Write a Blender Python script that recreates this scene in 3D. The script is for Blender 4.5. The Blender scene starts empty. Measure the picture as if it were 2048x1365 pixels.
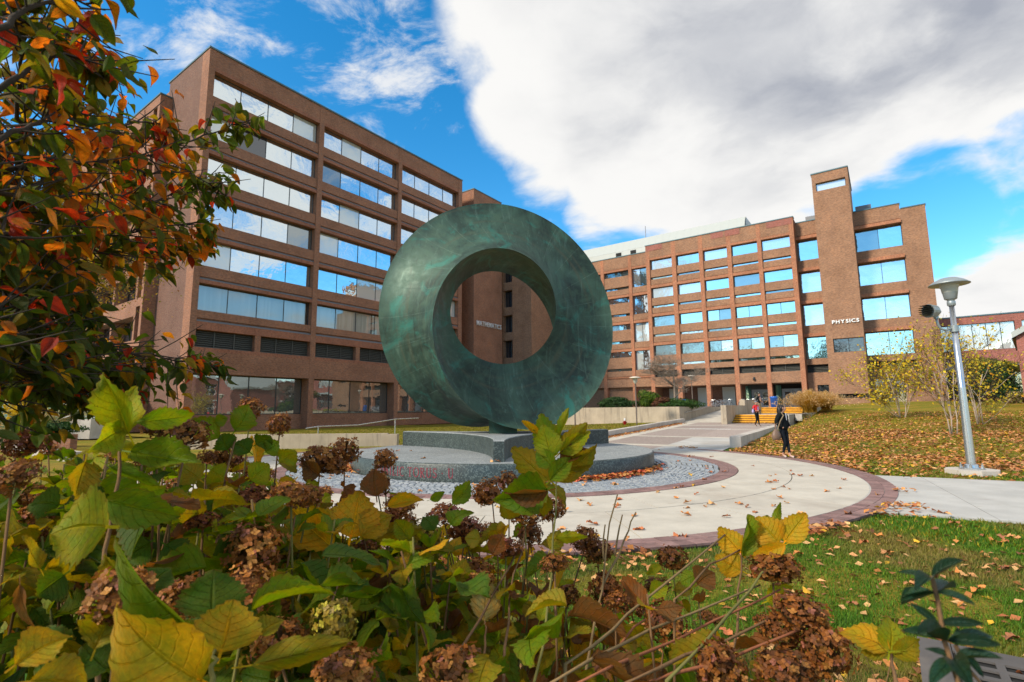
import bpy, bmesh, math, random
import numpy as np
from mathutils import Vector, Matrix, noise as mnoise

# ------------------------------------------------------------------ camera, sky, sun, exposure
scene = bpy.context.scene
COL = scene.collection
rad = math.radians
cam_d = bpy.data.cameras.new('camera')
cam_d.sensor_width = 36.0
cam_d.lens = 1032 / 2048 * 36.0
cam_d.clip_start = 0.05
cam_d.clip_end = 4000
cam_d.dof.use_dof = True
cam_d.dof.focus_distance = 2.6
cam_d.dof.aperture_fstop = 7.0
cam = bpy.data.objects.new('camera', cam_d)
COL.objects.link(cam)
cam.matrix_world = Matrix.Translation((0, 0, 1.55)) @ Matrix.Rotation(rad(90 + 7.67), 4, 'X') @ Matrix.Rotation(rad(-0.5), 4, 'Z')
scene.camera = cam

CLX, CLY = 5.5, 8.1
SUN_AZ, SUN_EL = rad(238), rad(36)       # azimuth clockwise from +Y
sun_dir = Vector((math.sin(SUN_AZ) * math.cos(SUN_EL), math.cos(SUN_AZ) * math.cos(SUN_EL), math.sin(SUN_EL)))
sun_d = bpy.data.lights.new('sun', 'SUN')
sun_d.energy = 3.2
sun_d.angle = rad(8)
sun_d.color = (1.0, 0.87, 0.68)
sun = bpy.data.objects.new('sun', sun_d)
sun.rotation_euler = (-sun_dir).to_track_quat('-Z', 'Y').to_euler()
COL.objects.link(sun)
scene.view_settings.view_transform = 'Standard'
scene.view_settings.look = 'None'
scene.view_settings.exposure = 0.62
scene.view_settings.gamma = 1.0
scene.view_settings.use_curve_mapping = False


class NT:
    """Tiny node tree helper."""
    def __init__(s, tree):
        s.t = tree; s.n = tree.nodes; s.l = tree.links
    def put(s, sock, v):
        if v is None: return
        if isinstance(v, bpy.types.NodeSocket): s.l.new(v, sock)
        elif isinstance(v, (tuple, list)) and sock.type == 'RGBA' and len(v) == 3: sock.default_value = (*v, 1)
        else: sock.default_value = v
    def node(s, typ, ins=None, **kw):
        n = s.n.new(typ)
        for k, v in kw.items(): setattr(n, k, v)
        for k, v in (ins or {}).items(): s.put(n.inputs[k], v)
        return n
    def math(s, op, a, b=None, c=None, clamp=False):
        n = s.node('ShaderNodeMath', operation=op, use_clamp=clamp)
        for i, v in enumerate((a, b, c)): s.put(n.inputs[i], v)
        return n.outputs[0]
    def vmath(s, op, a, b=None):
        n = s.node('ShaderNodeVectorMath', operation=op)
        s.put(n.inputs[0], a); s.put(n.inputs[1], b)
        return n.outputs['Value' if op in ('DOT_PRODUCT', 'LENGTH') else 'Vector']
    def mix(s, f, a, b, blend='MIX'):
        n = s.node('ShaderNodeMix', data_type='RGBA', blend_type=blend)
        s.put(n.inputs[0], f); s.put(n.inputs[6], a); s.put(n.inputs[7], b)
        return n.outputs[2]
    def maprange(s, v, a, b, c=0.0, d=1.0, smooth=True):
        n = s.node('ShaderNodeMapRange', interpolation_type='SMOOTHSTEP' if smooth else 'LINEAR')
        for i, x in enumerate((v, a, b, c, d)): s.put(n.inputs[i], x)
        return n.outputs[0]
    def noise(s, vec, scale, detail=3.0, rough=0.5, dist=0.0, out=0):
        n = s.node('ShaderNodeTexNoise', {'Scale': scale, 'Detail': detail, 'Roughness': rough, 'Distortion': dist})
        s.put(n.inputs['Vector'], vec)
        return n.outputs[out]
    def ramp(s, f, stops, interp='LINEAR'):
        n = s.node('ShaderNodeValToRGB'); s.put(n.inputs[0], f)
        cr = n.color_ramp; cr.interpolation = interp
        while len(cr.elements) < len(stops): cr.elements.new(0.5)
        for e, (p, c) in zip(cr.elements, stops): e.position = p; e.color = (*c, 1)
        return n.outputs[0]
    def mapping(s, vec, scale=(1, 1, 1), rot=(0, 0, 0), loc=(0, 0, 0)):
        n = s.node('ShaderNodeMapping'); s.put(n.inputs[0], vec)
        n.inputs['Scale'].default_value = scale; n.inputs['Rotation'].default_value = rot; n.inputs['Location'].default_value = loc
        return n.outputs[0]


world = bpy.data.worlds.new('World'); scene.world = world; world.use_nodes = True
w = NT(world.node_tree); w.n.clear()
tc = w.node('ShaderNodeTexCoord')
dirv = tc.outputs['Generated']
sky = w.node('ShaderNodeTexSky', sky_type='NISHITA', sun_disc=False, sun_elevation=SUN_EL, sun_rotation=SUN_AZ,
             altitude=0, air_density=1.0, dust_density=0.3, ozone_density=2.0)
sky_c = w.node('ShaderNodeHueSaturation', {'Hue': 0.492, 'Saturation': 1.42, 'Value': 1.75, 'Color': sky.outputs[0]}).outputs[0]
sep = w.node('ShaderNodeSeparateXYZ', {0: dirv})
zz = w.math('MAXIMUM', sep.outputs[2], 0.0)
den = w.math('ADD', zz, 0.22)
plane = w.node('ShaderNodeCombineXYZ', {0: w.math('DIVIDE', sep.outputs[0], den), 1: w.math('DIVIDE', sep.outputs[1], den), 2: 0.0}).outputs[0]
def blob(c, r_out, r_in, amt):
    c = Vector(c).normalized()
    d = w.vmath('DOT_PRODUCT', dirv, tuple(c))
    return w.maprange(d, math.cos(rad(r_out)), math.cos(rad(r_in)), 0.0, amt)
def total(lst, op='MAXIMUM'):
    o = lst[0]
    for x in lst[1:]: o = w.math(op, o, x)
    return o
big = total([blob((.20, .80, .56), 15, 4, 1), blob((.30, .78, .555), 17, 5, 1), blob((.45, .735, .51), 20, 6, 1),
             blob((.58, .66, .475), 17, 5, 1), blob((.70, .56, .47), 20, 4, 1), blob((.45, .60, .66), 24, 8, 1), blob((.235, .855, .46), 13, 3, .95),
             blob((.40, .83, .40), 11, 2, .9), blob((.10, .76, .64), 14, 4, .9), blob((.30, .88, .36), 8, 2, .62), blob((.16, .91, .37), 6, 1, .55),
             blob((.03, .85, .52), 9, 2, .85), blob((.06, .89, .44), 7, 1, .7), blob((-.03, .79, .60), 8, 1, .62)])
low = total([blob((.69, .70, .19), 7, 1, .72), blob((.63, .76, .17), 5, 1, .55), blob((.75, .64, .23), 5, 1, .6), blob((.62, .745, .245), 3, .5, .4),
             blob((.17, .93, .33), 5, 1, .55), blob((.05, .95, .33), 4, 1, .5)])
wisp = total([blob((-.20, .78, .59), 11, 2, .85), blob((-.08, .80, .595), 7, 1, .8), blob((-.14, .85, .51), 5, 1, .65), blob((-.40, .74, .545), 12, 2, .82), blob((-.30, .74, .60), 8, 1, .75), blob((-.25, .86, .44), 7, 1, .6),
              blob((-.54, .68, .49), 9, 1, .72), blob((.0, .83, .55), 5, 1, .45)])
clear = total([blob((-.42, .80, .45), 34, 16, 1), blob((.60, .74, .28), 12, 4, 1), blob((-.10, .90, .40), 14, 5, 1)])
clear_r = total([blob((.615, .736, .283), 9, 3, .62), blob((.72, .64, .285), 10, 3, .55), blob((.55, .79, .27), 5, 1, .4)])
wp = w.node('ShaderNodeTexNoise', {'Vector': plane, 'Scale': 1.6, 'Detail': 3.0})
warped = w.vmath('ADD', plane, w.vmath('SCALE', w.vmath('SUBTRACT', wp.outputs[1], (.5, .5, .5)), None))
warped.node.inputs[1].links[0].from_node.inputs['Scale'].default_value = 0.35
n1 = w.noise(warped, 2.1, 9.0, 0.56)
n2 = w.noise(warped, 7.0, 8.0, 0.62)
n0 = w.noise(w.mapping(plane, loc=(CLX, CLY, 0)), 0.55, 2.0, 0.5)
away = w.maprange(n0, .38, .58, 0.0, 0.34)
dens_big = w.math('ADD', w.math('MULTIPLY_ADD', n1, 1.25, -0.75), w.math('SUBTRACT', w.math('MULTIPLY', w.math('MAXIMUM', big, low), 0.62), w.math('MAXIMUM', w.math('MULTIPLY', clear, 0.24), clear_r)))
dens_big = w.math('ADD', dens_big, away)
dens_big = w.math('ADD', dens_big, w.math('MULTIPLY_ADD', n2, 0.22, -0.11))
cov_big = w.maprange(dens_big, 0.0, 0.27)
n3 = w.noise(w.mapping(warped, (1.0, 1.5, 1), (0, 0, .5)), 5.2, 9.0, 0.66, 0.3)
cov_wisp = w.maprange(w.math('MULTIPLY_ADD', wisp, 0.40, w.math('SUBTRACT', n3, 0.76)), 0.0, 0.26, 0.0, 0.85)
cover = w.math('MAXIMUM', cov_big, cov_wisp)
nlow = w.noise(warped, 1.1, 4.0, 0.5)
thick = w.maprange(w.math('ADD', dens_big, w.math('MULTIPLY_ADD', nlow, 0.9, -0.45)), 0.38, 1.05, 0.0, 0.75)
dark = total([blob((.56, .72, .41), 18, 3, .52), blob((.50, .70, .51), 24, 8, .38)])
thick = w.math('MULTIPLY', thick, w.maprange(w.noise(warped, 3.2, 7.0, 0.6), .30, .66, 1.0, .55))
thick2 = w.math('ADD', thick, w.math('MULTIPLY', dark, w.maprange(w.math('ADD', dens_big, w.math('MULTIPLY_ADD', n1, 1.2, -.6)), .2, .8, 0, .8)), clamp=True)
cl_col = w.ramp(thick2, [(0.0, (1.10, 1.09, 1.07)), (0.3, (.96, .96, .96)), (0.62, (.74, .755, .79)), (1.0, (.46, .49, .565))])
cl_col = w.vmath('SCALE', cl_col, None); cl_col.node.inputs['Scale'].default_value = 6.2
sky_mix = w.mix(cover, sky_c, cl_col)
bg = w.node('ShaderNodeBackground', {'Color': sky_mix, 'Strength': 0.092})
out = w.node('ShaderNodeOutputWorld'); w.l.new(bg.outputs[0], out.inputs[0])

# ------------------------------------------------------------------ frame of the campus: w to the right along the building fronts, d away towards the physics building
AZ = rad(35.86)
UV_ = Vector((math.sin(AZ), math.cos(AZ), 0)); NV_ = Vector((math.cos(AZ), -math.sin(AZ), 0))
def CW(wv, d, z=0.0): return NV_ * wv + UV_ * d + Vector((0, 0, z))
def to_campus(x, y): return x * NV_.x + y * NV_.y, x * UV_.x + y * UV_.y
rng = random.Random(11)
nrng = np.random.default_rng(7)

# ------------------------------------------------------------------ materials
M = {}
def material(name, fn):
    m = bpy.data.materials.new(name); m.use_nodes = True
    t = NT(m.node_tree); t.n.clear()
    sh = fn(t)
    o = t.node('ShaderNodeOutputMaterial'); t.l.new(sh, o.inputs[0])
    M[name] = m
    return m
def bsdf(t, col, rough=0.6, metal=0.0, spec=0.5, bump=None, bstr=0.3, bdist=0.02, coat=0.0):
    b = t.node('ShaderNodeBsdfPrincipled', {'Base Color': col, 'Roughness': rough, 'Metallic': metal, 'Specular IOR Level': spec, 'Coat Weight': coat})
    if bump is not None:
        bn = t.node('ShaderNodeBump', {'Strength': bstr, 'Distance': bdist, 'Height': bump}); t.l.new(bn.outputs[0], b.inputs['Normal'])
    return b.outputs[0]
def obj_co(t): return t.node('ShaderNodeTexCoord').outputs['Object']
def pos(t): return t.node('ShaderNodeNewGeometry').outputs['Position']
def uvc(t): return t.node('ShaderNodeTexCoord').outputs['UV']
def simple(name, col, rough=0.5, metal=0.0, spec=0.5, var=0.12, scale=6.0):
    def fn(t):
        n = t.noise(obj_co(t), scale, 4.0, 0.6)
        c = t.mix(n, tuple(x * (1 - var) for x in col), tuple(min(1, x * (1 + var)) for x in col))
        return bsdf(t, c, t.maprange(n, 0, 1, rough * .85, min(1, rough * 1.15)), metal, spec)
    return material(name, fn)
def brick_mat(name, c1, c2, mortar, bw=0.21, bh=0.072, rot=False):
    def fn(t):
        u = uvc(t)
        if rot: u = t.mapping(u, rot=(0, 0, math.pi / 2))
        b = t.node('ShaderNodeTexBrick', {'Vector': u, 'Color1': c1, 'Color2': c2, 'Mortar': mortar, 'Scale': 1.0, 'Mortar Size': 0.006,
                   'Mortar Smooth': 0.3, 'Bias': 0.0, 'Brick Width': bw, 'Row Height': bh}, offset=0.5)
        n = t.noise(uvc(t), 0.45, 5.0, 0.65); n2 = t.noise(t.mapping(uvc(t), (1.0, 0.12, 1)), 1.3, 4.0, 0.6)
        n4 = t.noise(t.mapping(uvc(t), (5, 14, 1)), 1.0, 2.0, 0.5)
        c = t.mix(t.maprange(n, .35, .7, 0, .45), b.outputs[0], (.33, .12, .07), 'MULTIPLY') if False else b.outputs[0]
        c = t.mix(1.0, c, t.ramp(n, [(.3, (.78, .76, .74)), (.55, (1, 1, 1)), (.75, (1.18, 1.1, 1.02))]), 'MULTIPLY')
        c = t.mix(1.0, c, t.ramp(n4, [(.3, (.72, .70, .70)), (.5, (1, 1, 1)), (.7, (1.25, 1.2, 1.1))]), 'MULTIPLY')
        c = t.mix(t.maprange(n2, .56, .8, 0, .35), c, (.14, .095, .08))
        n7 = t.noise(t.mapping(uvc(t), (2.2, .5, 1)), 2.4, 6, .7)
        c = t.mix(t.maprange(n7, .62, .78, 0, .4), c, (.42, .34, .28))
        h = t.math('SUBTRACT', 1.0, b.outputs[1])
        return bsdf(t, c, .82, 0, .3, h, .5, .01)
    return material(name, fn)
brick_mat('brick', (.32, .138, .076), (.235, .10, .06), (.27, .21, .16))
brick_mat('brick_soldier', (.34, .125, .07), (.25, .09, .05), (.26, .19, .15), rot=True)
brick_mat('brick_patch', (.36, .125, .10), (.29, .10, .075), (.29, .20, .17))
brick_mat('brick_sunlit', (.345, .182, .104), (.25, .128, .076), (.29, .22, .16))  # lighter brick for the physics side: its sunlight is put into the colour
brick_mat('brick_sunlit_soldier', (.44, .185, .095), (.34, .13, .07), (.31, .22, .16), rot=True)  # soldier course with the same sunlit brightening in its colour
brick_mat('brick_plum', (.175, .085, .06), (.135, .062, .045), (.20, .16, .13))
def concrete(name, c, streak=0.0, scale=1.0, bstr=.15, dirt=(.30, .25, .2)):
    def fn(t):
        p = pos(t)
        n = t.noise(p, 1.3 * scale, 6.0, 0.62); n2 = t.noise(p, 55 * scale, 3.0, 0.6)
        col = t.mix(t.maprange(n, .3, .7), tuple(x * .86 for x in c), tuple(min(1, x * 1.08) for x in c))
        col = t.mix(t.maprange(n2, .35, .7, 0, .25), col, tuple(x * .72 for x in c))
        n5 = t.noise(p, .35 * scale, 5.0, .7, .5)
        col = t.mix(t.maprange(n5, .50, .74, 0, .5), col, dirt)
        n8 = t.noise(t.mapping(p, (1.6, 4.5, 1), (0, 0, .5)), 1.0, 6, .72, .6)
        col = t.mix(t.maprange(n8, .58, .74, 0, .42), col, (.24, .17, .11))
        if streak:
            s = t.noise(t.mapping(p, (3.0, 3.0, .25)), 1.6, 5.0, .65)
            col = t.mix(t.maprange(s, .48, .72, 0, streak), col, (.12, .10, .08))
        return bsdf(t, col, .85, 0, .3, n2, bstr, .004)
    return material(name, fn)
concrete('plaza_concrete', (.50, .465, .395))
concrete('path_concrete', (.44, .435, .41))
concrete('wall_concrete', (.42, .35, .26), .6)
concrete('kerb_concrete', (.50, .46, .41), .25)
concrete('grate_concrete', (.10, .092, .088), 0, 2.0)
def paver(name, c, var=.25):
    def fn(t):
        r = t.node('ShaderNodeObjectInfo').outputs['Random']
        n = t.noise(pos(t), 9, 5, .6); n3 = t.noise(pos(t), 1.1, 3, .6)
        col = t.mix(r, tuple(x * (1 - var) for x in c), tuple(x * (1 + var) for x in c))
        col = t.mix(1.0, col, t.ramp(n, [(.3, (.75, .75, .75)), (.7, (1.2, 1.2, 1.2))]), 'MULTIPLY')
        col = t.mix(t.maprange(n3, .5, .75, 0, .3), col, (.33, .27, .24))
        return bsdf(t, col, .8, 0, .35, n, .25, .006)
    return material(name, fn)
paver('ring_paver', (.215, .128, .118))
paver('path_paver', (.31, .255, .225), .12)
def island_paver(name, cols, rough=.75):
    def fn(t):
        g = t.node('ShaderNodeNewGeometry'); r = g.outputs['Random Per Island']
        o = t.node('ShaderNodeObjectInfo').outputs['Random']
        n = t.noise(pos(t), 24, 4, .6)
        col = t.ramp(t.math('FRACT', t.math('ADD', r, o)), cols)
        col = t.mix(1.0, col, t.ramp(n, [(.3, (.7, .7, .7)), (.7, (1.25, 1.25, 1.25))]), 'MULTIPLY')
        return bsdf(t, col, rough, 0, .4, n, .3, .006)
    return material(name, fn)
island_paver('cobble', [(0, (.20, .23, .26)), (.4, (.27, .30, .325)), (.75, (.33, .355, .365)), (1, (.23, .255, .30))])
island_paver('ring_paver_mass', [(0, (.165, .10, .095)), (.5, (.215, .128, .118)), (1, (.26, .155, .135))])
def granite(name, base, light, amt, rough):
    def fn(t):
        p = pos(t)
        v = t.node('ShaderNodeTexVoronoi', {'Vector': p, 'Scale': 42.0}).outputs['Color']
        vs = t.node('ShaderNodeSeparateColor', {0: v}).outputs[0]
        n = t.noise(p, 130, 3, .7); n2 = t.noise(p, 1.5, 4, .6)
        f = t.math('ADD', t.maprange(vs, .62, .78, 0, amt), t.maprange(n, .52, .66, 0, amt * .6), clamp=True)
        col = t.mix(f, base, light)
        col = t.mix(t.maprange(n2, .4, .7, 0, .3), col, tuple(x * .6 for x in base))
        return bsdf(t, col, t.maprange(n2, .3, .7, rough, rough + .15), 0, .5)
    return material(name, fn)
granite('granite_polished', (.022, .034, .034), (.13, .165, .155), .6, .35)
granite('granite_flamed', (.20, .22, .225), (.38, .40, .40), .7, .7)
simple('letter_red', (.20, .025, .04), .5)
def bronze(t):
    o = obj_co(t)
    u = uvc(t)
    n = t.noise(o, .55, 7, .66, .6); n2 = t.noise(t.mapping(u, (60, 2.2, 1)), 1.0, 6, .7, .5); n3 = t.noise(o, 2.3, 6, .65, .4)
    n4 = t.noise(t.mapping(u, (4, 40, 1)), 1.0, 4, .6)
    c = t.mix(t.maprange(n, .35, .65), (.012, .028, .022), (.045, .098, .070))
    c = t.mix(t.maprange(n3, .47, .70, 0, .6), c, (.060, .112, .076))
    c = t.mix(t.maprange(n2, .54, .80, 0, .45), c, (.12, .20, .165))
    c = t.mix(t.maprange(n4, .52, .75, 0, .5), c, (.085, .078, .045))
    n6 = t.noise(o, .8, 5, .7, 1.2)
    c = t.mix(t.maprange(n6, .52, .70, 0, .6), c, (.02, .19, .15))
    # cast panel seams
    sx = t.node('ShaderNodeSeparateXYZ', {0: u})
    seam = t.math('ABSOLUTE', t.math('SUBTRACT', t.math('FRACT', t.math('MULTIPLY', sx.outputs[0], 24.0)), .5))
    sm = t.maprange(seam, .492, .5, 0, 1)
    c = t.mix(t.math('MULTIPLY', sm, t.maprange(n3, .4, .6, .1, .7)), c, (.16, .24, .20))
    run = t.noise(t.mapping(o, (5.5, 5.5, .38)), 1.0, 5, .65, .2)
    c = t.mix(t.maprange(run, .56, .74, 0, .5), c, (.105, .185, .145))
    c = t.mix(t.maprange(run, .44, .30, 0, .5), c, (.012, .022, .018))
    h = t.math('ADD', t.math('MULTIPLY', n2, .4), t.math('ADD', t.math('MULTIPLY', n3, .6), t.math('MULTIPLY', sm, -.5)))
    return bsdf(t, c, t.maprange(n3, .3, .7, .48, .68), .25, .42, h, .25, .03)
material('bronze', bronze)
def mirror_glass(name, tint, refl, dark, rough=.015, wav=.012):
    def fn(t):
        n = t.noise(pos(t), .9, 3, .5)
        bn = t.node('ShaderNodeBump', {'Strength': 1.0, 'Distance': wav, 'Height': n})
        g = t.node('ShaderNodeBsdfGlossy', {'Color': tint, 'Roughness': rough, 'Normal': bn.outputs[0]})
        d = t.node('ShaderNodeBsdfDiffuse', {'Color': dark})
        fr = t.node('ShaderNodeFresnel', {'IOR': 1.5, 'Normal': bn.outputs[0]})
        f = t.math('ADD', fr.outputs[0], refl, clamp=True)
        return t.node('ShaderNodeMixShader', {0: f, 1: d.outputs[0], 2: g.outputs[0]}).outputs[0]
    return material(name, fn)
mirror_glass('glass_mirror', (.88, .97, 1.0), .74, (.05, .07, .08))
mirror_glass('glass_blue', (.60, .89, .95), .66, (.02, .05, .06))
mirror_glass('glass_blue_dim', (.62, .88, .95), .34, (.04, .07, .08))
mirror_glass('glass_blue_pale', (.80, .95, 1.0), .58, (.24, .28, .29))
mirror_glass('glass_dim', (.85, .95, .97), .30, (.085, .085, .08), .012, .004)
mirror_glass('glass_curtained', (.9, .98, 1.0), .30, (.52, .56, .55))
mirror_glass('glass_dark', (.9, .95, 1.0), .10, (.022, .025, .03))
mirror_glass('glass_teal', (.6, .9, .85), .25, (.05, .16, .15))
def clear_glass(t):
    g = t.node('ShaderNodeBsdfGlossy', {'Color': (.9, .97, 1), 'Roughness': .015})
    tr = t.node('ShaderNodeBsdfTransparent', {'Color': (.90, .95, .95)})
    return t.node('ShaderNodeMixShader', {0: t.math('ADD', t.node('ShaderNodeFresnel', {'IOR': 1.5}).outputs[0], .16, clamp=True), 1: tr.outputs[0], 2: g.outputs[0]}).outputs[0]
material('glass_clear', clear_glass)
simple('blind', (.70, .71, .69), .6, var=.06)
simple('dark_frame', (.030, .036, .038), .45, .3)
simple('flashing', (.15, .155, .165), .5, .4)
simple('coping', (.06, .12, .14), .45, .3)
simple('louver_metal', (.075, .075, .066), .5, .2)
simple('dark_interior', (.012, .012, .012), .9)
simple('panel_grey', (.40, .43, .41), .5, .1, var=.05)
simple('white_paint', (.74, .76, .76), .5, var=.05)
simple('silver_letter', (.72, .74, .76), .35, .3, var=.04)
simple('steel', (.52, .55, .58), .28, .9)
simple('lamp_grey', (.30, .34, .35), .4, .5)
simple('lamp_lens', (.42, .42, .36), .3)
simple('pole_brown', (.10, .075, .06), .5, .2)
simple('lamp_cream', (.60, .54, .44), .5)
simple('blue_plastic', (.01, .10, .42), .4)
simple('yellow_riser_shade', (.26, .12, .012), .7)  # shade between the bright nosings, painted as a darker yellow
simple('red_paint', (.42, .01, .02), .4)
simple('orange_paint', (.7, .25, .02), .5)
simple('black_rubber', (.015, .015, .015), .7)
simple('bike_silver', (.55, .58, .62), .3, .6)
simple('door_grey', (.21, .235, .26), .45, .2)
def yellow_paint(t):
    n = t.noise(pos(t), 5, 6, .65)
    c = t.mix(t.maprange(n, .35, .72), (.72, .36, .012), (.50, .22, .01))
    c = t.mix(t.maprange(n, .62, .8, 0, .7), c, (.30, .20, .10))
    return bsdf(t, c, .65)
material('yellow_paint', yellow_paint)
def turf(name, g1, g2, y1, y2):
    def fn(t):
        p = pos(t)
        n = t.noise(p, .45, 5, .65, .6); n2 = t.noise(p, 38, 4, .7); n3 = t.noise(t.mapping(p, (1, 1, 1)), 3.2, 5, .7)
        c = t.mix(t.maprange(n3, .3, .7), g1, g2)
        c = t.mix(t.maprange(n, .42, .62, 0, .9), c, t.mix(n3, y1, y2))
        c = t.mix(1.0, c, t.ramp(n2, [(.3, (.45, .45, .45)), (.52, (1, 1, 1)), (.75, (1.5, 1.5, 1.4))]), 'MULTIPLY')
        return bsdf(t, c, .95, 0, .15, n2, .8, .03)
    return material(name, fn)
turf('turf', (.035, .10, .008), (.07, .15, .012), (.19, .17, .018), (.25, .18, .035))
turf('turf_dry', (.13, .145, .010), (.20, .18, .015), (.28, .20, .022), (.32, .18, .035))
turf('soil', (.035, .028, .018), (.06, .045, .028), (.05, .05, .02), (.08, .055, .03))

def blend_normal(t, b, trans, tr_amt): 
    return t.node('ShaderNodeMixShader', {0: tr_amt, 1: b, 2: trans}).outputs[0]
def leaf_shader(t, base, veined=True, tr=.5, rough=.6, spot=1.0):
    u = t.node('ShaderNodeSeparateXYZ', {0: uvc(t)})
    ux, uy = u.outputs[0], u.outputs[1]            # ux 0..1 along the leaf, uy -1..1 across
    ay = t.math('ABSOLUTE', uy)
    o = t.node('ShaderNodeObjectInfo').outputs['Random']
    off = t.node('ShaderNodeCombineXYZ', {0: t.math('MULTIPLY', o, 37.0), 1: t.math('MULTIPLY', o, 91.0), 2: 0.0}).outputs[0]
    pn = t.vmath('ADD', uvc(t), off)
    n = t.noise(t.mapping(pn, (2.2, 1.0, 1)), 1.4, 5, .65); n2 = t.noise(t.mapping(pn, (2, 1, 1)), 9.0, 3, .6)
    c = t.mix(t.maprange(n, .36, .62, 0, .8), base, t.mix(1.0, base, (1.55, .98, .45), 'MULTIPLY'))
    c = t.mix(1.0, c, t.ramp(n2, [(.3, (.78, .80, .78)), (.7, (1.16, 1.14, 1.1))]), 'MULTIPLY')
    edge = t.math('ADD', t.maprange(ay, .72, 1.0, 0, .55), t.maprange(ux, .86, 1.0, 0, .55), clamp=True)
    c = t.mix(t.math('MULTIPLY', edge, t.maprange(n2, .42, .6, 0, spot)), c, (.17, .075, .012))
    c = t.mix(t.math('MULTIPLY', t.maprange(n2, .64, .72, 0, .85), t.maprange(o, .25, .8, .05, 1)), c, (.075, .035, .010))
    h = n2
    if veined:
        v = t.math('ABSOLUTE', t.math('SUBTRACT', t.math('FRACT', t.math('MULTIPLY', t.math('SUBTRACT', ux, t.math('ADD', t.math('MULTIPLY', ay, .16), t.math('MULTIPLY', t.math('MULTIPLY', ay, ay), .12))), 7.0)), .5))
        side = t.maprange(v, .0, .07, 1, 0)
        mid = t.maprange(ay, .0, .075, 1, 0)
        vein = t.math('MAXIMUM', t.math('MULTIPLY', side, .6), mid)
        c = t.mix(t.math('MULTIPLY', vein, t.maprange(n, .3, .7, .3, .7)), c, t.mix(1.0, c, (1.7, 1.5, 1.35), 'MULTIPLY'))
        h = t.math('SUBTRACT', t.math('MULTIPLY', n2, .25), vein)
    bn = t.node('ShaderNodeBump', {'Strength': .8, 'Distance': .006, 'Height': h})
    b = t.node('ShaderNodeBsdfPrincipled', {'Base Color': c, 'Roughness': rough, 'Specular IOR Level': .26, 'Normal': bn.outputs[0]})
    tl = t.node('ShaderNodeBsdfTranslucent', {'Color': t.mix(1.0, c, (1.5, 1.35, .6), 'MULTIPLY'), 'Normal': bn.outputs[0]})
    return t.node('ShaderNodeMixShader', {0: tr, 1: b.outputs[0], 2: tl.outputs[0]}).outputs[0]
material('leaf', lambda t: leaf_shader(t, t.node('ShaderNodeObjectInfo').outputs['Color']))
material('leaf_mass', lambda t: leaf_shader(t, t.node('ShaderNodeAttribute', attribute_name='tint').outputs['Color'], True, .5))
material('leaf_glossy', lambda t: leaf_shader(t, t.node('ShaderNodeObjectInfo').outputs['Color'], True, .1, .3, .2))
def flat_leaf(name, tr, rough):
    def fn(t):
        c = t.node('ShaderNodeAttribute', attribute_name='tint').outputs['Color']
        n = t.noise(pos(t), 60, 3, .6)
        c = t.mix(1.0, c, t.ramp(n, [(.3, (.7, .7, .7)), (.7, (1.25, 1.25, 1.25))]), 'MULTIPLY')
        b = t.node('ShaderNodeBsdfPrincipled', {'Base Color': c, 'Roughness': rough, 'Specular IOR Level': .25})
        tl = t.node('ShaderNodeBsdfTranslucent', {'Color': c})
        return t.node('ShaderNodeMixShader', {0: tr, 1: b.outputs[0], 2: tl.outputs[0]}).outputs[0]
    return material(name, fn)
flat_leaf('foliage', .3, .6)
flat_leaf('litter', .1, .8)
flat_leaf('grass_blade', .35, .6)
def petal(t):
    c = t.node('ShaderNodeAttribute', attribute_name='tint').outputs['Color']
    c = t.mix(1.0, c, t.node('ShaderNodeObjectInfo').outputs['Color'], 'MULTIPLY')
    n = t.noise(obj_co(t), 14, 4, .65)
    c = t.mix(1.0, c, t.ramp(n, [(.3, (.6, .58, .55)), (.7, (1.3, 1.3, 1.3))]), 'MULTIPLY')
    b = t.node('ShaderNodeBsdfPrincipled', {'Base Color': c, 'Roughness': .6, 'Specular IOR Level': .3})
    tl = t.node('ShaderNodeBsdfTranslucent', {'Color': c})
    return t.node('ShaderNodeMixShader', {0: .3, 1: b.outputs[0], 2: tl.outputs[0]}).outputs[0]
material('petal', petal)
def fallen(t):
    c = t.node('ShaderNodeObjectInfo').outputs['Color']
    n = t.noise(obj_co(t), 5, 4, .6)
    c = t.mix(1.0, c, t.ramp(n, [(.3, (.65, .6, .55)), (.7, (1.3, 1.25, 1.2))]), 'MULTIPLY')
    return bsdf(t, c, .7, 0, .3)
material('fallen', fallen)
def bark(name, c1, c2, sc=20):
    def fn(t):
        n = t.noise(t.mapping(pos(t), (1, 1, .25)), sc, 5, .65)
        return bsdf(t, t.mix(n, c1, c2), .85, 0, .25, n, .5, .008)
    return material(name, fn)
bark('bark_dark', (.025, .018, .014), (.075, .055, .042))
bark('bark_pale', (.34, .26, .20), (.52, .42, .34))
bark('stem_brown', (.10, .05, .022), (.22, .125, .055), 60)
bark('stem_grey', (.15, .095, .04), (.27, .18, .08), 60)
bark('stem_green', (.10, .10, .025), (.19, .17, .05), 60)
bark('stem_red', (.22, .06, .03), (.30, .12, .05), 60)
bark('twig_grey', (.17, .13, .10), (.30, .24, .19))
simple('skin', (.46, .24, .155), .55, var=.06)
simple('hair_black', (.012, .008, .007), .45)
simple('cloth_black', (.008, .011, .012), .9, spec=.1)
simple('denim_black', (.010, .013, .018), .9, spec=.1)
simple('cloth_white', (.66, .64, .66), .8)
simple('cloth_red', (.52, .012, .02), .75)
simple('cloth_pink', (.52, .30, .30), .8)
simple('cloth_lilac', (.42, .36, .62), .8)
simple('cloth_tan', (.26, .19, .11), .8)
simple('cloth_grey', (.16, .17, .19), .85)
simple('leather_tan', (.17, .105, .07), .5, var=.3, scale=18)
simple('shoe_pale', (.50, .40, .35), .5)
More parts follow.
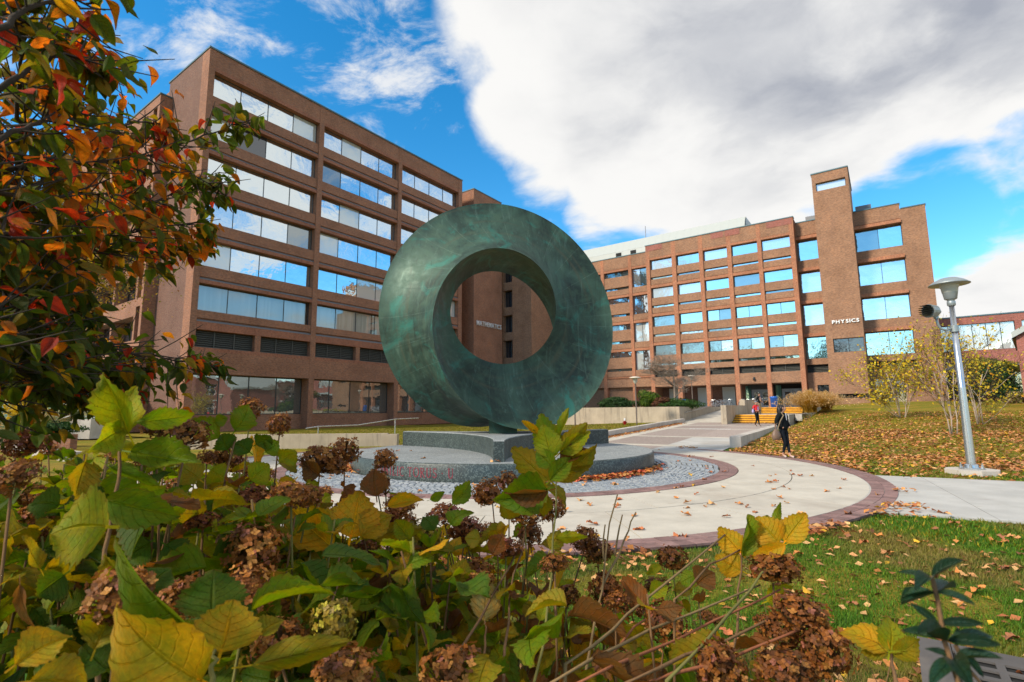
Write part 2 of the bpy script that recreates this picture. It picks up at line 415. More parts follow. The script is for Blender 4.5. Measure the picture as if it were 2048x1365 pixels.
simple('eye_white', (.7, .7, .7), .3)
simple('lip', (.32, .09, .08), .5)

# ------------------------------------------------------------------ mesh building helpers
class MB:
    """Collects faces (several materials) and links them as ONE mesh object; uv in metres from the face direction unless given."""
    def __init__(s): s.v = []; s.f = []; s.m = []; s.uv = []; s.c = []
    def face(s, pts, m=0, uv=None, col=None):
        i = len(s.v); s.v += [tuple(p) for p in pts]; s.f.append(tuple(range(i, i + len(pts)))); s.m.append(m); s.uv.append(uv); s.c.append(col)
    def box(s, x0, x1, y0, y1, z0, z1, m=0, skip=''):
        p = [(x0, y0, z0), (x1, y0, z0), (x1, y1, z0), (x0, y1, z0), (x0, y0, z1), (x1, y0, z1), (x1, y1, z1), (x0, y1, z1)]
        for k, q in (('b', (3, 2, 1, 0)), ('t', (4, 5, 6, 7)), ('f', (0, 1, 5, 4)), ('r', (1, 2, 6, 5)), ('k', (2, 3, 7, 6)), ('l', (3, 0, 4, 7))):
            if k not in skip: s.face([p[i] for i in q], m)
    def prism(s, poly, z0, z1, m=0, mt=None):
        n = len(poly)
        s.face([(x, y, z1) for x, y in poly], m if mt is None else mt)
        s.face([(x, y, z0) for x, y in reversed(poly)], m)
        for i in range(n):
            (a, b), (c, d) = poly[i], poly[(i + 1) % n]
            s.face([(a, b, z0), (c, d, z0), (c, d, z1), (a, b, z1)], m)
    def tube(s, pts, r, seg=8, m=0, cap=True):
        pts = [Vector(p) for p in pts]; n = len(pts)
        rs = r if isinstance(r, (list, tuple)) else [r] * n
        rings = []; ref = None
        for i in range(n):
            t = (pts[min(i + 1, n - 1)] - pts[max(i - 1, 0)])
            if t.length < 1e-9: t = Vector((0, 0, 1))
            t.normalize()
            if ref is None: ref = Vector((1, 0, 0)) if abs(t.x) < .8 else Vector((0, 1, 0))
            a = t.cross(ref).normalized(); ref = a.cross(t).normalized(); b = ref
            rings.append([pts[i] + (a * math.cos(2 * math.pi * k / seg) + b * math.sin(2 * math.pi * k / seg)) * rs[i] for k in range(seg)])
        base = len(s.v)
        for R in rings: s.v += [tuple(p) for p in R]
        for i in range(n - 1):
            for k in range(seg):
                a0 = base + i * seg + k; a1 = base + i * seg + (k + 1) % seg
                s.f.append((a0, a0 + seg, a1 + seg, a1)); s.m.append(m); s.uv.append(None); s.c.append(None)
        if cap:
            s.f.append(tuple(base + k for k in range(seg))); s.m.append(m); s.uv.append(None); s.c.append(None)
            s.f.append(tuple(base + (n - 1) * seg + k for k in reversed(range(seg)))); s.m.append(m); s.uv.append(None); s.c.append(None)
    def lathe(s, prof, c=(0, 0, 0), seg=16, m=0):
        base = len(s.v)
        for r, z in prof:
            for k in range(seg):
                a = 2 * math.pi * k / seg
                s.v.append((c[0] + r * math.cos(a), c[1] + r * math.sin(a), c[2] + z))
        for i in range(len(prof) - 1):
            for k in range(seg):
                a0 = base + i * seg + k; a1 = base + i * seg + (k + 1) % seg
                s.f.append((a0, a1, a1 + seg, a0 + seg)); s.m.append(m); s.uv.append(None); s.c.append(None)
    def ellipsoid(s, c, r, seg=10, rings=7, m=0):
        prof = [(max(1e-4, math.sin(math.pi * i / rings)), -math.cos(math.pi * i / rings)) for i in range(rings + 1)]
        base = len(s.v)
        s.lathe(prof, (0, 0, 0), seg, m)
        for i in range(base, len(s.v)):
            x, y, z = s.v[i]; s.v[i] = (c[0] + x * r[0], c[1] + y * r[1], c[2] + z * r[2])
    def mesh(s, name, mats, org=(0, 0, 0), smooth=False, tint=False):
        me = bpy.data.meshes.new(name)
        v = np.array(s.v, dtype=float) - np.array(org, dtype=float)
        me.from_pydata(v.tolist(), [], s.f)
        for m in (mats if isinstance(mats, (list, tuple)) else [mats]): me.materials.append(M[m])
        me.polygons.foreach_set('material_index', s.m)
        uvl = me.uv_layers.new(name='UVMap')
        data = []
        nv = np.array(s.v, dtype=float)
        for f, uv in zip(s.f, s.uv):
            if uv is not None:
                for q in uv: data += [q[0], q[1]]
                continue
            p = nv[list(f)]
            nn = np.zeros(3)
            for i in range(len(f)):
                nn += np.cross(p[i], p[(i + 1) % len(f)])
            ax = int(np.argmax(np.abs(nn)))
            for q in p:
                data += [q[1], q[2]] if ax == 0 else ([q[0], q[2]] if ax == 1 else [q[0], q[1]])
        uvl.data.foreach_set('uv', data)
        if tint:
            a = me.color_attributes.new('tint', 'FLOAT_COLOR', 'CORNER'); cd = []
            for f, c in zip(s.f, s.c):
                for _ in f: cd += [*(c or (.2, .2, .2)), 1.0]
            a.data.foreach_set('color', cd)
        if smooth: me.polygons.foreach_set('use_smooth', [True] * len(s.f))
        me.update()
        return me
    def build(s, name, mats, parent=None, org=(0, 0, 0), smooth=False, tint=False):
        return link(name, s.mesh(name, mats, org, smooth, tint), parent)
def link(name, me, parent=None):
    o = bpy.data.objects.new(name, me); COL.objects.link(o)
    if parent is not None: o.parent = parent
    return o
def tag(o, label, cat, group=None, kind=None):
    o['label'] = label; o['category'] = cat
    if group: o['group'] = group
    if kind: o['kind'] = kind
    return o
def thing(name, label, cat, loc=(0, 0, 0), rz=0.0, group=None):
    o = bpy.data.objects.new(name, None); COL.objects.link(o)
    o.location = loc; o.rotation_euler = (0, 0, rz); o.empty_display_size = .2
    return tag(o, label, cat, group)
def cthing(name, label, cat, wv, d, z, group=None): return thing(name, label, cat, CW(wv, d, z), -AZ, group)
def structure(o): o['kind'] = 'structure'; return o
def stuff(o): o['kind'] = 'stuff'; return o
def dup(root, loc=None, rz=None, label=None, scale=None):
    r = root.copy(); COL.objects.link(r)
    if loc is not None: r.location = loc
    if rz is not None: r.rotation_euler = (0, 0, rz)
    if scale is not None: r.scale = (scale,) * 3 if isinstance(scale, (int, float)) else scale
    if label: r['label'] = label
    for ch in list(root.children):
        c = ch.copy(); COL.objects.link(c); c.parent = r
        for g in list(ch.children):
            e = g.copy(); COL.objects.link(e); e.parent = c
    return r
def np_mesh(name, verts, faces, mats, tint=None, uv=None):
    """verts (n,3), faces (m,k) of one size; tint per face (m,3); uv per corner (m*k,2)."""
    me = bpy.data.meshes.new(name)
    k = faces.shape[1]
    me.vertices.add(len(verts)); me.vertices.foreach_set('co', np.asarray(verts, np.float32).ravel())
    me.loops.add(faces.size); me.loops.foreach_set('vertex_index', np.asarray(faces, np.int32).ravel())
    me.polygons.add(len(faces)); me.polygons.foreach_set('loop_start', np.arange(0, faces.size, k, dtype=np.int32))
    me.update(calc_edges=True)
    for m in (mats if isinstance(mats, (list, tuple)) else [mats]): me.materials.append(M[m])
    if tint is not None:
        a = me.color_attributes.new('tint', 'FLOAT_COLOR', 'CORNER')
        c = np.repeat(np.c_[tint, np.ones(len(tint))], k, axis=0)
        a.data.foreach_set('color', c.astype(np.float32).ravel())
    if uv is not None:
        u = me.uv_layers.new(name='UVMap'); u.data.foreach_set('uv', np.asarray(uv, np.float32).ravel())
    me.validate()
    return me
def text_mesh(txt, size, depth, mat, sx=1.0, bold=.028):
    cu = bpy.data.curves.new('lettering', 'FONT'); cu.body = txt; cu.size = size; cu.extrude = depth; cu.resolution_u = 3
    cu.fill_mode = 'BOTH'; cu.offset = size * bold
    o = bpy.data.objects.new('lettering', cu); COL.objects.link(o)
    bpy.context.view_layer.update()
    me = bpy.data.meshes.new_from_object(o.evaluated_get(bpy.context.evaluated_depsgraph_get()))
    bpy.data.objects.remove(o)
    me.materials.clear(); me.materials.append(M[mat])
    for v in me.vertices: v.co.x *= sx
    return me

# ------------------------------------------------------------------ ground, lawns, plaza
C_IN = Vector((-.27, 15.85)); R_DISC = 4.40; R_COB = 6.02; R_RING1 = 6.45
C_OUT = Vector((-.60, 15.20)); R_IN2 = 8.98; R_OUT = 9.40
def sm(a, b, x):
    t = min(1, max(0, (x - a) / (b - a))); return t * t * (3 - 2 * t)
def path_z(d): return max(0.0, .0235 * (d - 21))
def terrain(x, y):
    wv, d = to_campus(x, y)
    pz = path_z(min(d, 41.9))
    a = pz + .95 * sm(39, 49, d) + (.4 * sm(49, 62, d))
    b = max(0, .051 * (min(d, 62) - 21))
    k = sm(-5.2, 0.5, wv)
    z = a * (1 - k) + b * k
    if wv < -5.2:
        z = pz * sm(-32, -14, wv)
    return z
def in_right_path(x, y, pad=0.0):
    # concrete walk leaving the plaza to the right
    ax, ay = 6.5, 7.45; dx, dy = .88, -.475
    nx, ny = -dy, dx
    s_ = (x - ax) * dx + (y - ay) * dy; t_ = (x - ax) * nx + (y - ay) * ny
    return s_ > -3 and -pad < t_ < 5.05 + pad + max(0, s_) * .02
def in_left_path(x, y, pad=0.0):
    ax, ay = -5.2, 8.6; dx, dy = -.83, -.56
    nx, ny = dy, -dx
    s_ = (x - ax) * dx + (y - ay) * dy; t_ = (x - ax) * nx + (y - ay) * ny
    return s_ > -3 and -3.0 - pad < t_ < 3.0 + pad
def curb_w(d): return -12.0 - .065 * (d - 22.0)
def wall_w(d): return -5.25 - .065 * (d - 22.0)
def in_plaza(x, y, pad=0.0): return math.hypot(x - C_OUT.x, y - C_OUT.y) < R_OUT + pad
def on_lawn(x, y, pad=0.0):
    if in_plaza(x, y, pad) or in_right_path(x, y, pad) or in_left_path(x, y, pad): return False
    wv, d = to_campus(x, y)
    if d > 20 and curb_w(d) - pad < wv < wall_w(d) + .3 + pad: return False
    if d > 41.5 and wv < -5.8: return False
    if wv < -44.6 or d > 64: return False
    return True

def grid_sheet(name, rs, angs, c, zf, mat):
    V = []; F = []
    for r in rs:
        for a in angs:
            x = c[0] + r * math.cos(a); y = c[1] + r * math.sin(a)
            V.append((x, y, zf(x, y)))
    na = len(angs)
    for i in range(len(rs) - 1):
        for j in range(na - 1):
            a0 = i * na + j
            F.append((a0, a0 + na, a0 + na + 1, a0 + 1))
    me = bpy.data.meshes.new(name); me.from_pydata(V, [], F); me.materials.append(M[mat]); me.update()
    me.polygons.foreach_set('use_smooth', [True] * len(F))
    return structure(link(name, me))
g = MB(); g.face([(-1500, -1500, -.09), (1500, -1500, -.09), (1500, 1500, -.09), (-1500, 1500, -.09)])
structure(g.build('ground', 'turf_dry'))
def zlawn(x, y):
    t = terrain(x, y)
    if in_plaza(x, y, .25) or in_right_path(x, y, .2) or in_left_path(x, y, .2): return t - .035
    return t - .018 + .016 * mnoise.noise((x * 1.3, y * 1.3, 0)) + .01 * mnoise.noise((x * 5, y * 5, 3))
rs = [9.25 + .12 * i for i in range(20)] + [11.7 + .28 * i for i in range(40)]
grid_sheet('lawn', rs, [rad(-150 + 1.5 * i) for i in range(141)], C_OUT, zlawn, 'turf')
# lawn on the slope up to the physics building, and the lawn in front of the left building
def campus_sheet(name, w0, w1, nw, d0, d1, nd, mat, dz=0.0, zf=None):
    V = []; F = []
    for i in range(nd + 1):
        for j in range(nw + 1):
            p = CW(w0 + (w1 - w0) * j / nw, d0 + (d1 - d0) * i / nd)
            V.append((p.x, p.y, (zlawn(p.x, p.y) if zf is None else zf(p.x, p.y)) + dz))
    for i in range(nd):
        for j in range(nw):
            a0 = i * (nw + 1) + j; F.append((a0, a0 + 1, a0 + nw + 2, a0 + nw + 1))
    me = bpy.data.meshes.new(name); me.from_pydata(V, [], F); me.materials.append(M[mat]); me.update()
    me.polygons.foreach_set('use_smooth', [True] * len(F))
    return structure(link(name, me))
def clear_plaza(x, y):
    near = x > 4.5 and (-.475 * -1) * (x - 6.5) + .88 * (y - 7.45) < 2.5
    return zlawn(x, y) - (.25 if in_plaza(x, y, .1) or near else 0)
campus_sheet('lawn', -5.3, 45, 60, 4, 66, 60, 'turf_dry', .004, clear_plaza)
campus_sheet('lawn', -46, -13.0, 40, 14, 42, 40, 'turf_dry', .004, clear_plaza)

# --- plaza: cobbles, ring pavers, slabs
plaza = bpy.data.objects.new('plaza', None); COL.objects.link(plaza); plaza['kind'] = 'structure'; plaza.location = (C_IN.x, C_IN.y, 0)
def ring_bed(r0, r1, c0, c1, z, mat, name, n=120):
    mb = MB()
    for i in range(n):
        a, b = 2 * math.pi * i / n, 2 * math.pi * (i + 1) / n
        P = lambda c, r, t: (c.x + r * math.cos(t), c.y + r * math.sin(t), z)
        mb.face([P(c0, r0, a), P(c1, r1, a), P(c1, r1, b), P(c0, r0, b)])
    return mb.build(name, mat, plaza, (C_IN.x, C_IN.y, 0))
ring_bed(0, R_OUT + .02, C_IN, C_OUT, -.014, 'soil', 'bedding')
def cobble_mesh(k):
    r = random.Random(k); mb = MB(); hx, hy, h, ins = .5, .5, 1.0, .10
    a = [(-hx, -hy, 0), (hx, -hy, 0), (hx, hy, 0), (-hx, hy, 0)]
    b = [(x * (1 - ins * 1.6) + r.uniform(-.05, .05), y * (1 - ins * 1.6) + r.uniform(-.05, .05), h + r.uniform(-.15, .15)) for x, y, _ in a]
    for i in range(4): mb.face([a[i], a[(i + 1) % 4], b[(i + 1) % 4], b[i]])
    mb.face(b)
    return mb
cob_protos = [cobble_mesh(k) for k in range(5)]
cob_meshes = [c.mesh('cobble', 'cobble') for c in cob_protos]
spots = []
nrow = 13; dr = (R_COB - R_DISC - .02) / nrow
for i in range(nrow):
    r = R_DISC + .02 + dr * (i + .5); n = int(2 * math.pi * r / .155); ph = rng.random()
    for j in range(n):
        a = 2 * math.pi * (j + ph) / n
        wob = .03 * math.sin(a * 22 + i * .5)
        spots.append((C_IN.x + (r + wob) * math.cos(a), C_IN.y + (r + wob) * math.sin(a), a, dr * rng.uniform(.84, .96), 2 * math.pi * r / n * rng.uniform(.82, .95), rng.uniform(-.004, .004)))
spots.sort(key=lambda s_: math.hypot(s_[0] - .5, s_[1]))
mass = MB()
for k, (x, y, a, lx, ly, dz) in enumerate(spots):
    mat4 = Matrix.Translation((x - C_IN.x, y - C_IN.y, -.03 + dz)) @ Matrix.Rotation(a + rng.uniform(-.06, .06), 4, 'Z') @ Matrix.Diagonal((lx, ly, .036, 1))
    if k < 300:
        o = link('cobble', cob_meshes[k % 5], plaza); o.matrix_local = mat4
    else:
        src = cob_protos[k % 5]
        for f in src.f:
            mass.face([mat4 @ Vector(src.v[q]) for q in f])
# shared vertices give each stone one island colour
me = mass.mesh('cobble', 'cobble')
bm = bmesh.new(); bm.from_mesh(me); bmesh.ops.remove_doubles(bm, verts=bm.verts, dist=.0004); bm.to_mesh(me); bm.free()
o = link('cobble', me, plaza); stuff(o)
def paver_ring(c, r0, r1, n, rows, keep):
    prot = MB(); prot.box(-.5, .5, -.5, .5, 0, 1, skip='b')
    pm = prot.mesh('ring_paver', 'ring_paver')
    L = []
    for i in range(rows):
        rr0 = r0 + (r1 - r0) * i / rows; rr1 = r0 + (r1 - r0) * (i + 1) / rows
        for j in range(n):
            a = 2 * math.pi * (j + .5 * (i % 2)) / n; r = (rr0 + rr1) / 2
            L.append((c.x + r * math.cos(a), c.y + r * math.sin(a), a, (rr1 - rr0) - .008, 2 * math.pi * r / n - .008))
    L.sort(key=lambda s_: math.hypot(s_[0] - .8, s_[1]))
    mass = MB()
    for k, (x, y, a, lx, ly) in enumerate(L):
        m4 = Matrix.Translation((x - C_IN.x, y - C_IN.y, -.05 + rng.uniform(-.0025, .0025))) @ Matrix.Rotation(a, 4, 'Z') @ Matrix.Diagonal((lx, ly, .062, 1))
        if k < keep:
            o = link('ring_paver', pm, plaza); o.matrix_local = m4
        else:
            for f in prot.f: mass.face([m4 @ Vector(prot.v[q]) for q in f])
    me = mass.mesh('ring_paver', 'ring_paver_mass')
    bm = bmesh.new(); bm.from_mesh(me); bmesh.ops.remove_doubles(bm, verts=bm.verts, dist=.0004); bm.to_mesh(me); bm.free()
    stuff(link('ring_paver', me, plaza))
paver_ring(C_IN, R_COB + .004, R_RING1, 190, 2, 110)
paver_ring(C_OUT, R_IN2 + .004, R_OUT, 280, 2, 188)
NS = 26
for band in range(2):
    for j in range(NS):
        mb = MB(); sub = 5
        t0, t1 = (0.0, .46) if band == 0 else (.46, 1.0)
        off = .5 * band
        def P(t, a):
            p0 = C_IN + (R_RING1 + .008) * Vector((math.cos(a), math.sin(a))); p1 = C_OUT + (R_IN2 - .008) * Vector((math.cos(a), math.sin(a)))
            return p0.lerp(p1, t)
        a0 = 2 * math.pi * (j + off) / NS + .0012; a1 = 2 * math.pi * (j + 1 + off) / NS - .0012
        t0 += .0034; t1 -= .0034
        zt = rng.uniform(-.0015, .0015)
        inner = [P(t0, a0 + (a1 - a0) * k / sub) for k in range(sub + 1)]; outer = [P(t1, a0 + (a1 - a0) * k / sub) for k in range(sub + 1)]
        for k in range(sub):
            q = [inner[k], outer[k], outer[k + 1], inner[k + 1]]
            mb.face([(p.x, p.y, .006 + zt) for p in q])
        loop = inner + outer[::-1]
        for k in range(len(loop)):
            p, q = loop[k], loop[(k + 1) % len(loop)]
            mb.face([(q.x, q.y, .006 + zt), (p.x, p.y, .006 + zt), (p.x, p.y, -.03), (q.x, q.y, -.03)])
        mb.build('slab', 'plaza_concrete', plaza, (C_IN.x, C_IN.y, 0))

# --- walks leading off the plaza
def slab_path(name, quads, mat, z0):
    root = bpy.data.objects.new(name, None); COL.objects.link(root); root['kind'] = 'structure'
    for q in quads:
        mb = MB(); c = [Vector(p) for p in q]; ctr = sum(c, Vector((0, 0, 0))) / 4
        c = [p + (ctr - p).normalized() * .008 for p in c]
        mb.face(c)
        for i in range(4):
            p, r = c[i], c[(i + 1) % 4]
            mb.face([(r.x, r.y, r.z), (p.x, p.y, p.z), (p.x, p.y, p.z - .06), (r.x, r.y, r.z - .06)])
        mb.build('slab', mat, root)
    return root
Q = []
for i in range(9):
    s0, s1 = -2.2 + 2.4 * i, -2.2 + 2.4 * (i + 1)
    b = lambda s_, t_: (6.5 + .88 * s_ + .475 * t_, 7.45 - .475 * s_ + .88 * t_, .002)
    for t0, t1 in ((0, 2.52), (2.52, 5.05)): Q.append([b(s0, t0), b(s1, t0), b(s1, t1), b(s0, t1)])
def outside(q): return not all(in_plaza(p[0], p[1], -.3) for p in q)
slab_path('walk', [q for q in Q if outside(q)], 'path_concrete', .002)
Q = []
for i in range(9):
    s0, s1 = -2.0 + 2.4 * i, -2.0 + 2.4 * (i + 1)
    b = lambda s_, t_: (-5.2 - .83 * s_ - .56 * t_, 8.6 - .56 * s_ + .83 * t_, .002)
    for t0, t1 in ((-3, 0), (0, 3)): Q.append([b(s0, -t1), b(s1, -t1), b(s1, -t0), b(s0, -t0)])
slab_path('walk', [q for q in Q if outside(q)], 'path_concrete', .002)
# main path up to the steps: paver panels between light concrete bands
def path_pt(wv, d, dz=0): 
    p = CW(wv, d); return (p.x, p.y, path_z(d) + .004 + dz)
main_path = bpy.data.objects.new('main_path', None); COL.objects.link(main_path); main_path['kind'] = 'structure'
ds = [19.5, 21.6, 22.2, 26.6, 27.1, 33.4, 33.9, 37.2, 37.7, 41.9]
for i in range(len(ds) - 1):
    d0, d1 = ds[i], ds[i + 1]; band = i % 2 == 1
    for part in range(3):
        mb = MB(); n = max(1, int((d1 - d0) / 1.2))
        for k in range(n):
            e0, e1 = d0 + (d1 - d0) * k / n, d0 + (d1 - d0) * (k + 1) / n
            def edge(d, f): return curb_w(d) + (wall_w(d) - curb_w(d)) * f
            fr = [(0, .16), (.16, .62), (.62, 1.0)][part]
            mb.face([path_pt(edge(e0, fr[0]), e0), path_pt(edge(e0, fr[1]), e0), path_pt(edge(e1, fr[1]), e1), path_pt(edge(e1, fr[0]), e1)])
        o = mb.build('panel', 'plaza_concrete' if band or part == 0 else ('path_paver' if part == 1 or d0 > 27 else 'path_concrete'), main_path)
        # lift by the thickness so that neighbours do not share a plane
        o.location.z = rng.uniform(0, .0015)
mb = MB(); mb.face([path_pt(-10.4, 33.45, .006), path_pt(-7.9, 33.45, .006), path_pt(-7.9, 33.75, .006), path_pt(-10.4, 33.75, .006)])
mb.build('painted_line', 'white_paint', main_path)
# ramp beside the steps, landing, terrace
def cquad(name, pts, mat, par=None):
    mb = MB(); mb.face([tuple(CW(*p)) for p in pts]); return mb.build(name, mat, par)
structure(cquad('ramp', [(-13.7, 41.9, .495), (-9.9, 41.9, .495), (-9.9, 57, 1.63), (-13.7, 57, 1.63)], 'plaza_concrete'))
mb = MB(); mb.box(-9.45, -5.9, 42.2, 49.02, .2, 1.085); o = mb.build('landing', 'path_concrete'); o.rotation_euler.z = -AZ; structure(o)
mb = MB(); mb.box(-30, -13.95, 42.15, 72, .2, 1.60); mb.box(-9.9, -5.8, 50.0, 72, .2, 1.62); mb.box(-13.94, -9.91, 57.01, 72, .2, 1.62)
o = mb.build('terrace', 'path_concrete'); o.rotation_euler.z = -AZ; structure(o)
mb = MB(); mb.box(-30, -14.0, 42.3, 50.5, 1.5, 1.68); o = mb.build('planting_bed', 'soil'); o.rotation_euler.z = -AZ; structure(o)

# ------------------------------------------------------------------ sculpture on its granite base
sc_root = thing('ring_sculpture', 'huge green bronze twisted ring sculpture standing on the granite plinth', 'sculpture', (-.287, 15.98, .88))
NU, NVV = 192, 48
TS, TA, TY, TP = 3.899, .333, .440, 1.033
RR, AA = TS * (1 - TA), TS * TA
CZ = 4.288
def torus_pt(u, v):
    a0 = TP + u / 3
    x = (math.cos(a0 - 2 * v) + 2 * math.cos(a0 + v)) / 3; y = (math.sin(a0 - 2 * v) + 2 * math.sin(a0 + v)) / 3
    r = RR + AA * x; f = AA * y
    X = -math.sin(u) * r; Z = -math.cos(u) * r; Y = -f
    return (X * math.cos(TY) - Y * math.sin(TY), X * math.sin(TY) + Y * math.cos(TY), CZ + Z - .88)
mb = MB()
rows = [[torus_pt(2 * math.pi * i / NU, 2 * math.pi * j / NVV) for j in range(NVV + 1)] for i in range(NU + 1)]
for i in range(NU):
    for j in range(NVV):
        mb.face([rows[i][j], rows[i + 1][j], rows[i + 1][j + 1], rows[i][j + 1]], 0,
                [(i / NU, j / NVV), ((i + 1) / NU, j / NVV), ((i + 1) / NU, (j + 1) / NVV), (i / NU, (j + 1) / NVV)])
me = mb.mesh('ring', 'bronze')
bm = bmesh.new(); bm.from_mesh(me); bmesh.ops.remove_doubles(bm, verts=bm.verts, dist=.0008)
bmesh.ops.recalc_face_normals(bm, faces=bm.faces)
for f in bm.faces: f.smooth = True
for e in bm.edges:
    if len(e.link_faces) == 2 and e.calc_face_angle(0) > rad(40): e.smooth = False
bm.to_mesh(me); bm.free()
link('ring', me, sc_root)
mb = MB(); mb.box(-.42, .42, -.5, .6, 0, .42); mb.build('foot', 'bronze', sc_root)

base = thing('granite_base', 'round dark granite base with a three pointed plinth and red carved letters', 'plinth', (C_IN.x, C_IN.y, 0))
def arcpts(r, n=96): return [(r * math.cos(2 * math.pi * i / n), r * math.sin(2 * math.pi * i / n)) for i in range(n)]
mb = MB(); RD = R_DISC - .035
prof = [(RD, -.02), (RD, .365), (RD - .012, .385), (RD - .035, .40)]
mb.lathe(prof, (0, 0, 0), 128)
o = mb.build('disc', 'granite_polished', base)
for f in o.data.polygons: f.use_smooth = True
NSEG = 12                                                            # the flamed top: wedge slabs with joints
for k in range(NSEG):
    mb = MB(); a0 = 2 * math.pi * k / NSEG + rad(6); a1 = a0 + 2 * math.pi / NSEG; g_ = .004
    rim = [((RD - .035) * math.cos(a0 + (a1 - a0) * (i + .0) / 8), (RD - .035) * math.sin(a0 + (a1 - a0) * i / 8)) for i in range(9)]
    c = Vector((math.cos((a0 + a1) / 2), math.sin((a0 + a1) / 2))) * g_
    mb.face([(c.x, c.y, .4)] + [(x * .9985 + c.x, y * .9985 + c.y, .4) for x, y in rim])
    mb.face([(c.x, c.y, .4), (rim[0][0] * .9985 + c.x, rim[0][1] * .9985 + c.y, .4), (rim[0][0], rim[0][1], .38), (0, 0, .38)])
    mb.face([(c.x, c.y, .4), (0, 0, .38), (rim[8][0], rim[8][1], .38), (rim[8][0] * .9985 + c.x, rim[8][1] * .9985 + c.y, .4)])
    mb.build('slab', 'granite_flamed', base)
# three pointed plinth with concave sides
tips = [Vector((-.05, -3.98)), Vector((3.52, 2.45)), Vector((-3.42, 2.15))]
poly = []
for i in range(3):
    A, B = tips[i], tips[(i + 1) % 3]
    ta = Vector((-A.y, A.x)).normalized() * .125; tb = Vector((-B.y, B.x)).normalized() * .125
    p0, p1 = A + ta, B - tb
    mid = (p0 + p1) / 2; ctl = mid * .10
    for k in range(17):
        t = k / 16; poly.append(tuple((1 - t) ** 2 * p0 + 2 * t * (1 - t) * ctl + t * t * p1))
mb = MB()
n = len(poly); ins = [(x * .988, y * .988) for x, y in poly]
for i in range(n):
    (a, b), (c, d) = poly[i], poly[(i + 1) % n]; (e, f), (g_, h) = ins[i], ins[(i + 1) % n]
    mb.face([(a, b, .40), (c, d, .40), (c, d, .86), (a, b, .86)], 0)
    mb.face([(a, b, .86), (c, d, .86), (g_, h, .88), (e, f, .88)], 1)
mb.build('plinth', ['granite_polished', 'granite_flamed'], base)
import mathutils.geometry as mgeo
tri = mgeo.tessellate_polygon([[Vector((x, y, 0)) for x, y in ins]])
mb = MB()
for t in tri: mb.face([(ins[i][0], ins[i][1], .88) for i in t])
me = mb.mesh('plinth_top', 'granite_flamed'); bm = bmesh.new(); bm.from_mesh(me); bmesh.ops.remove_doubles(bm, verts=bm.verts, dist=.0005); bmesh.ops.recalc_face_normals(bm, faces=bm.faces)
if sum(f.normal.z for f in bm.faces) < 0: bmesh.ops.reverse_faces(bm, faces=bm.faces)
bm.to_mesh(me); bm.free(); link('plinth_top', me, base)
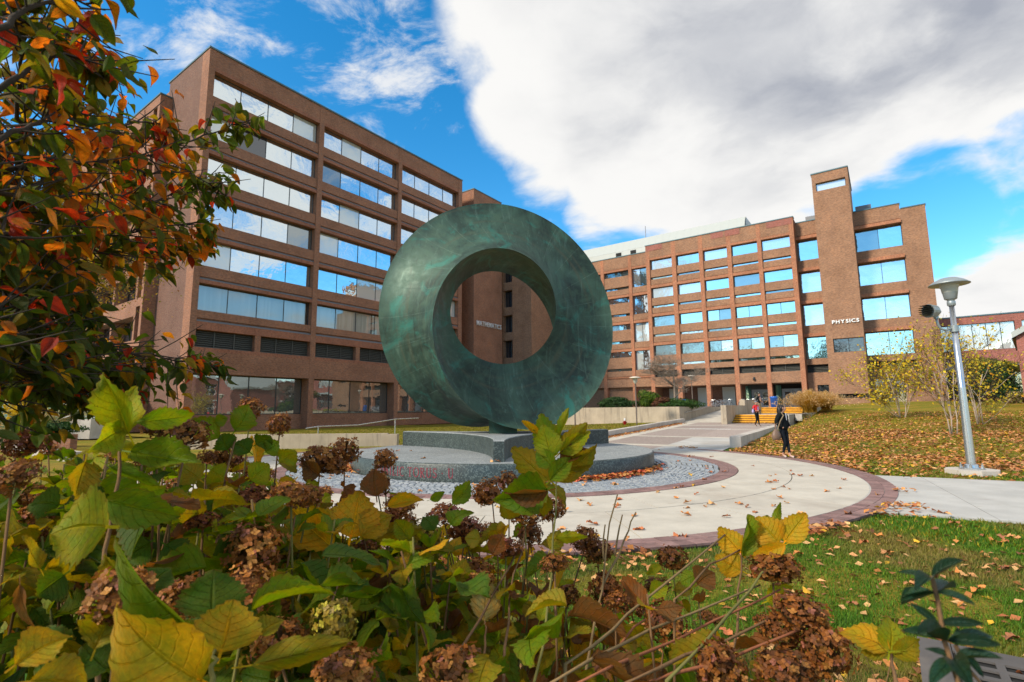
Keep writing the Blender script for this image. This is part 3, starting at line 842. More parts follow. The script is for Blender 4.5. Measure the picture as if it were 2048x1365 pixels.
# carved letters, roman capitals drawn with strokes and serifs, bent round the rim
def serif_letter(ch):
    """Polygons (x, y in cap heights) of a roman capital."""
    R = []
    def bar(x0, y0, x1, y1, wd):
        d = Vector((x1 - x0, y1 - y0)).normalized(); p = Vector((-d.y, d.x)) * wd / 2
        R.append([(x0 + p.x, y0 + p.y), (x1 + p.x, y1 + p.y), (x1 - p.x, y1 - p.y), (x0 - p.x, y0 - p.y)])
    def stem(x, y0=0, y1=1, wd=.15): bar(x, y0, x, y1, wd)
    def serif(x, y, wd=.3): R.append([(x - wd / 2, y), (x + wd / 2, y), (x + wd / 2, y + (.05 if y < .5 else -.05)), (x - wd / 2, y + (.05 if y < .5 else -.05))])
    def arc(cx, cy, rx, ry, a0, a1, w0=.06, w1=.15, n=12):
        for i in range(n):
            t0, t1 = rad(a0 + (a1 - a0) * i / n), rad(a0 + (a1 - a0) * (i + 1) / n)
            wa = w0 + (w1 - w0) * abs(math.cos(t0)); wb = w0 + (w1 - w0) * abs(math.cos(t1))
            R.append([(cx + (rx + wa / 2) * math.cos(t0), cy + (ry + wa / 2) * math.sin(t0)), (cx + (rx + wb / 2) * math.cos(t1), cy + (ry + wb / 2) * math.sin(t1)),
                      (cx + (rx - wb / 2) * math.cos(t1), cy + (ry - wb / 2) * math.sin(t1)), (cx + (rx - wa / 2) * math.cos(t0), cy + (ry - wa / 2) * math.sin(t0))])
    wd = .6
    if ch == 'I': stem(.2); serif(.2, 0); serif(.2, 1); wd = .42
    elif ch == 'L': stem(.2); serif(.2, 0); serif(.2, 1); bar(.2, .03, .62, .03, .06); bar(.6, 0, .6, .22, .05); wd = .72
    elif ch == 'T': stem(.36); serif(.36, 0); bar(.0, .97, .72, .97, .06); bar(.03, 1, .03, .76, .05); bar(.69, 1, .69, .76, .05); wd = .78
    elif ch == 'U': stem(.16, .32, 1); serif(.16, 1); stem(.62, .32, 1, .07); serif(.62, 1, .24); arc(.39, .32, .23, .29, 180, 360); wd = .82
    elif ch == 'O': arc(.42, .5, .36, .47, 0, 360, n=24); wd = .9
    elif ch == 'C': arc(.44, .5, .36, .47, 50, 310, n=20); bar(.67, .98, .67, .74, .05); wd = .8
    elif ch == 'S': arc(.3, .74, .2, .22, 20, 270, .09, .10); arc(.3, .27, .22, .24, -160, 90, .09, .12); bar(.5, .98, .5, .74, .04); bar(.07, .02, .07, .26, .04); wd = .62
    elif ch == 'R': stem(.16); serif(.16, 0); serif(.16, 1); arc(.26, .75, .24, .22, -90, 90, .06, .13); bar(.16, .97, .27, .97, .06); bar(.16, .53, .27, .53, .06); bar(.3, .53, .64, .03, .13); serif(.66, 0, .2); wd = .76
    elif ch == 'M': stem(.1, wd=.07); stem(.76); serif(.1, 0, .24); serif(.1, 1, .2); serif(.76, 0); serif(.76, 1, .24); bar(.1, .98, .43, .05, .13); bar(.43, .05, .74, .98, .06); wd = .92
    elif ch == 'B': stem(.16); serif(.1, 0, .24); serif(.1, 1, .24); arc(.26, .75, .2, .22, -90, 90, .06, .12); arc(.28, .28, .24, .25, -90, 90, .06, .14); bar(.16, .97, .28, .97, .06); bar(.16, .53, .3, .53, .06); bar(.16, .03, .3, .03, .06); wd = .68
    elif ch == '.': R.append([(.08, .42), (.2, .42), (.2, .56), (.08, .56)]); wd = .3
    else: wd = .35
    return R, wd
def rim_text(txt, ang0, size, z0):
    mb = MB(); cur = 0.0; eps = .0
    for ch in txt:
        polys, wd = serif_letter(ch)
        for q, P_ in enumerate(polys):
            rr = RD + .003 + .0002 * (q % 7)
            pts = []
            for x, y in P_:
                a = ang0 + (cur + x * size * .86) / RD
                pts.append((rr * math.cos(a), rr * math.sin(a), z0 + y * size))
            mb.face(pts)
        mb.f and mb.build('letter', 'letter_red', base); mb = MB()
        cur += wd * size * .86 + size * .08
rim_text('UMBILIC TORUS . U', rad(-133.5), .215, .08)

# ------------------------------------------------------------------ buildings
def holed(mb, x0, x1, z0, z1, y0, y1, holes, m=0):
    """A wall slab x0..x1, z0..z1, thickness y0..y1, with rectangular openings (hx0, hx1, hz0, hz1)."""
    zs = sorted({z0, z1} | {h[2] for h in holes} | {h[3] for h in holes})
    for a, b in zip(zs, zs[1:]):
        cuts = sorted((h[0], h[1]) for h in holes if h[2] <= a and h[3] >= b)
        x = x0
        for c, e in cuts:
            if c > x: mb.box(x, c, y0, y1, a, b, m)
            x = max(x, e)
        if x < x1: mb.box(x, x1, y0, y1, a, b, m)

def window(parent, org, axis, a0, a1, z0, z1, plane, n, glass, sign=-1, fr=.05, blind=False, mull_z=(), dep=.12, glasses=None):
    """A window unit: frame (part) > panes (sub-parts). axis 'd': it runs along d in the plane w=plane and faces +w; axis 'w': runs along w in the plane d=plane and faces -d."""
    fb = MB()
    def bar(p0, p1, q0, q1, back, front, m=0):
        if axis == 'd': fb.box(plane - back, plane + front, p0, p1, q0, q1, m)
        else: fb.box(p0, p1, plane - front, plane + back, q0, q1, m)
    bar(a0, a1, z0, z0 + fr, .0, dep * .5); bar(a0, a1, z1 - fr, z1, .0, dep * .5)
    wd = (a1 - a0) / n
    for i in range(n + 1):
        x = a0 + wd * i; h = fr * .5 if 0 < i < n else fr
        lo = x - h if i else a0; hi = x + h if i < n else a1
        bar(lo, hi, z0 + fr, z1 - fr, .0, dep * .5)
    back = .30 if blind else .06
    if axis == 'd': fb.box(plane - back - .02, plane - back, a0, a1, z0, z1, 1)
    else: fb.box(a0, a1, plane + back, plane + back + .02, z0, z1, 1)
    f = fb.build('window', ['dark_frame', 'dark_interior'], parent, org)
    for i in range(n):
        x0, x1 = a0 + wd * i + fr * .5, a0 + wd * (i + 1) - fr * .5
        if i == 0: x0 = a0 + fr
        if i == n - 1: x1 = a1 - fr
        gl = (glasses[i % len(glasses)] if glasses else glass)
        if glass == 'glass_blue' and not glasses: gl = rng.choices(('glass_blue', 'glass_blue_pale', 'glass_blue_dim'), (6, 3, 2))[0]
        if glass == 'glass_mirror' and not glasses and rng.random() < .13: gl = rng.choice(('glass_curtained', 'glass_dim', 'glass_curtained'))
        pb = MB(); tilt = rng.uniform(-.004, .004); tz = rng.uniform(-.003, .003)
        if axis == 'd': pb.face([(plane + .02 + tilt, x0, z0 + fr), (plane + .02 - tilt, x1, z0 + fr), (plane + .02 - tilt + tz, x1, z1 - fr), (plane + .02 + tilt + tz, x0, z1 - fr)])
        else: pb.face([(x0, plane - .02 + tilt, z0 + fr), (x1, plane - .02 - tilt, z0 + fr), (x1, plane - .02 - tilt + tz, z1 - fr), (x0, plane - .02 + tilt + tz, z1 - fr)])
        pb.build('pane', gl, f, org)
    if blind:
        bb = MB(); x = a0 + fr; step = .17
        while x < a1 - fr - step:
            if rng.random() > .03:
                an = rng.uniform(.02, .075); t0 = z0 + fr + rng.uniform(0, .03)
                if axis == 'd': bb.face([(plane - .20 - an, x, t0), (plane - .20 + an * .4, x + step * .97, t0), (plane - .20 + an * .4, x + step * .97, z1 - fr), (plane - .20 - an, x, z1 - fr)])
                else: bb.face([(x, plane + .20 + an, t0), (x + step * .97, plane + .20 - an * .4, t0), (x + step * .97, plane + .20 - an * .4, z1 - fr), (x, plane + .20 + an, z1 - fr)])
            x += step
        bb.build('blind', 'blind', f, org)
    return f

# ---- mathematics building (left)
AW = -44.66
ORG = (AW, 18.0, 0.0)
math_b = cthing('mathematics_building', 'seven storey brown brick building with wide ribbon windows and silver lettering', 'building', *ORG)
mb = MB()
PIER = [(17.85, 18.35), (28.6, 29.15), (39.2, 39.75), (49.8, 50.5)]
BAYS = [(18.35, 28.6), (29.15, 39.2), (39.75, 49.8)]
for i, (a, b) in enumerate(PIER): mb.box(-46.0, AW, a, b, 0, 32.75)
mb.box(-75, -46.0, 18.35, 50.5, 0, 32.70)                            # body
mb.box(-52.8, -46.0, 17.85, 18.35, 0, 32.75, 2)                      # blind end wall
for (a, b) in BAYS:
    mb.box(-46.0, AW - .03, a, b, 30.85 + .35, 32.75)
    mb.box(-46.0, AW - .015, a, b, 30.85, 31.2, 1)
    for k in range(6):
        s = 9.9 + 3.74 * k
        if k < 5:
            mb.box(-46.0, AW - .04, a, b, s + 2.25, s + 2.55, 1)
            mb.box(-46.0, AW - .20, a, b, s + 2.55, s + 2.80, 0)
            mb.box(-46.0, AW - .10, a, b, s + 2.80, s + 3.74, 0)
    mb.box(-46.0, AW - .10, a, b, 9.25, 9.9, 0)
    mb.box(-46.0, AW - .25, a, b, 8.95, 9.25, 0)
    mb.box(-46.0, AW - .02, a, b, 8.3, 8.95, 1)
    mb.box(-46.0, AW - .02, a, b, 6.55, 6.85, 1)
    mb.box(-46.0, AW - .02, a, b, 4.75, 6.55, 0)
    mb.box(-46.0, AW - 1.05, a, b, 0, 1.4, 0)
    m_ = (a + b) / 2 - .25
    mb.box(-46.0, AW - .05, m_, m_ + .5, 6.85, 8.3, 0)
# stair tower flush with the front, its link, and the west wing
mb.box(-54, AW, 52.95, 59.35, 0, 32.5)
mb.box(-54, -47.5, 50.5, 52.95, 0, 31.6)
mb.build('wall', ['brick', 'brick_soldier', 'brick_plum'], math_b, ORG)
fl = MB()
for (a, b) in BAYS:
    for z in [9.9 + 3.74 * k + 2.55 for k in range(5)] + [8.95]:
        fl.face([(AW - .045, a, z + .012), (AW - .045, b, z + .012), (AW - .20, b, z + .20), (AW - .20, a, z + .20)])
fl.build('flashing', 'flashing', math_b, ORG)
cp = MB()
cp.box(-53.0, AW + .06, 17.79, 50.56, 32.75, 32.90); cp.box(-54.1, AW + .05, 52.88, 59.42, 32.5, 32.62)
cp.build('coping', 'coping', math_b, ORG)
for bi, (a, b) in enumerate(BAYS):
    for k in range(6):
        s = 9.9 + 3.74 * k
        gl = None
        if bi == 0 and k == 4: gl = ['glass_curtained', 'glass_dark', 'glass_mirror', 'glass_mirror']
        if bi == 1 and k == 1: gl = ['glass_mirror', 'glass_mirror', 'glass_curtained', 'glass_curtained']
        window(math_b, ORG, 'd', a + .01, b - .01, s, s + 2.25, AW - .62, 4, 'glass_clear' if k == 0 else 'glass_mirror', blind=(k == 0), glasses=gl)
    window(math_b, ORG, 'd', a + .01, b - .01, 1.4, 4.75, AW - 1.22, 4, 'glass_dim', fr=.07)
    m_ = (a + b) / 2 - .25
    for (l0, l1) in ((a, m_), (m_ + .5, b)):
        lb = MB(); lb.box(AW - .62, AW - .60, l0, l1, 6.85, 8.3, 1)
        for q in (1, 2):
            x = l0 + (l1 - l0) * q / 3; lb.box(AW - .46, AW - .40, x - .035, x + .035, 6.85, 8.3, 0)
        f = lb.build('louver', ['louver_metal', 'dark_interior'], math_b, ORG)
        for q in range(8):
            z = 6.9 + q * .175
            sb = MB(); sb.face([(AW - .56, l0, z + .15), (AW - .44, l0, z), (AW - .44, l1, z), (AW - .56, l1, z + .15)]); sb.face([(AW - .44, l0, z), (AW - .44, l0, z + .03), (AW - .44, l1, z + .03), (AW - .44, l1, z)])
            sb.build('slat', 'louver_metal', f, ORG)
def letters(txt, size, width, gap, depth, mat, parent, frame):
    ms = [text_mesh(ch, size, depth, mat, 1.0, .012 if len(txt) > 8 else .03) for ch in txt]; ws = []
    for me in ms:
        x0 = min(v.co.x for v in me.vertices)
        for v in me.vertices: v.co.x -= x0
        ws.append(max(v.co.x for v in me.vertices))
    k = width / (sum(ws) + gap * (len(ws) - 1)); cur = 0.0
    for me, wd_ in zip(ms, ws):
        for v in me.vertices: v.co.x *= k
        o = link('letter', me, parent); o.matrix_local = frame @ Matrix.Translation((cur * k, 0, 0)); cur += wd_ + gap
# text x -> +d, text y -> z, facing +w
letters('MATHEMATICS', .92, 5.5, .10, .06, 'silver_letter', math_b, Matrix.Translation((.10, 53.5 - 18.0, 13.18)) @ Matrix(((0, 0, 1, 0), (1, 0, 0, 0), (0, 1, 0, 0), (0, 0, 0, 1))))
# west wing
WO = (-52.0, 17.0, 0.0)
wing = cthing('west_wing', 'lower brown brick wing with deep set windows behind the reddening tree', 'building', *WO)
mb = MB(); holes = []
fins = [-51.8 - .0, -53.6, -59.3, -65.0, -70.7, -76.4]
for i in range(1, 5):
    for k in range(7): holes.append((fins[i + 1] + .4, fins[i], 4.2 + 3.74 * k, 6.4 + 3.74 * k))
for k in range(7): holes.append((fins[1] + .4, -52.3, 4.2 + 3.74 * k, 7.2 + 3.74 * k))
holed(mb, -80, -51.8, 0, 30.7, 16.85, 17.9, holes)
mb.box(-80, -51.8, 18.2, 40, 0, 30.65)
mb.build('wall', ['brick'], wing, WO)
cp = MB(); cp.box(-80.1, -51.74, 16.78, 40, 30.7, 30.84); cp.build('coping', 'coping', wing, WO)
for i in range(1, 5):
    for k in range(7):
        x0, x1 = fins[i + 1] + .4, fins[i]
        xm = x0 + (x1 - x0) * .45
        if k != 0 or i < 4: window(wing, WO, 'w', x0, x1, 4.2 + 3.74 * k, 6.4 + 3.74 * k, 17.95, 4, 'glass_mirror', glasses=['glass_dark', 'glass_dark', 'glass_mirror', 'glass_mirror'])

# ---- physics building (right)
PO = (-10.0, 66.0, 1.6)
phys = cthing('physics_building', 'long orange brown brick building with a tall stair tower and white lettering', 'building', *PO)
mb = MB()
PW = [(-25.0, -24.5), (-21.5, -20.95), (-18.0, -17.5), (-14.6, -14.1), (-11.15, -10.7), (-7.67, -7.18)]
for a, b in PW: mb.box(a, b, 65.7, 66.45, 1.6, 23.53, 1)
PB = [(PW[i][1], PW[i + 1][0]) for i in range(5)]
mb.box(-25.0, -7.18, 66.45, 85, 4.45, 23.53)
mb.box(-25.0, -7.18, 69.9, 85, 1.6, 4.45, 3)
for a, b in PB:
    mb.box(a, b, 65.72, 66.45, 21.8, 23.53); mb.box(a, b, 65.74, 66.45, 21.5, 21.8, 1)
    for k in range(4):
        s = 20.14 - 3.87 * k
        mb.box(a, b, 65.86, 66.45, s - 1.02, s)
        if k < 3:
            mb.box(a, b, 65.86, 66.45, s - 2.08, s - 1.34); mb.box(a, b, 65.92, 66.45, s - 2.15, s - 2.08); mb.box(a, b, 65.76, 66.45, s - 2.51, s - 2.15, 1)
    mb.box(a, b, 65.80, 66.45, 6.55, 7.19); mb.box(a, b, 65.74, 66.45, 4.45, 5.70)
for w0, w1 in ((-24.9, -22.7), (-16.4, -14.9), (-14.7, -13.0), (-10.0, -7.3)): mb.box(w0, w1, 65.69, 65.73, 22.75, 23.5, 2)
# left part, set back
mb.box(-40.5, -25.0, 67.9, 85, 1.6, 23.2)
xs = [-40.3, -36.6, -36.1, -32.5, -32.0, -28.2, -27.75, -25.55]
for a, b in ((-36.6, -36.1), (-32.5, -32.0), (-28.2, -27.75), (-25.55, -25.0), (-40.5, -40.0)): mb.box(a, b, 67.2, 67.9, 1.6, 23.2, 1)
LB = [(-40.0, -36.6), (-36.1, -32.5), (-32.0, -28.2)]
for a, b in LB:
    mb.box(a, b, 67.22, 67.9, 21.5, 23.2); mb.box(a, b, 67.26, 67.9, 21.17, 21.5, 1)
    for k in range(4):
        t = 21.17 - 3.87 * k
        mb.box(a, b, 67.3, 67.9, t - 2.35, t - .80); mb.box(a, b, 67.3, 67.9, t - 3.47, t - 2.72); mb.box(a, b, 67.26, 67.9, t - 3.87, t - 3.52, 1)
    mb.box(a, b, 67.26, 67.9, 4.6, 5.9)
a, b = -27.75, -25.55
mb.box(a, b, 67.22, 67.9, 21.5, 23.2); mb.box(a, b, 67.26, 67.9, 21.17, 21.5, 1)
for k in range(4):
    t = 21.17 - 3.87 * k; mb.box(a, b, 67.3, 67.9, t - 3.47, t - 2.65); mb.box(a, b, 67.26, 67.9, t - 3.87, t - 3.52, 1)
mb.box(a, b, 67.26, 67.9, 4.6, 5.9)
# right part: tall square windows either side of the tower
mb.box(-7.18, 4.85, 68.0, 85, 1.6, 22.5)
for (a, b) in ((-7.18, -4.85), (-1.45, 2.72)):
    mb.box(a, b, 67.2, 68.0, 21.55, 23.15)
    for k in range(4):
        s = 18.57 - 3.83 * k
        mb.box(a, b, 66.95, 68.0, s + 2.5, s + 2.86, 1)
        if k < 3: mb.box(a, b, 67.2, 68.0, s - .97, s)
    mb.box(a, b, 67.2, 68.0, 6.4, 7.08)
mb.box(-1.45, 2.72, 68.0, 80, 22.5, 23.15); mb.box(-7.18, -4.85, 68.0, 80, 22.5, 23.15)
holed(mb, -7.18, -4.85, 1.6, 5.5, 67.25, 68.0, [(-6.3, -5.2, 3.2, 4.1)])
holed(mb, -1.45, 2.72, 1.6, 5.5, 67.25, 68.0, [(-1.0, 1.6, 1.6, 4.6)])
mb.box(2.72, 4.85, 67.2, 68.0, 1.6, 22.55)
TH = [(-4.5, -1.72, 25.38, 26.32), (-4.22, -1.5, 7.35, 8.82), (-4.22, -1.5, 2.52, 2.97)]
holed(mb, -4.85, -1.45, 1.6, 27.4, 64.2, 64.75, TH)
mb.box(-4.85, -1.45, 64.75, 72, 1.6, 27.35)
mb.build('wall', ['brick_sunlit', 'brick_sunlit_soldier', 'brick_patch', 'brick_plum'], phys, PO)
cp = MB()
cp.box(-25.06, -7.12, 65.64, 66.5, 23.53, 23.63); cp.box(-40.5, -25.0, 67.15, 68, 23.2, 23.3); cp.box(-4.92, -1.38, 64.13, 72, 27.4, 27.52)
cp.box(-7.1, -4.93, 67.14, 68, 23.15, 23.25); cp.box(-1.37, 2.78, 67.14, 68, 23.15, 23.25); cp.box(2.79, 4.92, 67.14, 80, 22.55, 22.66)
cp.build('coping', 'coping', phys, PO)
for bi, (a, b) in enumerate(PB):
    for k in range(4):
        s = 20.14 - 3.87 * k
        window(phys, PO, 'w', a + .005, b - .005, s, s + 1.36, 66.22, 1 if (k < 2 or bi < 2) else 2, 'glass_blue')
        window(phys, PO, 'w', a + .005, b - .005, s - 1.34, s - 1.02, 66.22, 1, 'glass_blue', fr=.03)
    lb = MB(); lb.box(a, b, 66.3, 66.35, 5.7, 6.55, 1); lb.box((a + b) / 2 - .03, (a + b) / 2 + .03, 66.10, 66.16, 5.7, 6.55, 0)
    f = lb.build('louver', ['louver_metal', 'dark_interior'], phys, PO)
    for q in range(5):
        sb = MB(); z = 5.73 + q * .165
        sb.face([(a, 66.14, z), (b, 66.14, z), (b, 66.26, z + .14), (a, 66.26, z + .14)]); sb.build('slat', 'louver_metal', f, PO)
for a, b in LB:
    for k in range(4):
        t = 21.17 - 3.87 * k
        window(phys, PO, 'w', a, b, t - .80, t, 67.7, 2, 'glass_blue' if k == 0 else 'glass_mirror'); window(phys, PO, 'w', a, b, t - 2.72, t - 2.35, 67.7, 2, 'glass_blue', fr=.03)
for k in range(4):
    t = 21.17 - 3.87 * k; window(phys, PO, 'w', -27.75, -25.55, t - 2.65, t, 67.7, 2, 'glass_blue' if k == 0 else 'glass_mirror')
for k in range(4):
    s = 18.57 - 3.83 * k
    window(phys, PO, 'w', -7.17, -4.86, s, s + 2.5, 67.75, 1, 'glass_blue'); window(phys, PO, 'w', -1.44, 2.71, s, s + 2.5, 67.75, 2, 'glass_blue')
for a, b in ((-7.17, -4.86), (-1.44, 2.71)):
    lb = MB(); lb.box(a, b, 67.7, 67.75, 5.5, 6.4, 1)
    f = lb.build('louver', ['louver_metal', 'dark_interior'], phys, PO)
    for q in range(5):
        sb = MB(); z = 5.53 + q * .175
        sb.face([(a, 67.5, z), (b, 67.5, z), (b, 67.64, z + .15), (a, 67.64, z + .15)]); sb.build('slat', 'louver_metal', f, PO)
window(phys, PO, 'w', -4.5, -1.72, 25.38, 26.32, 64.55, 1, 'glass_curtained'); window(phys, PO, 'w', -4.22, -1.5, 7.35, 8.82, 64.6, 2, 'glass_dark')
window(phys, PO, 'w', -4.22, -1.5, 2.52, 2.97, 64.6, 1, 'glass_dark'); window(phys, PO, 'w', -6.3, -5.2, 3.2, 4.1, 67.6, 1, 'glass_dark')
window(phys, PO, 'w', -1.0, 1.6, 1.62, 4.6, 67.85, 3, 'glass_dim')
letters('PHYSICS', .52, 2.42, .07, .05, 'white_paint', phys, Matrix.Translation((-4.15 - PO[0], 64.12 - PO[1], 10.42 - PO[2])) @ Matrix.Rotation(rad(90), 4, 'X'))
mb = MB(); mb.ellipsoid((-12.5, 65.6, 4.95), (.16, .16, .16), 8, 6); mb.box(-12.58, -12.42, 65.62, 65.75, 4.98, 5.2); mb.build('security_camera', 'dark_frame', phys, PO)
# colonnade behind the columns: lobby panels and the two pairs of doors
mb = MB()
for a, b in ((-24.0, -22.0), (-20.2, -18.6), (-17.1, -15.6)): mb.box(a, b, 69.6, 69.9, 1.62, 4.3)
mb.build('lobby_panel', 'panel_grey', phys, PO)
mb = MB(); mb.box(-14.05, -7.7, 69.75, 69.9, 1.62, 4.45, 1)
mb.box(-14.0, -11.2, 69.5, 69.55, 3.9, 4.4, 0); mb.build('lobby_glazing', ['dark_frame', 'dark_interior'], phys, PO)
for x0 in (-13.55, -10.15):
    mb = MB(); mb.box(x0 - .08, x0 + 2.08, 69.45, 69.6, 3.72, 3.85); mb.box(x0 - .08, x0, 69.45, 69.6, 1.62, 3.72); mb.box(x0 + 2.0, x0 + 2.08, 69.45, 69.6, 1.62, 3.72)
    mb.build('door_frame', 'door_grey', phys, PO)
    for q in range(2):
        a = x0 + q * 1.0 + .01
        db = MB(); holed(db, a, a + .98, 1.64, 3.72, 69.48, 69.54, [(a + .18, a + .80, 1.9, 2.45), (a + .18, a + .80, 2.65, 3.5)])
        dd = db.build('door', 'door_grey', phys, PO)
        pb = MB(); pb.box(a + .18, a + .80, 69.51, 69.52, 1.9, 2.45); pb.box(a + .18, a + .80, 69.51, 69.52, 2.65, 3.5); pb.build('pane', 'glass_dark', dd, PO)
    gp = MB(); gp.box(x0 - .75, x0 - .15, 69.5, 69.53, 1.65, 4.3); gp.build('pane', 'glass_teal', phys, PO)
# grey metal penthouse: standing seam panels
for i in range(24):
    a = -37.2 + i * 1.0
    pb = MB(); z0, z1, z2 = 23.2, 24.95, 26.6
    pb.box(a + .004, a + .996, 70.0, 70.3, z0, z1 - .02)
    pb.face([(a + .004, 70.02, z1), (a + .996, 70.02, z1), (a + .996, 71.0, z2), (a + .004, 71.0, z2)])
    pb.build('penthouse_panel', 'panel_grey', phys, PO)
mb = MB(); mb.box(-37.2, -13.2, 70.32, 84, 23.2, 24.9); mb.box(-37.25, -13.15, 71.0, 84, 24.9, 26.62); mb.build('penthouse', 'panel_grey', phys, PO)
mb = MB()
for a in (-31.2, -28.9): mb.box(a, a + .85, 69.94, 69.99, 24.02, 24.75)
mb.build('vent', 'dark_interior', phys, PO)
mb = MB(); mb.box(-6.2, -5.1, 69, 72, 23.25, 24.3); mb.box(-1.2, .3, 69.5, 72, 23.2, 24.5); mb.tube([(-28, 74, 26.6), (-28, 74, 29.5)], .05, 5)
mb.build('roof_unit', 'flashing', phys, PO)

# ---- link between the two
LO = (-42.0, 60.5, 0.0)
lk = cthing('connecting_wing', 'plain brown brick wing with a narrow window strip joining the two buildings', 'building', *LO)
mb = MB(); H = [(-45.15, -43.3, z, z + 2.55) for z in (20.4, 16.64, 12.9, 9.15, 5.4)]
holed(mb, -46.2, -43.25, 0, 24.4, 60.3, 61.0, H)
mb.box(-46.2, -43.25, 61.35, 67, 0, 24.3); mb.box(-43.25, -39.95, 60.0, 67.15, 0, 24.4); mb.box(-54, -46.2, 60.4, 67, 0, 24)
mb.build('wall', ['brick_sunlit'], lk, LO)
for h in H: window(lk, LO, 'w', h[0], h[1], h[2], h[3], 61.05, 2, 'glass_mirror', glasses=['glass_dark', 'glass_mirror'])

# ---- low hall on the right and the gabled annex in front of it
HO = (8.0, 73.0, 1.9)
hall = cthing('lecture_hall', 'low red brick hall with a row of tall curtained windows', 'building', *HO)
mb = MB(); holed(mb, 4.9, 26, 1.9, 10.95, 72.0, 72.6, [(5.2, 6.25, 7.37, 10.15), (6.7, 11.1, 7.37, 10.2), (11.6, 16, 7.37, 10.2), (5.2, 16, 2.4, 5.0)])
mb.box(4.9, 26, 73.1, 90, 1.9, 10.9); mb.build('wall', ['brick_patch'], hall, HO)
cp = MB(); cp.box(4.85, 26.1, 71.94, 72.8, 10.95, 11.08); cp.build('coping', 'coping', hall, HO)
mb = MB(); mb.box(5.0, 16.2, 70.6, 71.99, 5.35, 5.75); mb.build('canopy', 'panel_grey', hall, HO)
window(hall, HO, 'w', 5.2, 6.25, 7.37, 10.15, 72.3, 1, 'glass_curtained')
window(hall, HO, 'w', 6.7, 11.1, 7.37, 10.2, 72.3, 4, 'glass_curtained'); window(hall, HO, 'w', 11.6, 16, 7.37, 10.2, 72.3, 4, 'glass_curtained'); window(hall, HO, 'w', 5.2, 16, 2.4, 5.0, 72.3, 8, 'glass_dim')
XO = (8.0, 48.0, 1.6)
ann = cthing('brick_annex', 'red brick gable end with grey roof edge at the far side of the lawn', 'building', *XO)
mb = MB()
prof = [(7.35, 1.5), (14, 1.5), (14, 10.4), (7.35, 6.25)]
mb.face([(x, 48, z) for x, z in prof]); mb.face([(7.35, 48, 1.5), (7.35, 48, 6.25), (9.1, 58, 6.25), (9.1, 58, 1.5)]); mb.build('wall', ['brick_patch'], ann, XO)
mb = MB(); e = [(7.12, 6.1), (14, 10.4), (14, 10.85), (7.12, 6.5)]
mb.face([(x, 47.8, z) for x, z in e]); mb.face([(7.12, 47.8, 6.42), (14, 47.8, 10.85), (14, 58, 10.85), (8.8, 58, 6.42)]); mb.face([(7.12, 47.8, 6.0), (7.12, 47.8, 6.42), (8.8, 58, 6.42), (8.8, 58, 6.0)]); mb.face([(7.12, 47.8, 6.0), (8.8, 58, 6.0), (14, 58, 10.4), (14, 47.8, 10.4)])
mb.build('roof', 'panel_grey', ann, XO)

# ---- the brick hall across the court: seen only in the ground floor windows of the mathematics building
QO = (30.0, 80.0, 0.0)
opp = cthing('opposite_hall', 'red brick hall with white sash windows mirrored in the ground floor glass', 'building', *QO)
mb = MB(); H = []
for i in range(14):
    d0 = 52 + i * 5.0
    for z in (1.2, 5.6): H.append((d0, d0 + 2.4, z, z + 2.6))
zs = [0, 1.2, 3.8, 5.6, 8.2, 9.6]
for z0, z1, hole in ((0, 1.2, 0), (1.2, 3.8, 1), (3.8, 5.6, 0), (5.6, 8.2, 1), (8.2, 9.6, 0)):
    if not hole: mb.box(30, 30.5, 50, 122, z0, z1)
    else:
        x = 50
        for i in range(15):
            e = 52 + i * 5.0 if i < 14 else 122
            mb.box(30, 30.5, x, e, z0, z1); x = e + 2.4
mb.box(30.6, 44, 50, 122, 0, 9.5, 0); mb.box(29.9, 30.0, 50, 122, 4.3, 4.6, 1); mb.box(29.8, 30.0, 50, 122, 9.3, 9.7, 1)
mb.build('wall', ['brick_patch', 'white_paint'], opp, QO)
for (a, b, z0, z1) in H:
    fb = MB(); fb.box(30.2, 30.28, a, b, z0, z0 + .12); fb.box(30.2, 30.28, a, b, z1 - .12, z1)
    for x in (a, (a + b) / 2 - .06, b - .12): fb.box(30.2, 30.28, x, x + .12, z0 + .12, z1 - .12)
    fb.box(30.2, 30.27, a + .12, b - .12, (z0 + z1) / 2, (z0 + z1) / 2 + .08)
    f = fb.build('window', 'white_paint', opp, QO)
    pb = MB(); pb.face([(30.24, a, z0), (30.24, b, z0), (30.24, b, z1), (30.24, a, z1)]); pb.build('pane', 'glass_dark', f, QO)

# ---- far left: glazed pavilion and a slim glass tower
GO = (-42.0, 45.0, 0.0)
pav = thing('glass_pavilion', 'low teal glass pavilion with flat canopy seen under the tree branches', 'building', GO)
mb = MB(); mb.box(-56, -33, 44.3, 60, 0, 2.5); mb.build('wall', 'dark_interior', pav, GO)
mb = MB(); mb.box(-57, -32, 41.5, 60, 2.62, 3.25); mb.build('canopy', 'glass_teal', pav, GO)
for i in range(11):
    for k in range(3):
        pb = MB(); pb.box(-55.5 + i * 2.02, -53.55 + i * 2.02, 44.15, 44.2, .05 + k * .85, .86 + k * .85); pb.build('pane', 'glass_teal', pav, GO)
tw = thing('glass_tower', 'slim pale glass tower far off behind the wing', 'building', (-110, 140, 0))
mb = MB(); mb.box(-4, 4, -4, 4, 0, 33); mb.build('wall', 'glass_dim', tw)
for k in range(12):
    mb = MB(); mb.box(-4.1, 4.1, -4.1, 4.1, 2 + 2.6 * k, 2.35 + 2.6 * k); mb.build('floor_band', 'panel_grey', tw)

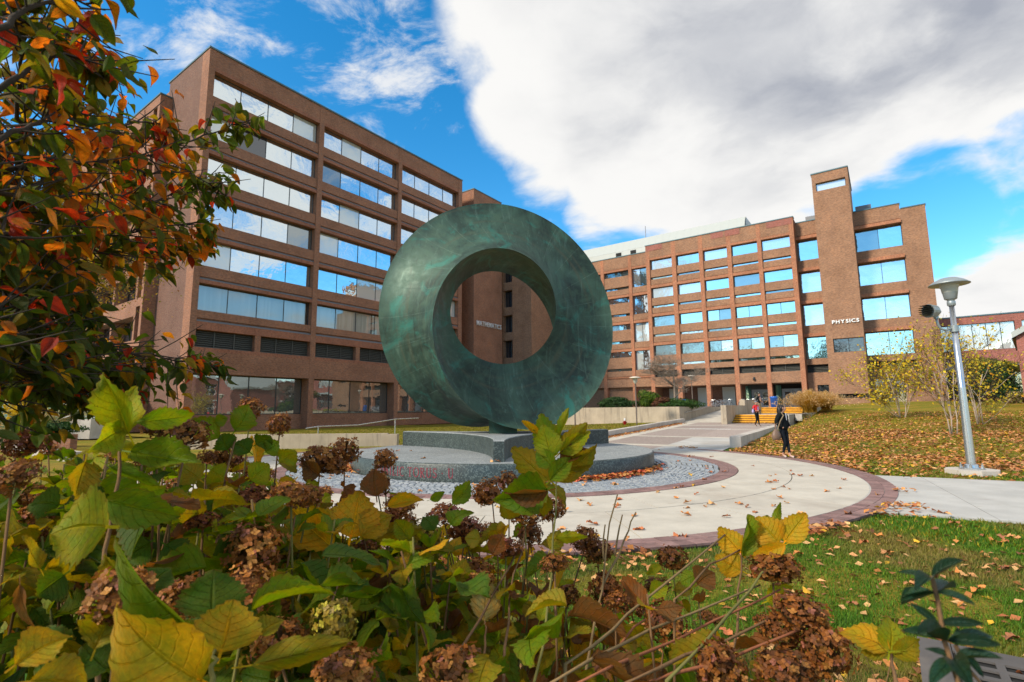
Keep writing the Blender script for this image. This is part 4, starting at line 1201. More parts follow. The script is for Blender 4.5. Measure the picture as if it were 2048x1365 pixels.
# ------------------------------------------------------------------ walls, kerbs, steps
def wall_thing(name, label, cat, mb, org, mat): 
    r = thing(name, label, cat, org, 0); mb.build('wall', mat, r, org); return r
def solid(name, label, cat, mb, mats, org, smooth=False, group=None):
    o = mb.build(name, mats, None, org, smooth); o.location = org; tag(o, label, cat, group); return o
def csolid(name, label, cat, mb, mats, org, group=None):
    o = mb.build(name, mats, None, org); o.location = CW(*org); o.rotation_euler.z = -AZ; tag(o, label, cat, group); return o
mb = MB(); mb.box(-30, -13.7, 41.9, 42.14, .2, 1.74)
csolid('retaining_wall', 'stained tan concrete retaining wall below the evergreen shrubs', 'wall', mb, 'wall_concrete', (-20, 42, .2))
mb = MB(); a, b = 42.14, 57
mb.box(-13.93, -13.69, a, b, .3, 1.74)
csolid('ramp_wall', 'concrete side wall of the ramp with a steel handrail', 'wall', mb, 'wall_concrete', (-13.8, 50, .3))
mb = MB(); mb.box(-9.88, -9.5, 39.4, 45.4, .2, 1.80); mb.box(-9.88, -9.48, 45.4, 50.6, .2, 2.26)
csolid('stair_wall', 'stepped concrete wall between the ramp and the yellow steps', 'wall', mb, 'wall_concrete', (-9.7, 42, .2))
mb = MB()
for k in range(8):
    d0, d1 = 22 + 2 * k, 24 + 2 * k
    c0, c1 = wall_w(d0), wall_w(d1)
    P = lambda wv, d, z: (wv, d, z)
    zt0, zt1 = .45 + .001 * k, .45 + .001 * k
    q = [(c0, d0), (c0 + .42, d0), (c1 + .42, d1), (c1, d1)]
    zt = max(.45, path_z(d1) + .06)
    mb.face([P(q[0][0], q[0][1], -.1), P(q[1][0], q[1][1], -.1), P(q[1][0], q[1][1], zt), P(q[0][0], q[0][1], zt)])
    mb.face([P(q[i][0], q[i][1], zt) for i in range(4)])
    mb.face([P(q[3][0], q[3][1], -.1), P(q[0][0], q[0][1], -.1), P(q[0][0], q[0][1], zt), P(q[3][0], q[3][1], zt)])
    mb.face([P(q[1][0], q[1][1], -.1), P(q[2][0], q[2][1], -.1), P(q[2][0], q[2][1], zt), P(q[1][0], q[1][1], zt)])
csolid('low_wall', 'low pale concrete wall beside the leaf covered lawn and the path', 'wall', mb, 'kerb_concrete', (-5.2, 22, 0))
mb = MB()
for k in range(10):
    d0, d1 = 22 + 2 * k, 24 + 2 * k
    c0, c1 = curb_w(d0), curb_w(d1); z0, z1 = path_z(d0), path_z(d1); h = .30
    mb.face([(c0, d0, z0 - .1), (c1, d1, z1 - .1), (c1, d1, z1 + h), (c0, d0, z0 + h)])
    mb.face([(c0 - .35, d0, z0 + h), (c0, d0, z0 + h), (c1, d1, z1 + h), (c1 - .35, d1, z1 + h)])
    mb.face([(c0 - .35, d0, z0 - .1), (c0 - .35, d0, z0 + h), (c1 - .35, d1, z1 + h), (c1 - .35, d1, z1 - .1)])
mb.face([(curb_w(22) - .35, 22, -.1), (curb_w(22), 22, -.1), (curb_w(22), 22, .33), (curb_w(22) - .35, 22, .33)])
csolid('path_curb', 'long concrete curb with brown leaves along its foot left of the path', 'curb', mb, 'kerb_concrete', (-12, 22, 0))
mb = MB(); mb.box(-16, -5.75, 24.0, 24.35, -.1, .56); mb.box(-5.74, -5.3, 23.95, 24.4, -.1, .52)
o = solid('seat_wall', 'straight stained concrete wall with a broken end left of the granite base', 'wall', mb, 'wall_concrete', (-10, 24.1, 0))
mb = MB(); p0, p1 = Vector((-27, 27.1)), Vector((-15.6, 18.7)); n = Vector((-(p1 - p0).y, (p1 - p0).x)).normalized() * .25
mb.prism([tuple(p0 - n), tuple(p1 - n), tuple(p1 + n), tuple(p0 + n)], -.1, .22)
solid('kerb_wall', 'pale concrete kerb crossing behind the bushes under the tree', 'curb', mb, 'kerb_concrete', (-20, 22, 0))
mb = MB(); mb.box(-25.5, -20.6, 24.4, 24.8, -.1, .62)
o = solid('garden_wall', 'dark low brick wall in front of the planted steps', 'wall', mb, 'brick', (-19, 24, 0))
ext = MB(); ext.box(-5.79, -5.35, 44.5, 49.8, .6, 1.10); csolid('kerb_edge', 'concrete edge of the planting strip under the golden grass', 'curb', ext, 'kerb_concrete', (-5.6, 46, 1))
def steps(label, w0, w1, d0, z0, n, rise, tread, grp=None):
    r = cthing('steps', label, 'steps', (w0 + w1) / 2, d0, z0)
    org = ((w0 + w1) / 2, d0, z0)
    for k in range(n):
        mb = MB(); mb.box(w0, w1, d0 + k * tread, d0 + (n) * tread + .3, z0 + k * rise + .012 * (k > 0), z0 + (k + 1) * rise - .0)
        so = mb.build('step', ['yellow_riser_shade'], r, org)
        mb = MB(); mb.box(w0 + .002, w1 - .002, d0 + k * tread - .035, d0 + (k + 1) * tread, z0 + (k + 1) * rise - .075, z0 + (k + 1) * rise + .006); mb.build('nosing', 'yellow_paint', so, org)
steps('wide lower flight of yellow painted concrete steps beside the tan wall', -9.47, -6.2, 40.9, .47, 4, .153, .34)
steps('upper flight of yellow painted steps in front of the entrance doors', -9.45, -5.85, 49.03, 1.085, 4, .134, .32)

# handrails
rail = thing('handrail', 'short galvanised handrail beside the seat wall and the grass', 'railing', (-9.2, 24.8, 0))
mb = MB(); mb.tube([(-.1, .2, 0), (-.1, .2, .85)], .025, 6); mb.tube([(2.6, 4.5, 0), (2.6, 4.5, 1.1)], .025, 6); mb.build('post', 'steel', rail)
mb = MB(); mb.tube([(-.5, -.3, .8), (-.1, .2, .87), (1.2, 2.2, .87), (2.6, 4.5, 1.12), (3.6, 6.2, 1.15)], .025, 6); mb.build('rail', 'steel', rail)
rr = cthing('handrail', 'long steel rail fixed along the top of the ramp wall', 'railing', -13.6, 50, 1.0)
mb = MB(); mb.tube([(-13.62, 43, 1.25), (-13.62, 56.5, 2.2)], .03, 6); mb.build('rail', 'steel', rr, (-13.6, 50, 1.0))
mb = MB(); [mb.tube([(-13.68, d, 1.2 + (d - 43) * .07), (-13.6, d, 1.25 + (d - 43) * .07)], .02, 5) for d in (44, 48, 52, 56)]; stuff(mb.build('bracket', 'steel', rr, (-13.6, 50, 1.0)))

# ------------------------------------------------------------------ street lamps
lamp = thing('street_lamp', 'tall tapered steel lamp post with conical hat and a floodlight on its arm', 'lamp', (10.71, 12.35, .0))
mb = MB(); mb.prism([(.52 * math.cos(a), .52 * math.sin(a)) for a in [rad(22.5 + 45 * i) for i in range(8)]], -.1, .10); mb.build('footing', 'kerb_concrete', lamp)
mb = MB(); mb.lathe([(.001, .10), (.24, .10), (.24, .135), (.14, .14), (.13, .2), (.10, .22)], seg=20); mb.build('flange', 'steel', lamp, smooth=False)
for i in range(4):
    a = rad(45 + 90 * i); mb = MB(); mb.lathe([(.001, .2), (.03, .2), (.03, .135)], (.19 * math.cos(a), .19 * math.sin(a), 0), 6); mb.tube([(.19 * math.cos(a), .19 * math.sin(a), .13), (.19 * math.cos(a), .19 * math.sin(a), .24)], .013, 6); mb.build('bolt', 'steel', lamp)
mb = MB(); mb.lathe([(.095, .2), (.074, 2.0), (.0735, 2.01), (.070, 2.02), (.052, 4.02), (.001, 4.02)], seg=20); o = mb.build('pole', 'steel', lamp, smooth=True)
mb = MB(); mb.lathe([(.07, 3.98), (.085, 4.0), (.085, 4.08), (.07, 4.12), (.11, 4.14), (.125, 4.15), (.15, 4.30), (.155, 4.31)], seg=20); mb.build('collar', 'lamp_grey', lamp, smooth=True)
mb = MB(); mb.lathe([(.155, 4.31), (.17, 4.42), (.185, 4.44), (.20, 4.54)], seg=20); mb.build('lens', 'lamp_lens', lamp, smooth=True)
mb = MB(); mb.lathe([(.20, 4.50), (.41, 4.505), (.412, 4.515), (.30, 4.60), (.17, 4.665), (.05, 4.69), (.001, 4.69)], seg=28); mb.build('hat', 'lamp_grey', lamp, smooth=True)
mb = MB(); mb.lathe([(.085, 3.34), (.085, 3.50)], seg=16); mb.tube([(-.07, 0, 3.42), (-.24, -.02, 3.38), (-.36, -.03, 3.42), (-.43, -.04, 3.54), (-.44, -.04, 3.68)], .028, 8); mb.build('arm', 'lamp_grey', lamp, smooth=True)
fl_ = MB()
ax = Vector((-.98, -.20, .02)).normalized(); c0 = Vector((-.40, -.04, 3.84))
fl_.tube([c0, c0 + ax * .07, c0 + ax * .075, c0 + ax * .22, c0 + ax * .23, c0 + ax * .27], [.09, .13, .145, .155, .165, .165], 16)
fl_.tube([Vector((-.44, -.04, 3.66)), Vector((-.44, -.04, 3.76))], .05, 8); fl_.tube([c0 - ax * .05 + Vector((0, 0, -.02)), c0 + ax * .02], [.06, .09], 10)
fo = fl_.build('floodlight', 'lamp_grey', lamp)
for i in range(6):
    sb = MB(); z = -.12 + i * .048; c = c0 + ax * .27 + Vector((0, 0, z)); hw = math.sqrt(max(.01, .155 ** 2 - z * z)); sd = Vector((-ax.y, ax.x, 0)).normalized()
    sb.face([c - sd * hw, c + sd * hw, c + sd * hw + ax * .13, c - sd * hw + ax * .13]); sb.face([c - sd * hw + Vector((0, 0, .008)), c - sd * hw + ax * .13 + Vector((0, 0, .008)), c + sd * hw + ax * .13 + Vector((0, 0, .008)), c + sd * hw + Vector((0, 0, .008))]); sb.build('louver_blade', 'dark_frame', fo)
def path_lamp(label, loc, h):
    r = thing('path_lamp', label, 'lamp', loc)
    mb = MB(); mb.lathe([(.075, 0), (.05, .3), (.045, h - .5), (.001, h - .5)], seg=10); mb.build('pole', 'pole_brown', r, smooth=True)
    mb = MB(); mb.lathe([(.06, h - .55), (.16, h - .40), (.22, h - .12)], seg=12); mb.build('lens', 'lamp_lens', r, smooth=True)
    mb = MB(); mb.lathe([(.22, h - .13), (.44, h - .12), (.42, h - .06), (.2, h), (.001, h)], seg=14); mb.build('hat', 'lamp_cream', r, smooth=True)
    return r
path_lamp('brown path lamp with cream hat in front of the retaining wall', (9.55, 40.2, .18), 3.9)
path_lamp('brown path lamp on the terrace in front of the columns', tuple(CW(-17.3, 57.5, 1.62)), 3.6)
path_lamp('slim brown path lamp partly hidden behind the bronze ring', (4.6, 38.5, .1), 4.0)

# hydrant post
hy = thing('hydrant', 'small red standpipe with a white cap on the grass', 'hydrant', (8.75, 40.8, .2))
mb = MB(); mb.lathe([(.11, 0), (.10, .05), (.10, .42), (.13, .43), (.13, .47), (.001, .48)], seg=12); mb.tube([(-.17, 0, .33), (.17, 0, .33)], .05, 8); mb.build('barrel', 'red_paint', hy, smooth=True)
mb = MB(); mb.lathe([(.06, .47), (.06, .66), (.001, .68)], seg=10); mb.build('cap', 'white_paint', hy, smooth=True)

# bins
def bin_(label, loc):
    r = thing('litter_bin', label, 'bin', loc)
    mb = MB(); mb.lathe([(.001, 0), (.27, 0), (.31, .85), (.33, .86), (.33, .92)], seg=16); mb.build('body', 'blue_plastic', r, smooth=True)
    mb = MB(); mb.lathe([(.33, .92), (.31, .98), (.14, 1.02), (.13, .97), (.001, .97)], seg=16); mb.build('lid', 'blue_plastic', r, smooth=True)
bin_('round blue litter bin beside the upper yellow steps', tuple(CW(-8.55, 53.0, 1.62)))
bin_('round blue litter bin on the terrace left of the bicycles', tuple(CW(-18.3, 58.0, 1.62)))

# bicycles at the racks
def make_bike():
    r = thing('bicycle', 'bicycle parked in the rack under the columns', 'bicycle', (0, 0, 0), 0, 'bicycles parked in the racks')
    for x in (-.52, .52):
        mb = MB(); pts = [(x + .33 * math.cos(a), 0, .34 + .33 * math.sin(a)) for a in [rad(22.5 * i) for i in range(17)]]; mb.tube(pts, .022, 5, cap=False)
        wo = mb.build('wheel', 'black_rubber', r)
        mb = MB(); pts = [(x + .30 * math.cos(a), 0, .34 + .30 * math.sin(a)) for a in [rad(22.5 * i) for i in range(17)]]; mb.tube(pts, .014, 4, cap=False)
        for i in range(4): mb.tube([(x + .3 * math.cos(rad(45 * i)), 0, .34 + .3 * math.sin(rad(45 * i))), (x - .3 * math.cos(rad(45 * i)), 0, .34 - .3 * math.sin(rad(45 * i)))], .004, 3)
        mb.build('rim', 'bike_silver', wo)
    mb = MB()
    for a, b in (((-.52, 0, .34), (-.05, 0, .30)), ((-.52, 0, .34), (-.2, 0, .78)), ((-.05, 0, .30), (-.22, 0, .86)), ((-.05, 0, .30), (.36, 0, .80)), ((-.2, 0, .78), (.34, 0, .84)), ((.34, 0, .92), (.52, 0, .34))): mb.tube([a, b], .02, 5)
    mb.build('frame', 'bike_silver', r)
    mb = MB(); mb.ellipsoid((-.24, 0, .90), (.13, .07, .035), 8, 5); mb.build('saddle', 'black_rubber', r)
    mb = MB(); mb.tube([(.34, -.26, 1.0), (.36, -.1, 1.02), (.34, 0, .95), (.36, .1, 1.02), (.34, .26, 1.0)], .014, 5); mb.build('handlebar', 'bike_silver', r)
    return r
bk = make_bike()
bl = ['bicycle leaning at the left end of the rack between the columns', 'bicycle second in the left rack under the columns', 'bicycle in the middle of the left rack under the columns', 'bicycle at the right end of the left rack under the columns',
      'bicycle at the left end of the rack beside the grey panel', 'bicycle second in the rack beside the grey panel', 'bicycle third in the rack beside the grey panel', 'bicycle nearest the column in the right rack']
for i in range(8):
    wv = -17.2 + i * .62 if i < 4 else -13.9 + (i - 4) * .62
    p = CW(wv, 65.0 + .3 * (i % 2), 1.62); a = -AZ + rad(60 + 25 * rng.random())
    if i == 0: bk.location = p; bk.rotation_euler.z = a; bk['label'] = bl[0]
    else: dup(bk, p, a, bl[i])
def rack(label, wv):
    r = cthing('bike_rack', label, 'bike rack', wv, 64.6, 1.62)
    for i in range(4):
        mb = MB(); x = i * .62
        mb.tube([(x, 0, 0), (x, 0, .7), (x + .1, 0, .85), (x + .3, 0, .85), (x + .4, 0, .7), (x + .4, 0, 0)], .03, 6); mb.build('hoop', 'steel', r)
rack('steel hoop bicycle rack between the middle columns', -17.4); rack('steel hoop bicycle rack beside the entrance column', -14.1)

# drain with two square-holed lids at the corner of the lawn
dr_ = cthing('storm_drain', 'concrete catch basin with two square holed lids in the grass corner', 'drain', .4, 4.1, .0)
def drain_lid(w0, d0, nw, nd, org):
    mb = MB(); cs = .135; hole = .094
    H = []
    for i in range(nw):
        for j in range(nd): H.append((w0 + .06 + i * cs + (cs - hole) / 2, w0 + .06 + i * cs + (cs + hole) / 2, d0 + .05 + j * cs + (cs - hole) / 2, d0 + .05 + j * cs + (cs + hole) / 2))
    x1, y1 = w0 + .12 + nw * cs, d0 + .10 + nd * cs
    ys = sorted({d0, y1} | {h[2] for h in H} | {h[3] for h in H})
    for a, b in zip(ys, ys[1:]):
        cuts = sorted((h[0], h[1]) for h in H if h[2] <= a and h[3] >= b); x = w0
        for c, e in cuts: mb.box(x, c, a, b, .049, .062); x = e
        mb.box(x, x1, a, b, .049, .062)
    return mb, x1, y1
org = (.4, 4.1, 0)
m1, x1, y1 = drain_lid(.20, 2.9, 4, 10, org); m1.build('lid', 'grate_concrete', dr_, org)
m2, x2, y2 = drain_lid(x1 + .10, 2.9, 5, 10, org); m2.build('lid', 'grate_concrete', dr_, org)
mb = MB(); mb.box(.02, .185, 2.8, y1 + .14, -.1, .056); mb.box(x1 + .012, x1 + .088, 2.8, y1 + .12, -.1, .058); mb.box(.19, x2 + .1, y1 + .015, y1 + .13, -.1, .054); mb.build('kerb', 'grate_concrete', dr_, org)
mb = MB(); mb.face([(.06, 2.8, .042), (x2 + .1, 2.8, .042), (x2 + .1, y1 + .13, .042), (.06, y1 + .13, .042)]); mb.build('pit_shade', 'dark_interior', dr_, org)  # black sheet close under the lids stands in for shade in the holes

# ------------------------------------------------------------------ people
def skin_mesh(name, verts, edges, radii, root=0, sub=2):
    me = bpy.data.meshes.new(name); me.from_pydata(verts, edges, []); me.update()
    o = bpy.data.objects.new(name, me); COL.objects.link(o)
    md = o.modifiers.new('skin', 'SKIN'); md.use_smooth_shade = True
    for i, r in enumerate(radii):
        d = me.skin_vertices[0].data[i]; d.radius = r if isinstance(r, tuple) else (r, r); d.use_root = (i == root)
    if sub: o.modifiers.new('sub', 'SUBSURF').levels = sub
    bpy.context.view_layer.update()
    out = bpy.data.meshes.new_from_object(o.evaluated_get(bpy.context.evaluated_depsgraph_get()))
    bpy.data.objects.remove(o)
    for p in out.polygons: p.use_smooth = True
    return out
class Sk:
    def __init__(s): s.v = []; s.e = []; s.r = []; s.n = {}
    def add(s, name, p, r, link_=None):
        s.n[name] = len(s.v); s.v.append(p); s.r.append(r)
        if link_: s.e.append((s.n[link_], s.n[name]))
    def mesh(s, name, sub=2): return skin_mesh(name, s.v, s.e, s.r, 0, sub)
def paint(me, mats, fn):
    me.materials.clear()
    for m in mats: me.materials.append(M[m])
    for p in me.polygons: p.material_index = fn(p.center)
def fingers(sk, hand, dirv, side, palm_n):
    d = Vector(dirv).normalized(); pn = Vector(palm_n).normalized(); lat = d.cross(pn).normalized()
    h = Vector(sk.v[sk.n[hand]])
    for i, (ln, off) in enumerate(((.070, -.030), (.080, -.010), (.074, .010), (.058, .030))):
        b = h + lat * off * .9 + d * .03
        sk.add(f'{hand}f{i}a', tuple(b), .0095, hand); sk.add(f'{hand}f{i}b', tuple(b + d * ln * .55 + pn * .006), .0085, f'{hand}f{i}a'); sk.add(f'{hand}f{i}c', tuple(b + d * ln * .9 + pn * .03), .007, f'{hand}f{i}b')
    t = h - lat * .035 * side; sk.add(hand + 'ta', tuple(t), .011, hand); sk.add(hand + 'tb', tuple(t + d * .04 - lat * .02 * side), .009, hand + 'ta')
def person(label, loc, rz, H, pose, cloth, group=None):
    """pose: joint positions for a 1.67 m figure; cloth: colours."""
    k = H / 1.67
    r = thing('person', label, 'person', loc, rz, group); r.scale = (k, k, k)
    J = dict(pelvis=(0, 0, .90), waist=(0, 0, 1.03), chest=(0, .005, 1.20), neckb=(0, .01, 1.36), neck=(0, 0, 1.43), jaw=(.0, -.03, 1.495), head=(0, -.01, 1.555), crown=(0, 0, 1.615),
             sl=(-.155, .01, 1.335), sr=(.155, .01, 1.335), el=(-.25, .05, 1.09), er=(.25, .05, 1.09), wl=(-.2, -.08, .9), wr=(.2, -.08, .9), hl=(-.19, -.11, .84), hr=(.19, -.11, .84),
             tl=(-.085, 0, .84), tr=(.085, 0, .84), kl=(-.08, -.02, .47), kr=(.08, -.02, .47), al=(-.08, 0, .09), ar=(.08, 0, .09), fl=(-.09, -.13, .03), fr=(.09, -.13, .03))
    J.update(pose)
    s = Sk(); A = s.add
    A('pelvis', J['pelvis'], (.135, .095)); A('waist', J['waist'], (.115, .085), 'pelvis'); A('chest', J['chest'], (.14, .10), 'waist'); A('neckb', J['neckb'], (.09, .07), 'chest')
    A('neck', J['neck'], .048, 'neckb'); A('jaw', J['jaw'], (.055, .062), 'neck'); A('head', J['head'], (.075, .088), 'jaw'); A('crown', J['crown'], (.062, .072), 'head')
    for q in 'lr':
        A('s' + q, J['s' + q], .056, 'neckb'); A('e' + q, J['e' + q], .042, 's' + q); A('w' + q, J['w' + q], .028, 'e' + q); A('h' + q, J['h' + q], (.034, .020), 'w' + q)
        if cloth.get('hands', '') and q in cloth['hands']: fingers(s, 'h' + q, Vector(J['h' + q]) - Vector(J['w' + q]), 1 if q == 'l' else -1, (0, -1, .2))
        A('t' + q, J['t' + q], (.082, .085), 'pelvis'); A('k' + q, J['k' + q], (.056, .058), 't' + q); A('a' + q, J['a' + q], (.036, .040), 'k' + q); A('f' + q, J['f' + q], (.036, .026), 'a' + q)
    hd = Vector(J['head']); fd = Vector(cloth.get('face', (0, -1, 0))).normalized()
    A('nose', tuple(hd + fd * .088 + Vector((0, 0, -.012))), .013, 'head')
    me = s.mesh('body')
    mats = ['skin', cloth['top'], cloth['legs'], cloth['shoe']]
    def fn(c):
        x, y, z = c
        if z < .075: return 3
        if z < cloth.get('waist', .92) and abs(x) < .19 + (.0 if z > .8 else .3): 
            return 2 if z > cloth.get('hem', .10) else 0
        if z > 1.42: return 0
        for q in 'lr':
            if (Vector(c) - Vector(J['h' + q])).length < .13 and (Vector(c) - Vector(J['w' + q])).length > .03: return 0
        return 1
    paint(me, mats, fn)
    link('body', me, r)
    lat = Vector((-fd.y, fd.x, 0))
    for sgn in (-1, 1):
        mb = MB(); mb.ellipsoid(tuple(hd + fd * .078 + lat * .032 * sgn + Vector((0, 0, .012))), (.012, .010, .008), 8, 5); mb.build('eye', 'hair_black', r, smooth=True)
        mb = MB(); mb.ellipsoid(tuple(hd + lat * .082 * sgn + Vector((0, 0, -.005))), (.014, .022, .032), 8, 5); mb.build('ear', 'skin', r, smooth=True)
    mb = MB(); mb.ellipsoid(tuple(hd + fd * .082 + Vector((0, 0, -.052))), (.024, .010, .008), 8, 5); mb.build('mouth', 'lip', r, smooth=True)
    return r, J, fd
# woman in black
loc = (8.53, 16.5, .004)
wo, J, fd = person('woman in black jacket and dark jeans walking at the lawn edge', loc, rad(24), 1.66,
    dict(el=(-.265, .05, 1.10), er=(.27, .07, 1.10), wl=(-.17, -.09, .965), wr=(.17, -.09, .965), hl=(-.13, -.115, .93), hr=(.13, -.115, .93),
         kl=(-.045, -.07, .47), al=(-.035, .06, .10), fl=(-.03, -.06, .03), kr=(.075, -.05, .47), ar=(.055, -.12, .085), fr=(.075, -.25, .03), head=(.012, -.02, 1.555), jaw=(.02, -.035, 1.495)),
    dict(top='cloth_black', legs='denim_black', shoe='shoe_pale', face=(.62, -.8, -.08), hem=.17))
s = Sk(); A = s.add
A('p', (0, 0, .83), (.18, .135)); A('w', (0, 0, 1.0), (.168, .125), 'p'); A('c', (0, 0, 1.2), (.185, .135), 'w'); A('n', (0, .015, 1.365), (.10, .075), 'c'); A('col', (0, .02, 1.43), (.062, .055), 'n')
for q, sg in (('l', -1), ('r', 1)): A('s' + q, (.165 * sg, .01, 1.33), .073, 'n'); A('e' + q, J['e' + q], .064, 's' + q); A('h' + q, tuple(Vector(J['w' + q]) * .8 + Vector(J['h' + q]) * .2), .052, 'e' + q)
me = s.mesh('jacket'); paint(me, ['cloth_black'], lambda c: 0); link('jacket', me, wo)
mb = MB(); mb.face([(-.022, -.118, 1.40), (-.008, -.140, 1.18), (.018, -.140, 1.18), (.034, -.118, 1.40)]); mb.build('shirt', 'cloth_white', wo)
mb = MB(); mb.ellipsoid((.09, -.135, 1.24), (.012, .006, .012), 6, 4); mb.build('badge', 'cloth_white', wo)
hb = MB(); hc = Vector((.005, .025, 1.572))
hb.ellipsoid(tuple(hc), (.102, .108, .098), 14, 9); hb.ellipsoid((-.055, .07, 1.46), (.075, .06, .17), 10, 7); hb.ellipsoid((-.105, .02, 1.44), (.042, .055, .17), 8, 7); hb.ellipsoid((.085, .06, 1.45), (.04, .05, .13), 8, 7); hb.ellipsoid((-.07, -.02, 1.55), (.04, .055, .08), 8, 6)
hb.build('hair', 'hair_black', wo, smooth=True)
bag = thing('handbag', 'slouchy brown handbag hanging from the arm of the woman in black', 'bag', loc, rad(24))
bag.scale = (1, 1, 1)
mb = MB()
mb.lathe([(.001, .0), (.12, .005), (.165, .06), (.155, .17), (.11, .27), (.06, .33), (.035, .34), (.001, .335)], (0, 0, 0), 16)
vs = mb.v; mb.v = [(x * 1.05 * (1 + .09 * math.sin(9 * math.atan2(y, x) + z * 12)) - .335, y * .62 + .0, z + .56) for x, y, z in vs]
mb.build('body', 'leather_tan', bag, smooth=True)
mb = MB(); mb.tube([(-.36, .0, .88), (-.31, -.0, 1.05), (-.24, -.02, 1.10), (-.24, .06, 1.10), (-.3, .05, 1.0), (-.33, .03, .88)], .012, 6); mb.build('handle', 'leather_tan', bag)
mb = MB(); mb.tube([(-.30, -.03, .88), (-.235, -.10, 1.15), (-.115, -.13, 1.32), (-.09, -.03, 1.42), (-.13, .1, 1.34)], .014, 6); mb.build('strap', 'cloth_tan', bag)
# person in red
p = (16.0, 34.2, path_z(to_campus(16.0, 34.2)[1]) + .005)
rp, J, fd = person('person in red hooded top and dark trousers walking down from the steps', p, rad(20), 1.66,
    dict(el=(-.24, .06, 1.09), wl=(-.14, -.12, 1.0), hl=(-.07, -.15, 1.02), er=(.27, .03, 1.08), wr=(.2, -.10, .90), hr=(.16, -.14, .84), kl=(-.07, -.06, .46), al=(-.075, .10, .10), fl=(-.08, -.03, .03), kr=(.09, -.03, .46), ar=(.09, -.08, .085), fr=(.1, -.2, .03)),
    dict(top='cloth_black', legs='cloth_black', shoe='black_rubber', hands='lr'))
s = Sk(); A = s.add
A('p', (0, 0, .92), (.185, .14)); A('w', (0, 0, 1.03), (.18, .14), 'p'); A('c', (0, 0, 1.2), (.175, .13), 'w'); A('n', (0, .015, 1.36), (.11, .08), 'c'); A('col', (0, .01, 1.42), (.07, .065), 'n')
for q, sg in (('l', -1), ('r', 1)): A('s' + q, (.17 * sg, .01, 1.32), .078, 'n'); A('e' + q, tuple(Vector(J['e' + q]) * .8 + Vector((.17 * sg, .01, 1.32)) * .2), .070, 's' + q)
me = s.mesh('hooded_top'); paint(me, ['cloth_red'], lambda c: 0); ht = link('hooded_top', me, rp)
mb = MB()
for x0, x1, z0, z1 in ((-.075, .075, 1.235, 1.275), (-.055, .055, 1.145, 1.22), (-.025, .035, 1.09, 1.135), (-.07, .075, 1.045, 1.085)): mb.box(x0, x1, -.162, -.156, z0, z1)
mb.build('print', 'cloth_lilac', ht)
mb = MB(); mb.ellipsoid((0, .01, 1.60), (.095, .10, .075), 12, 8); mb.build('hat', 'cloth_grey', rp, smooth=True)
tb = thing('tote_bag', 'small lilac bag held at the side of the person in red', 'bag', p, rad(20))
mb = MB(); mb.lathe([(.001, 0), (.08, .01), (.1, .1), (.08, .2), (.03, .26), (.001, .26)], (0, 0, 0), 10); mb.v = [(x * .9 - .26, y * .6 + .02, z + .86) for x, y, z in mb.v]; mb.build('body', 'cloth_lilac', tb, smooth=True)
mb = MB(); mb.tube([(-.28, 0, 1.1), (-.22, -.03, 1.2), (-.2, .05, 1.12)], .01, 5); mb.build('handle', 'cloth_lilac', tb)
# person on the landing
p = tuple(CW(-8.35, 45.2, 1.09))
tp, J, fd = person('long haired person in dark jacket and tan trousers on the step landing', p, rad(20), 1.68,
    dict(el=(-.22, .05, 1.08), wl=(-.2, -.05, .86), hl=(-.2, -.08, .80), wr=(.2, -.1, .95), hr=(.15, -.15, .95), kl=(-.06, -.09, .46), al=(-.06, .04, .1), fl=(-.06, -.09, .03), ar=(.07, .03, .09), fr=(.07, -.1, .03)),
    dict(top='cloth_black', legs='cloth_tan', shoe='leather_tan', hands='lr', waist=.86))
mb = MB(); mb.face([(-.06, -.112, 1.36), (-.06, -.118, 1.05), (.06, -.118, 1.05), (.06, -.112, 1.36)]); mb.build('shirt', 'cloth_pink', tp)
mb = MB(); mb.ellipsoid((0, .02, 1.575), (.095, .10, .092), 12, 8); mb.ellipsoid((-.07, .04, 1.42), (.05, .06, .15), 8, 6); mb.ellipsoid((.07, .04, 1.42), (.05, .06, .15), 8, 6); mb.build('hair', 'hair_black', tp, smooth=True)
# dark figure by the planted steps
p = (-21.7, 23.3, -.0)
dp, J, fd = person('figure in dark clothes by the low brick wall under the tree', p, rad(-40), 1.05, {}, dict(top='cloth_black', legs='denim_black', shoe='black_rubber', hands='lr'))
mb = MB(); mb.ellipsoid((0, .02, 1.58), (.095, .10, .085), 12, 8); mb.build('hair', 'hair_black', dp, smooth=True)

# ------------------------------------------------------------------ background planting
def rand_unit(n):
    v = nrng.normal(size=(n, 3)); return v / np.linalg.norm(v, axis=1)[:, None]
def quads(cen, nor, size, asp=.6, col=None, name='leaves', mat='foliage'):
    """Leaf sized bent diamonds: two triangles each about a fold."""
    n = len(cen); t = np.cross(nor, rand_unit(n)); t /= np.linalg.norm(t, axis=1)[:, None] + 1e-9
    b = np.cross(nor, t); s = np.asarray(size).reshape(-1, 1) * np.ones((n, 1))
    V = np.stack([cen - t * s * .5, cen + b * s * asp * .5 + nor * s * .1, cen + t * s * .5, cen - b * s * asp * .5 + nor * s * .1], 1).reshape(-1, 3)
    i = np.arange(n)[:, None] * 4
    F = np.concatenate([i + [[0, 1, 2]], i + [[0, 2, 3]]], 1).reshape(-1, 3)
    return np_mesh(name, V, F, mat, np.repeat(col, 2, axis=0))
def palette(n, cols, jit=.18):
    c = np.array([x[:3] for x in cols]); p = np.array([x[3] for x in cols], float); p /= p.sum()
    out = c[nrng.choice(len(c), n, p=p)]
    return np.clip(out * (1 + nrng.normal(0, jit, (n, 1))), .004, .9)
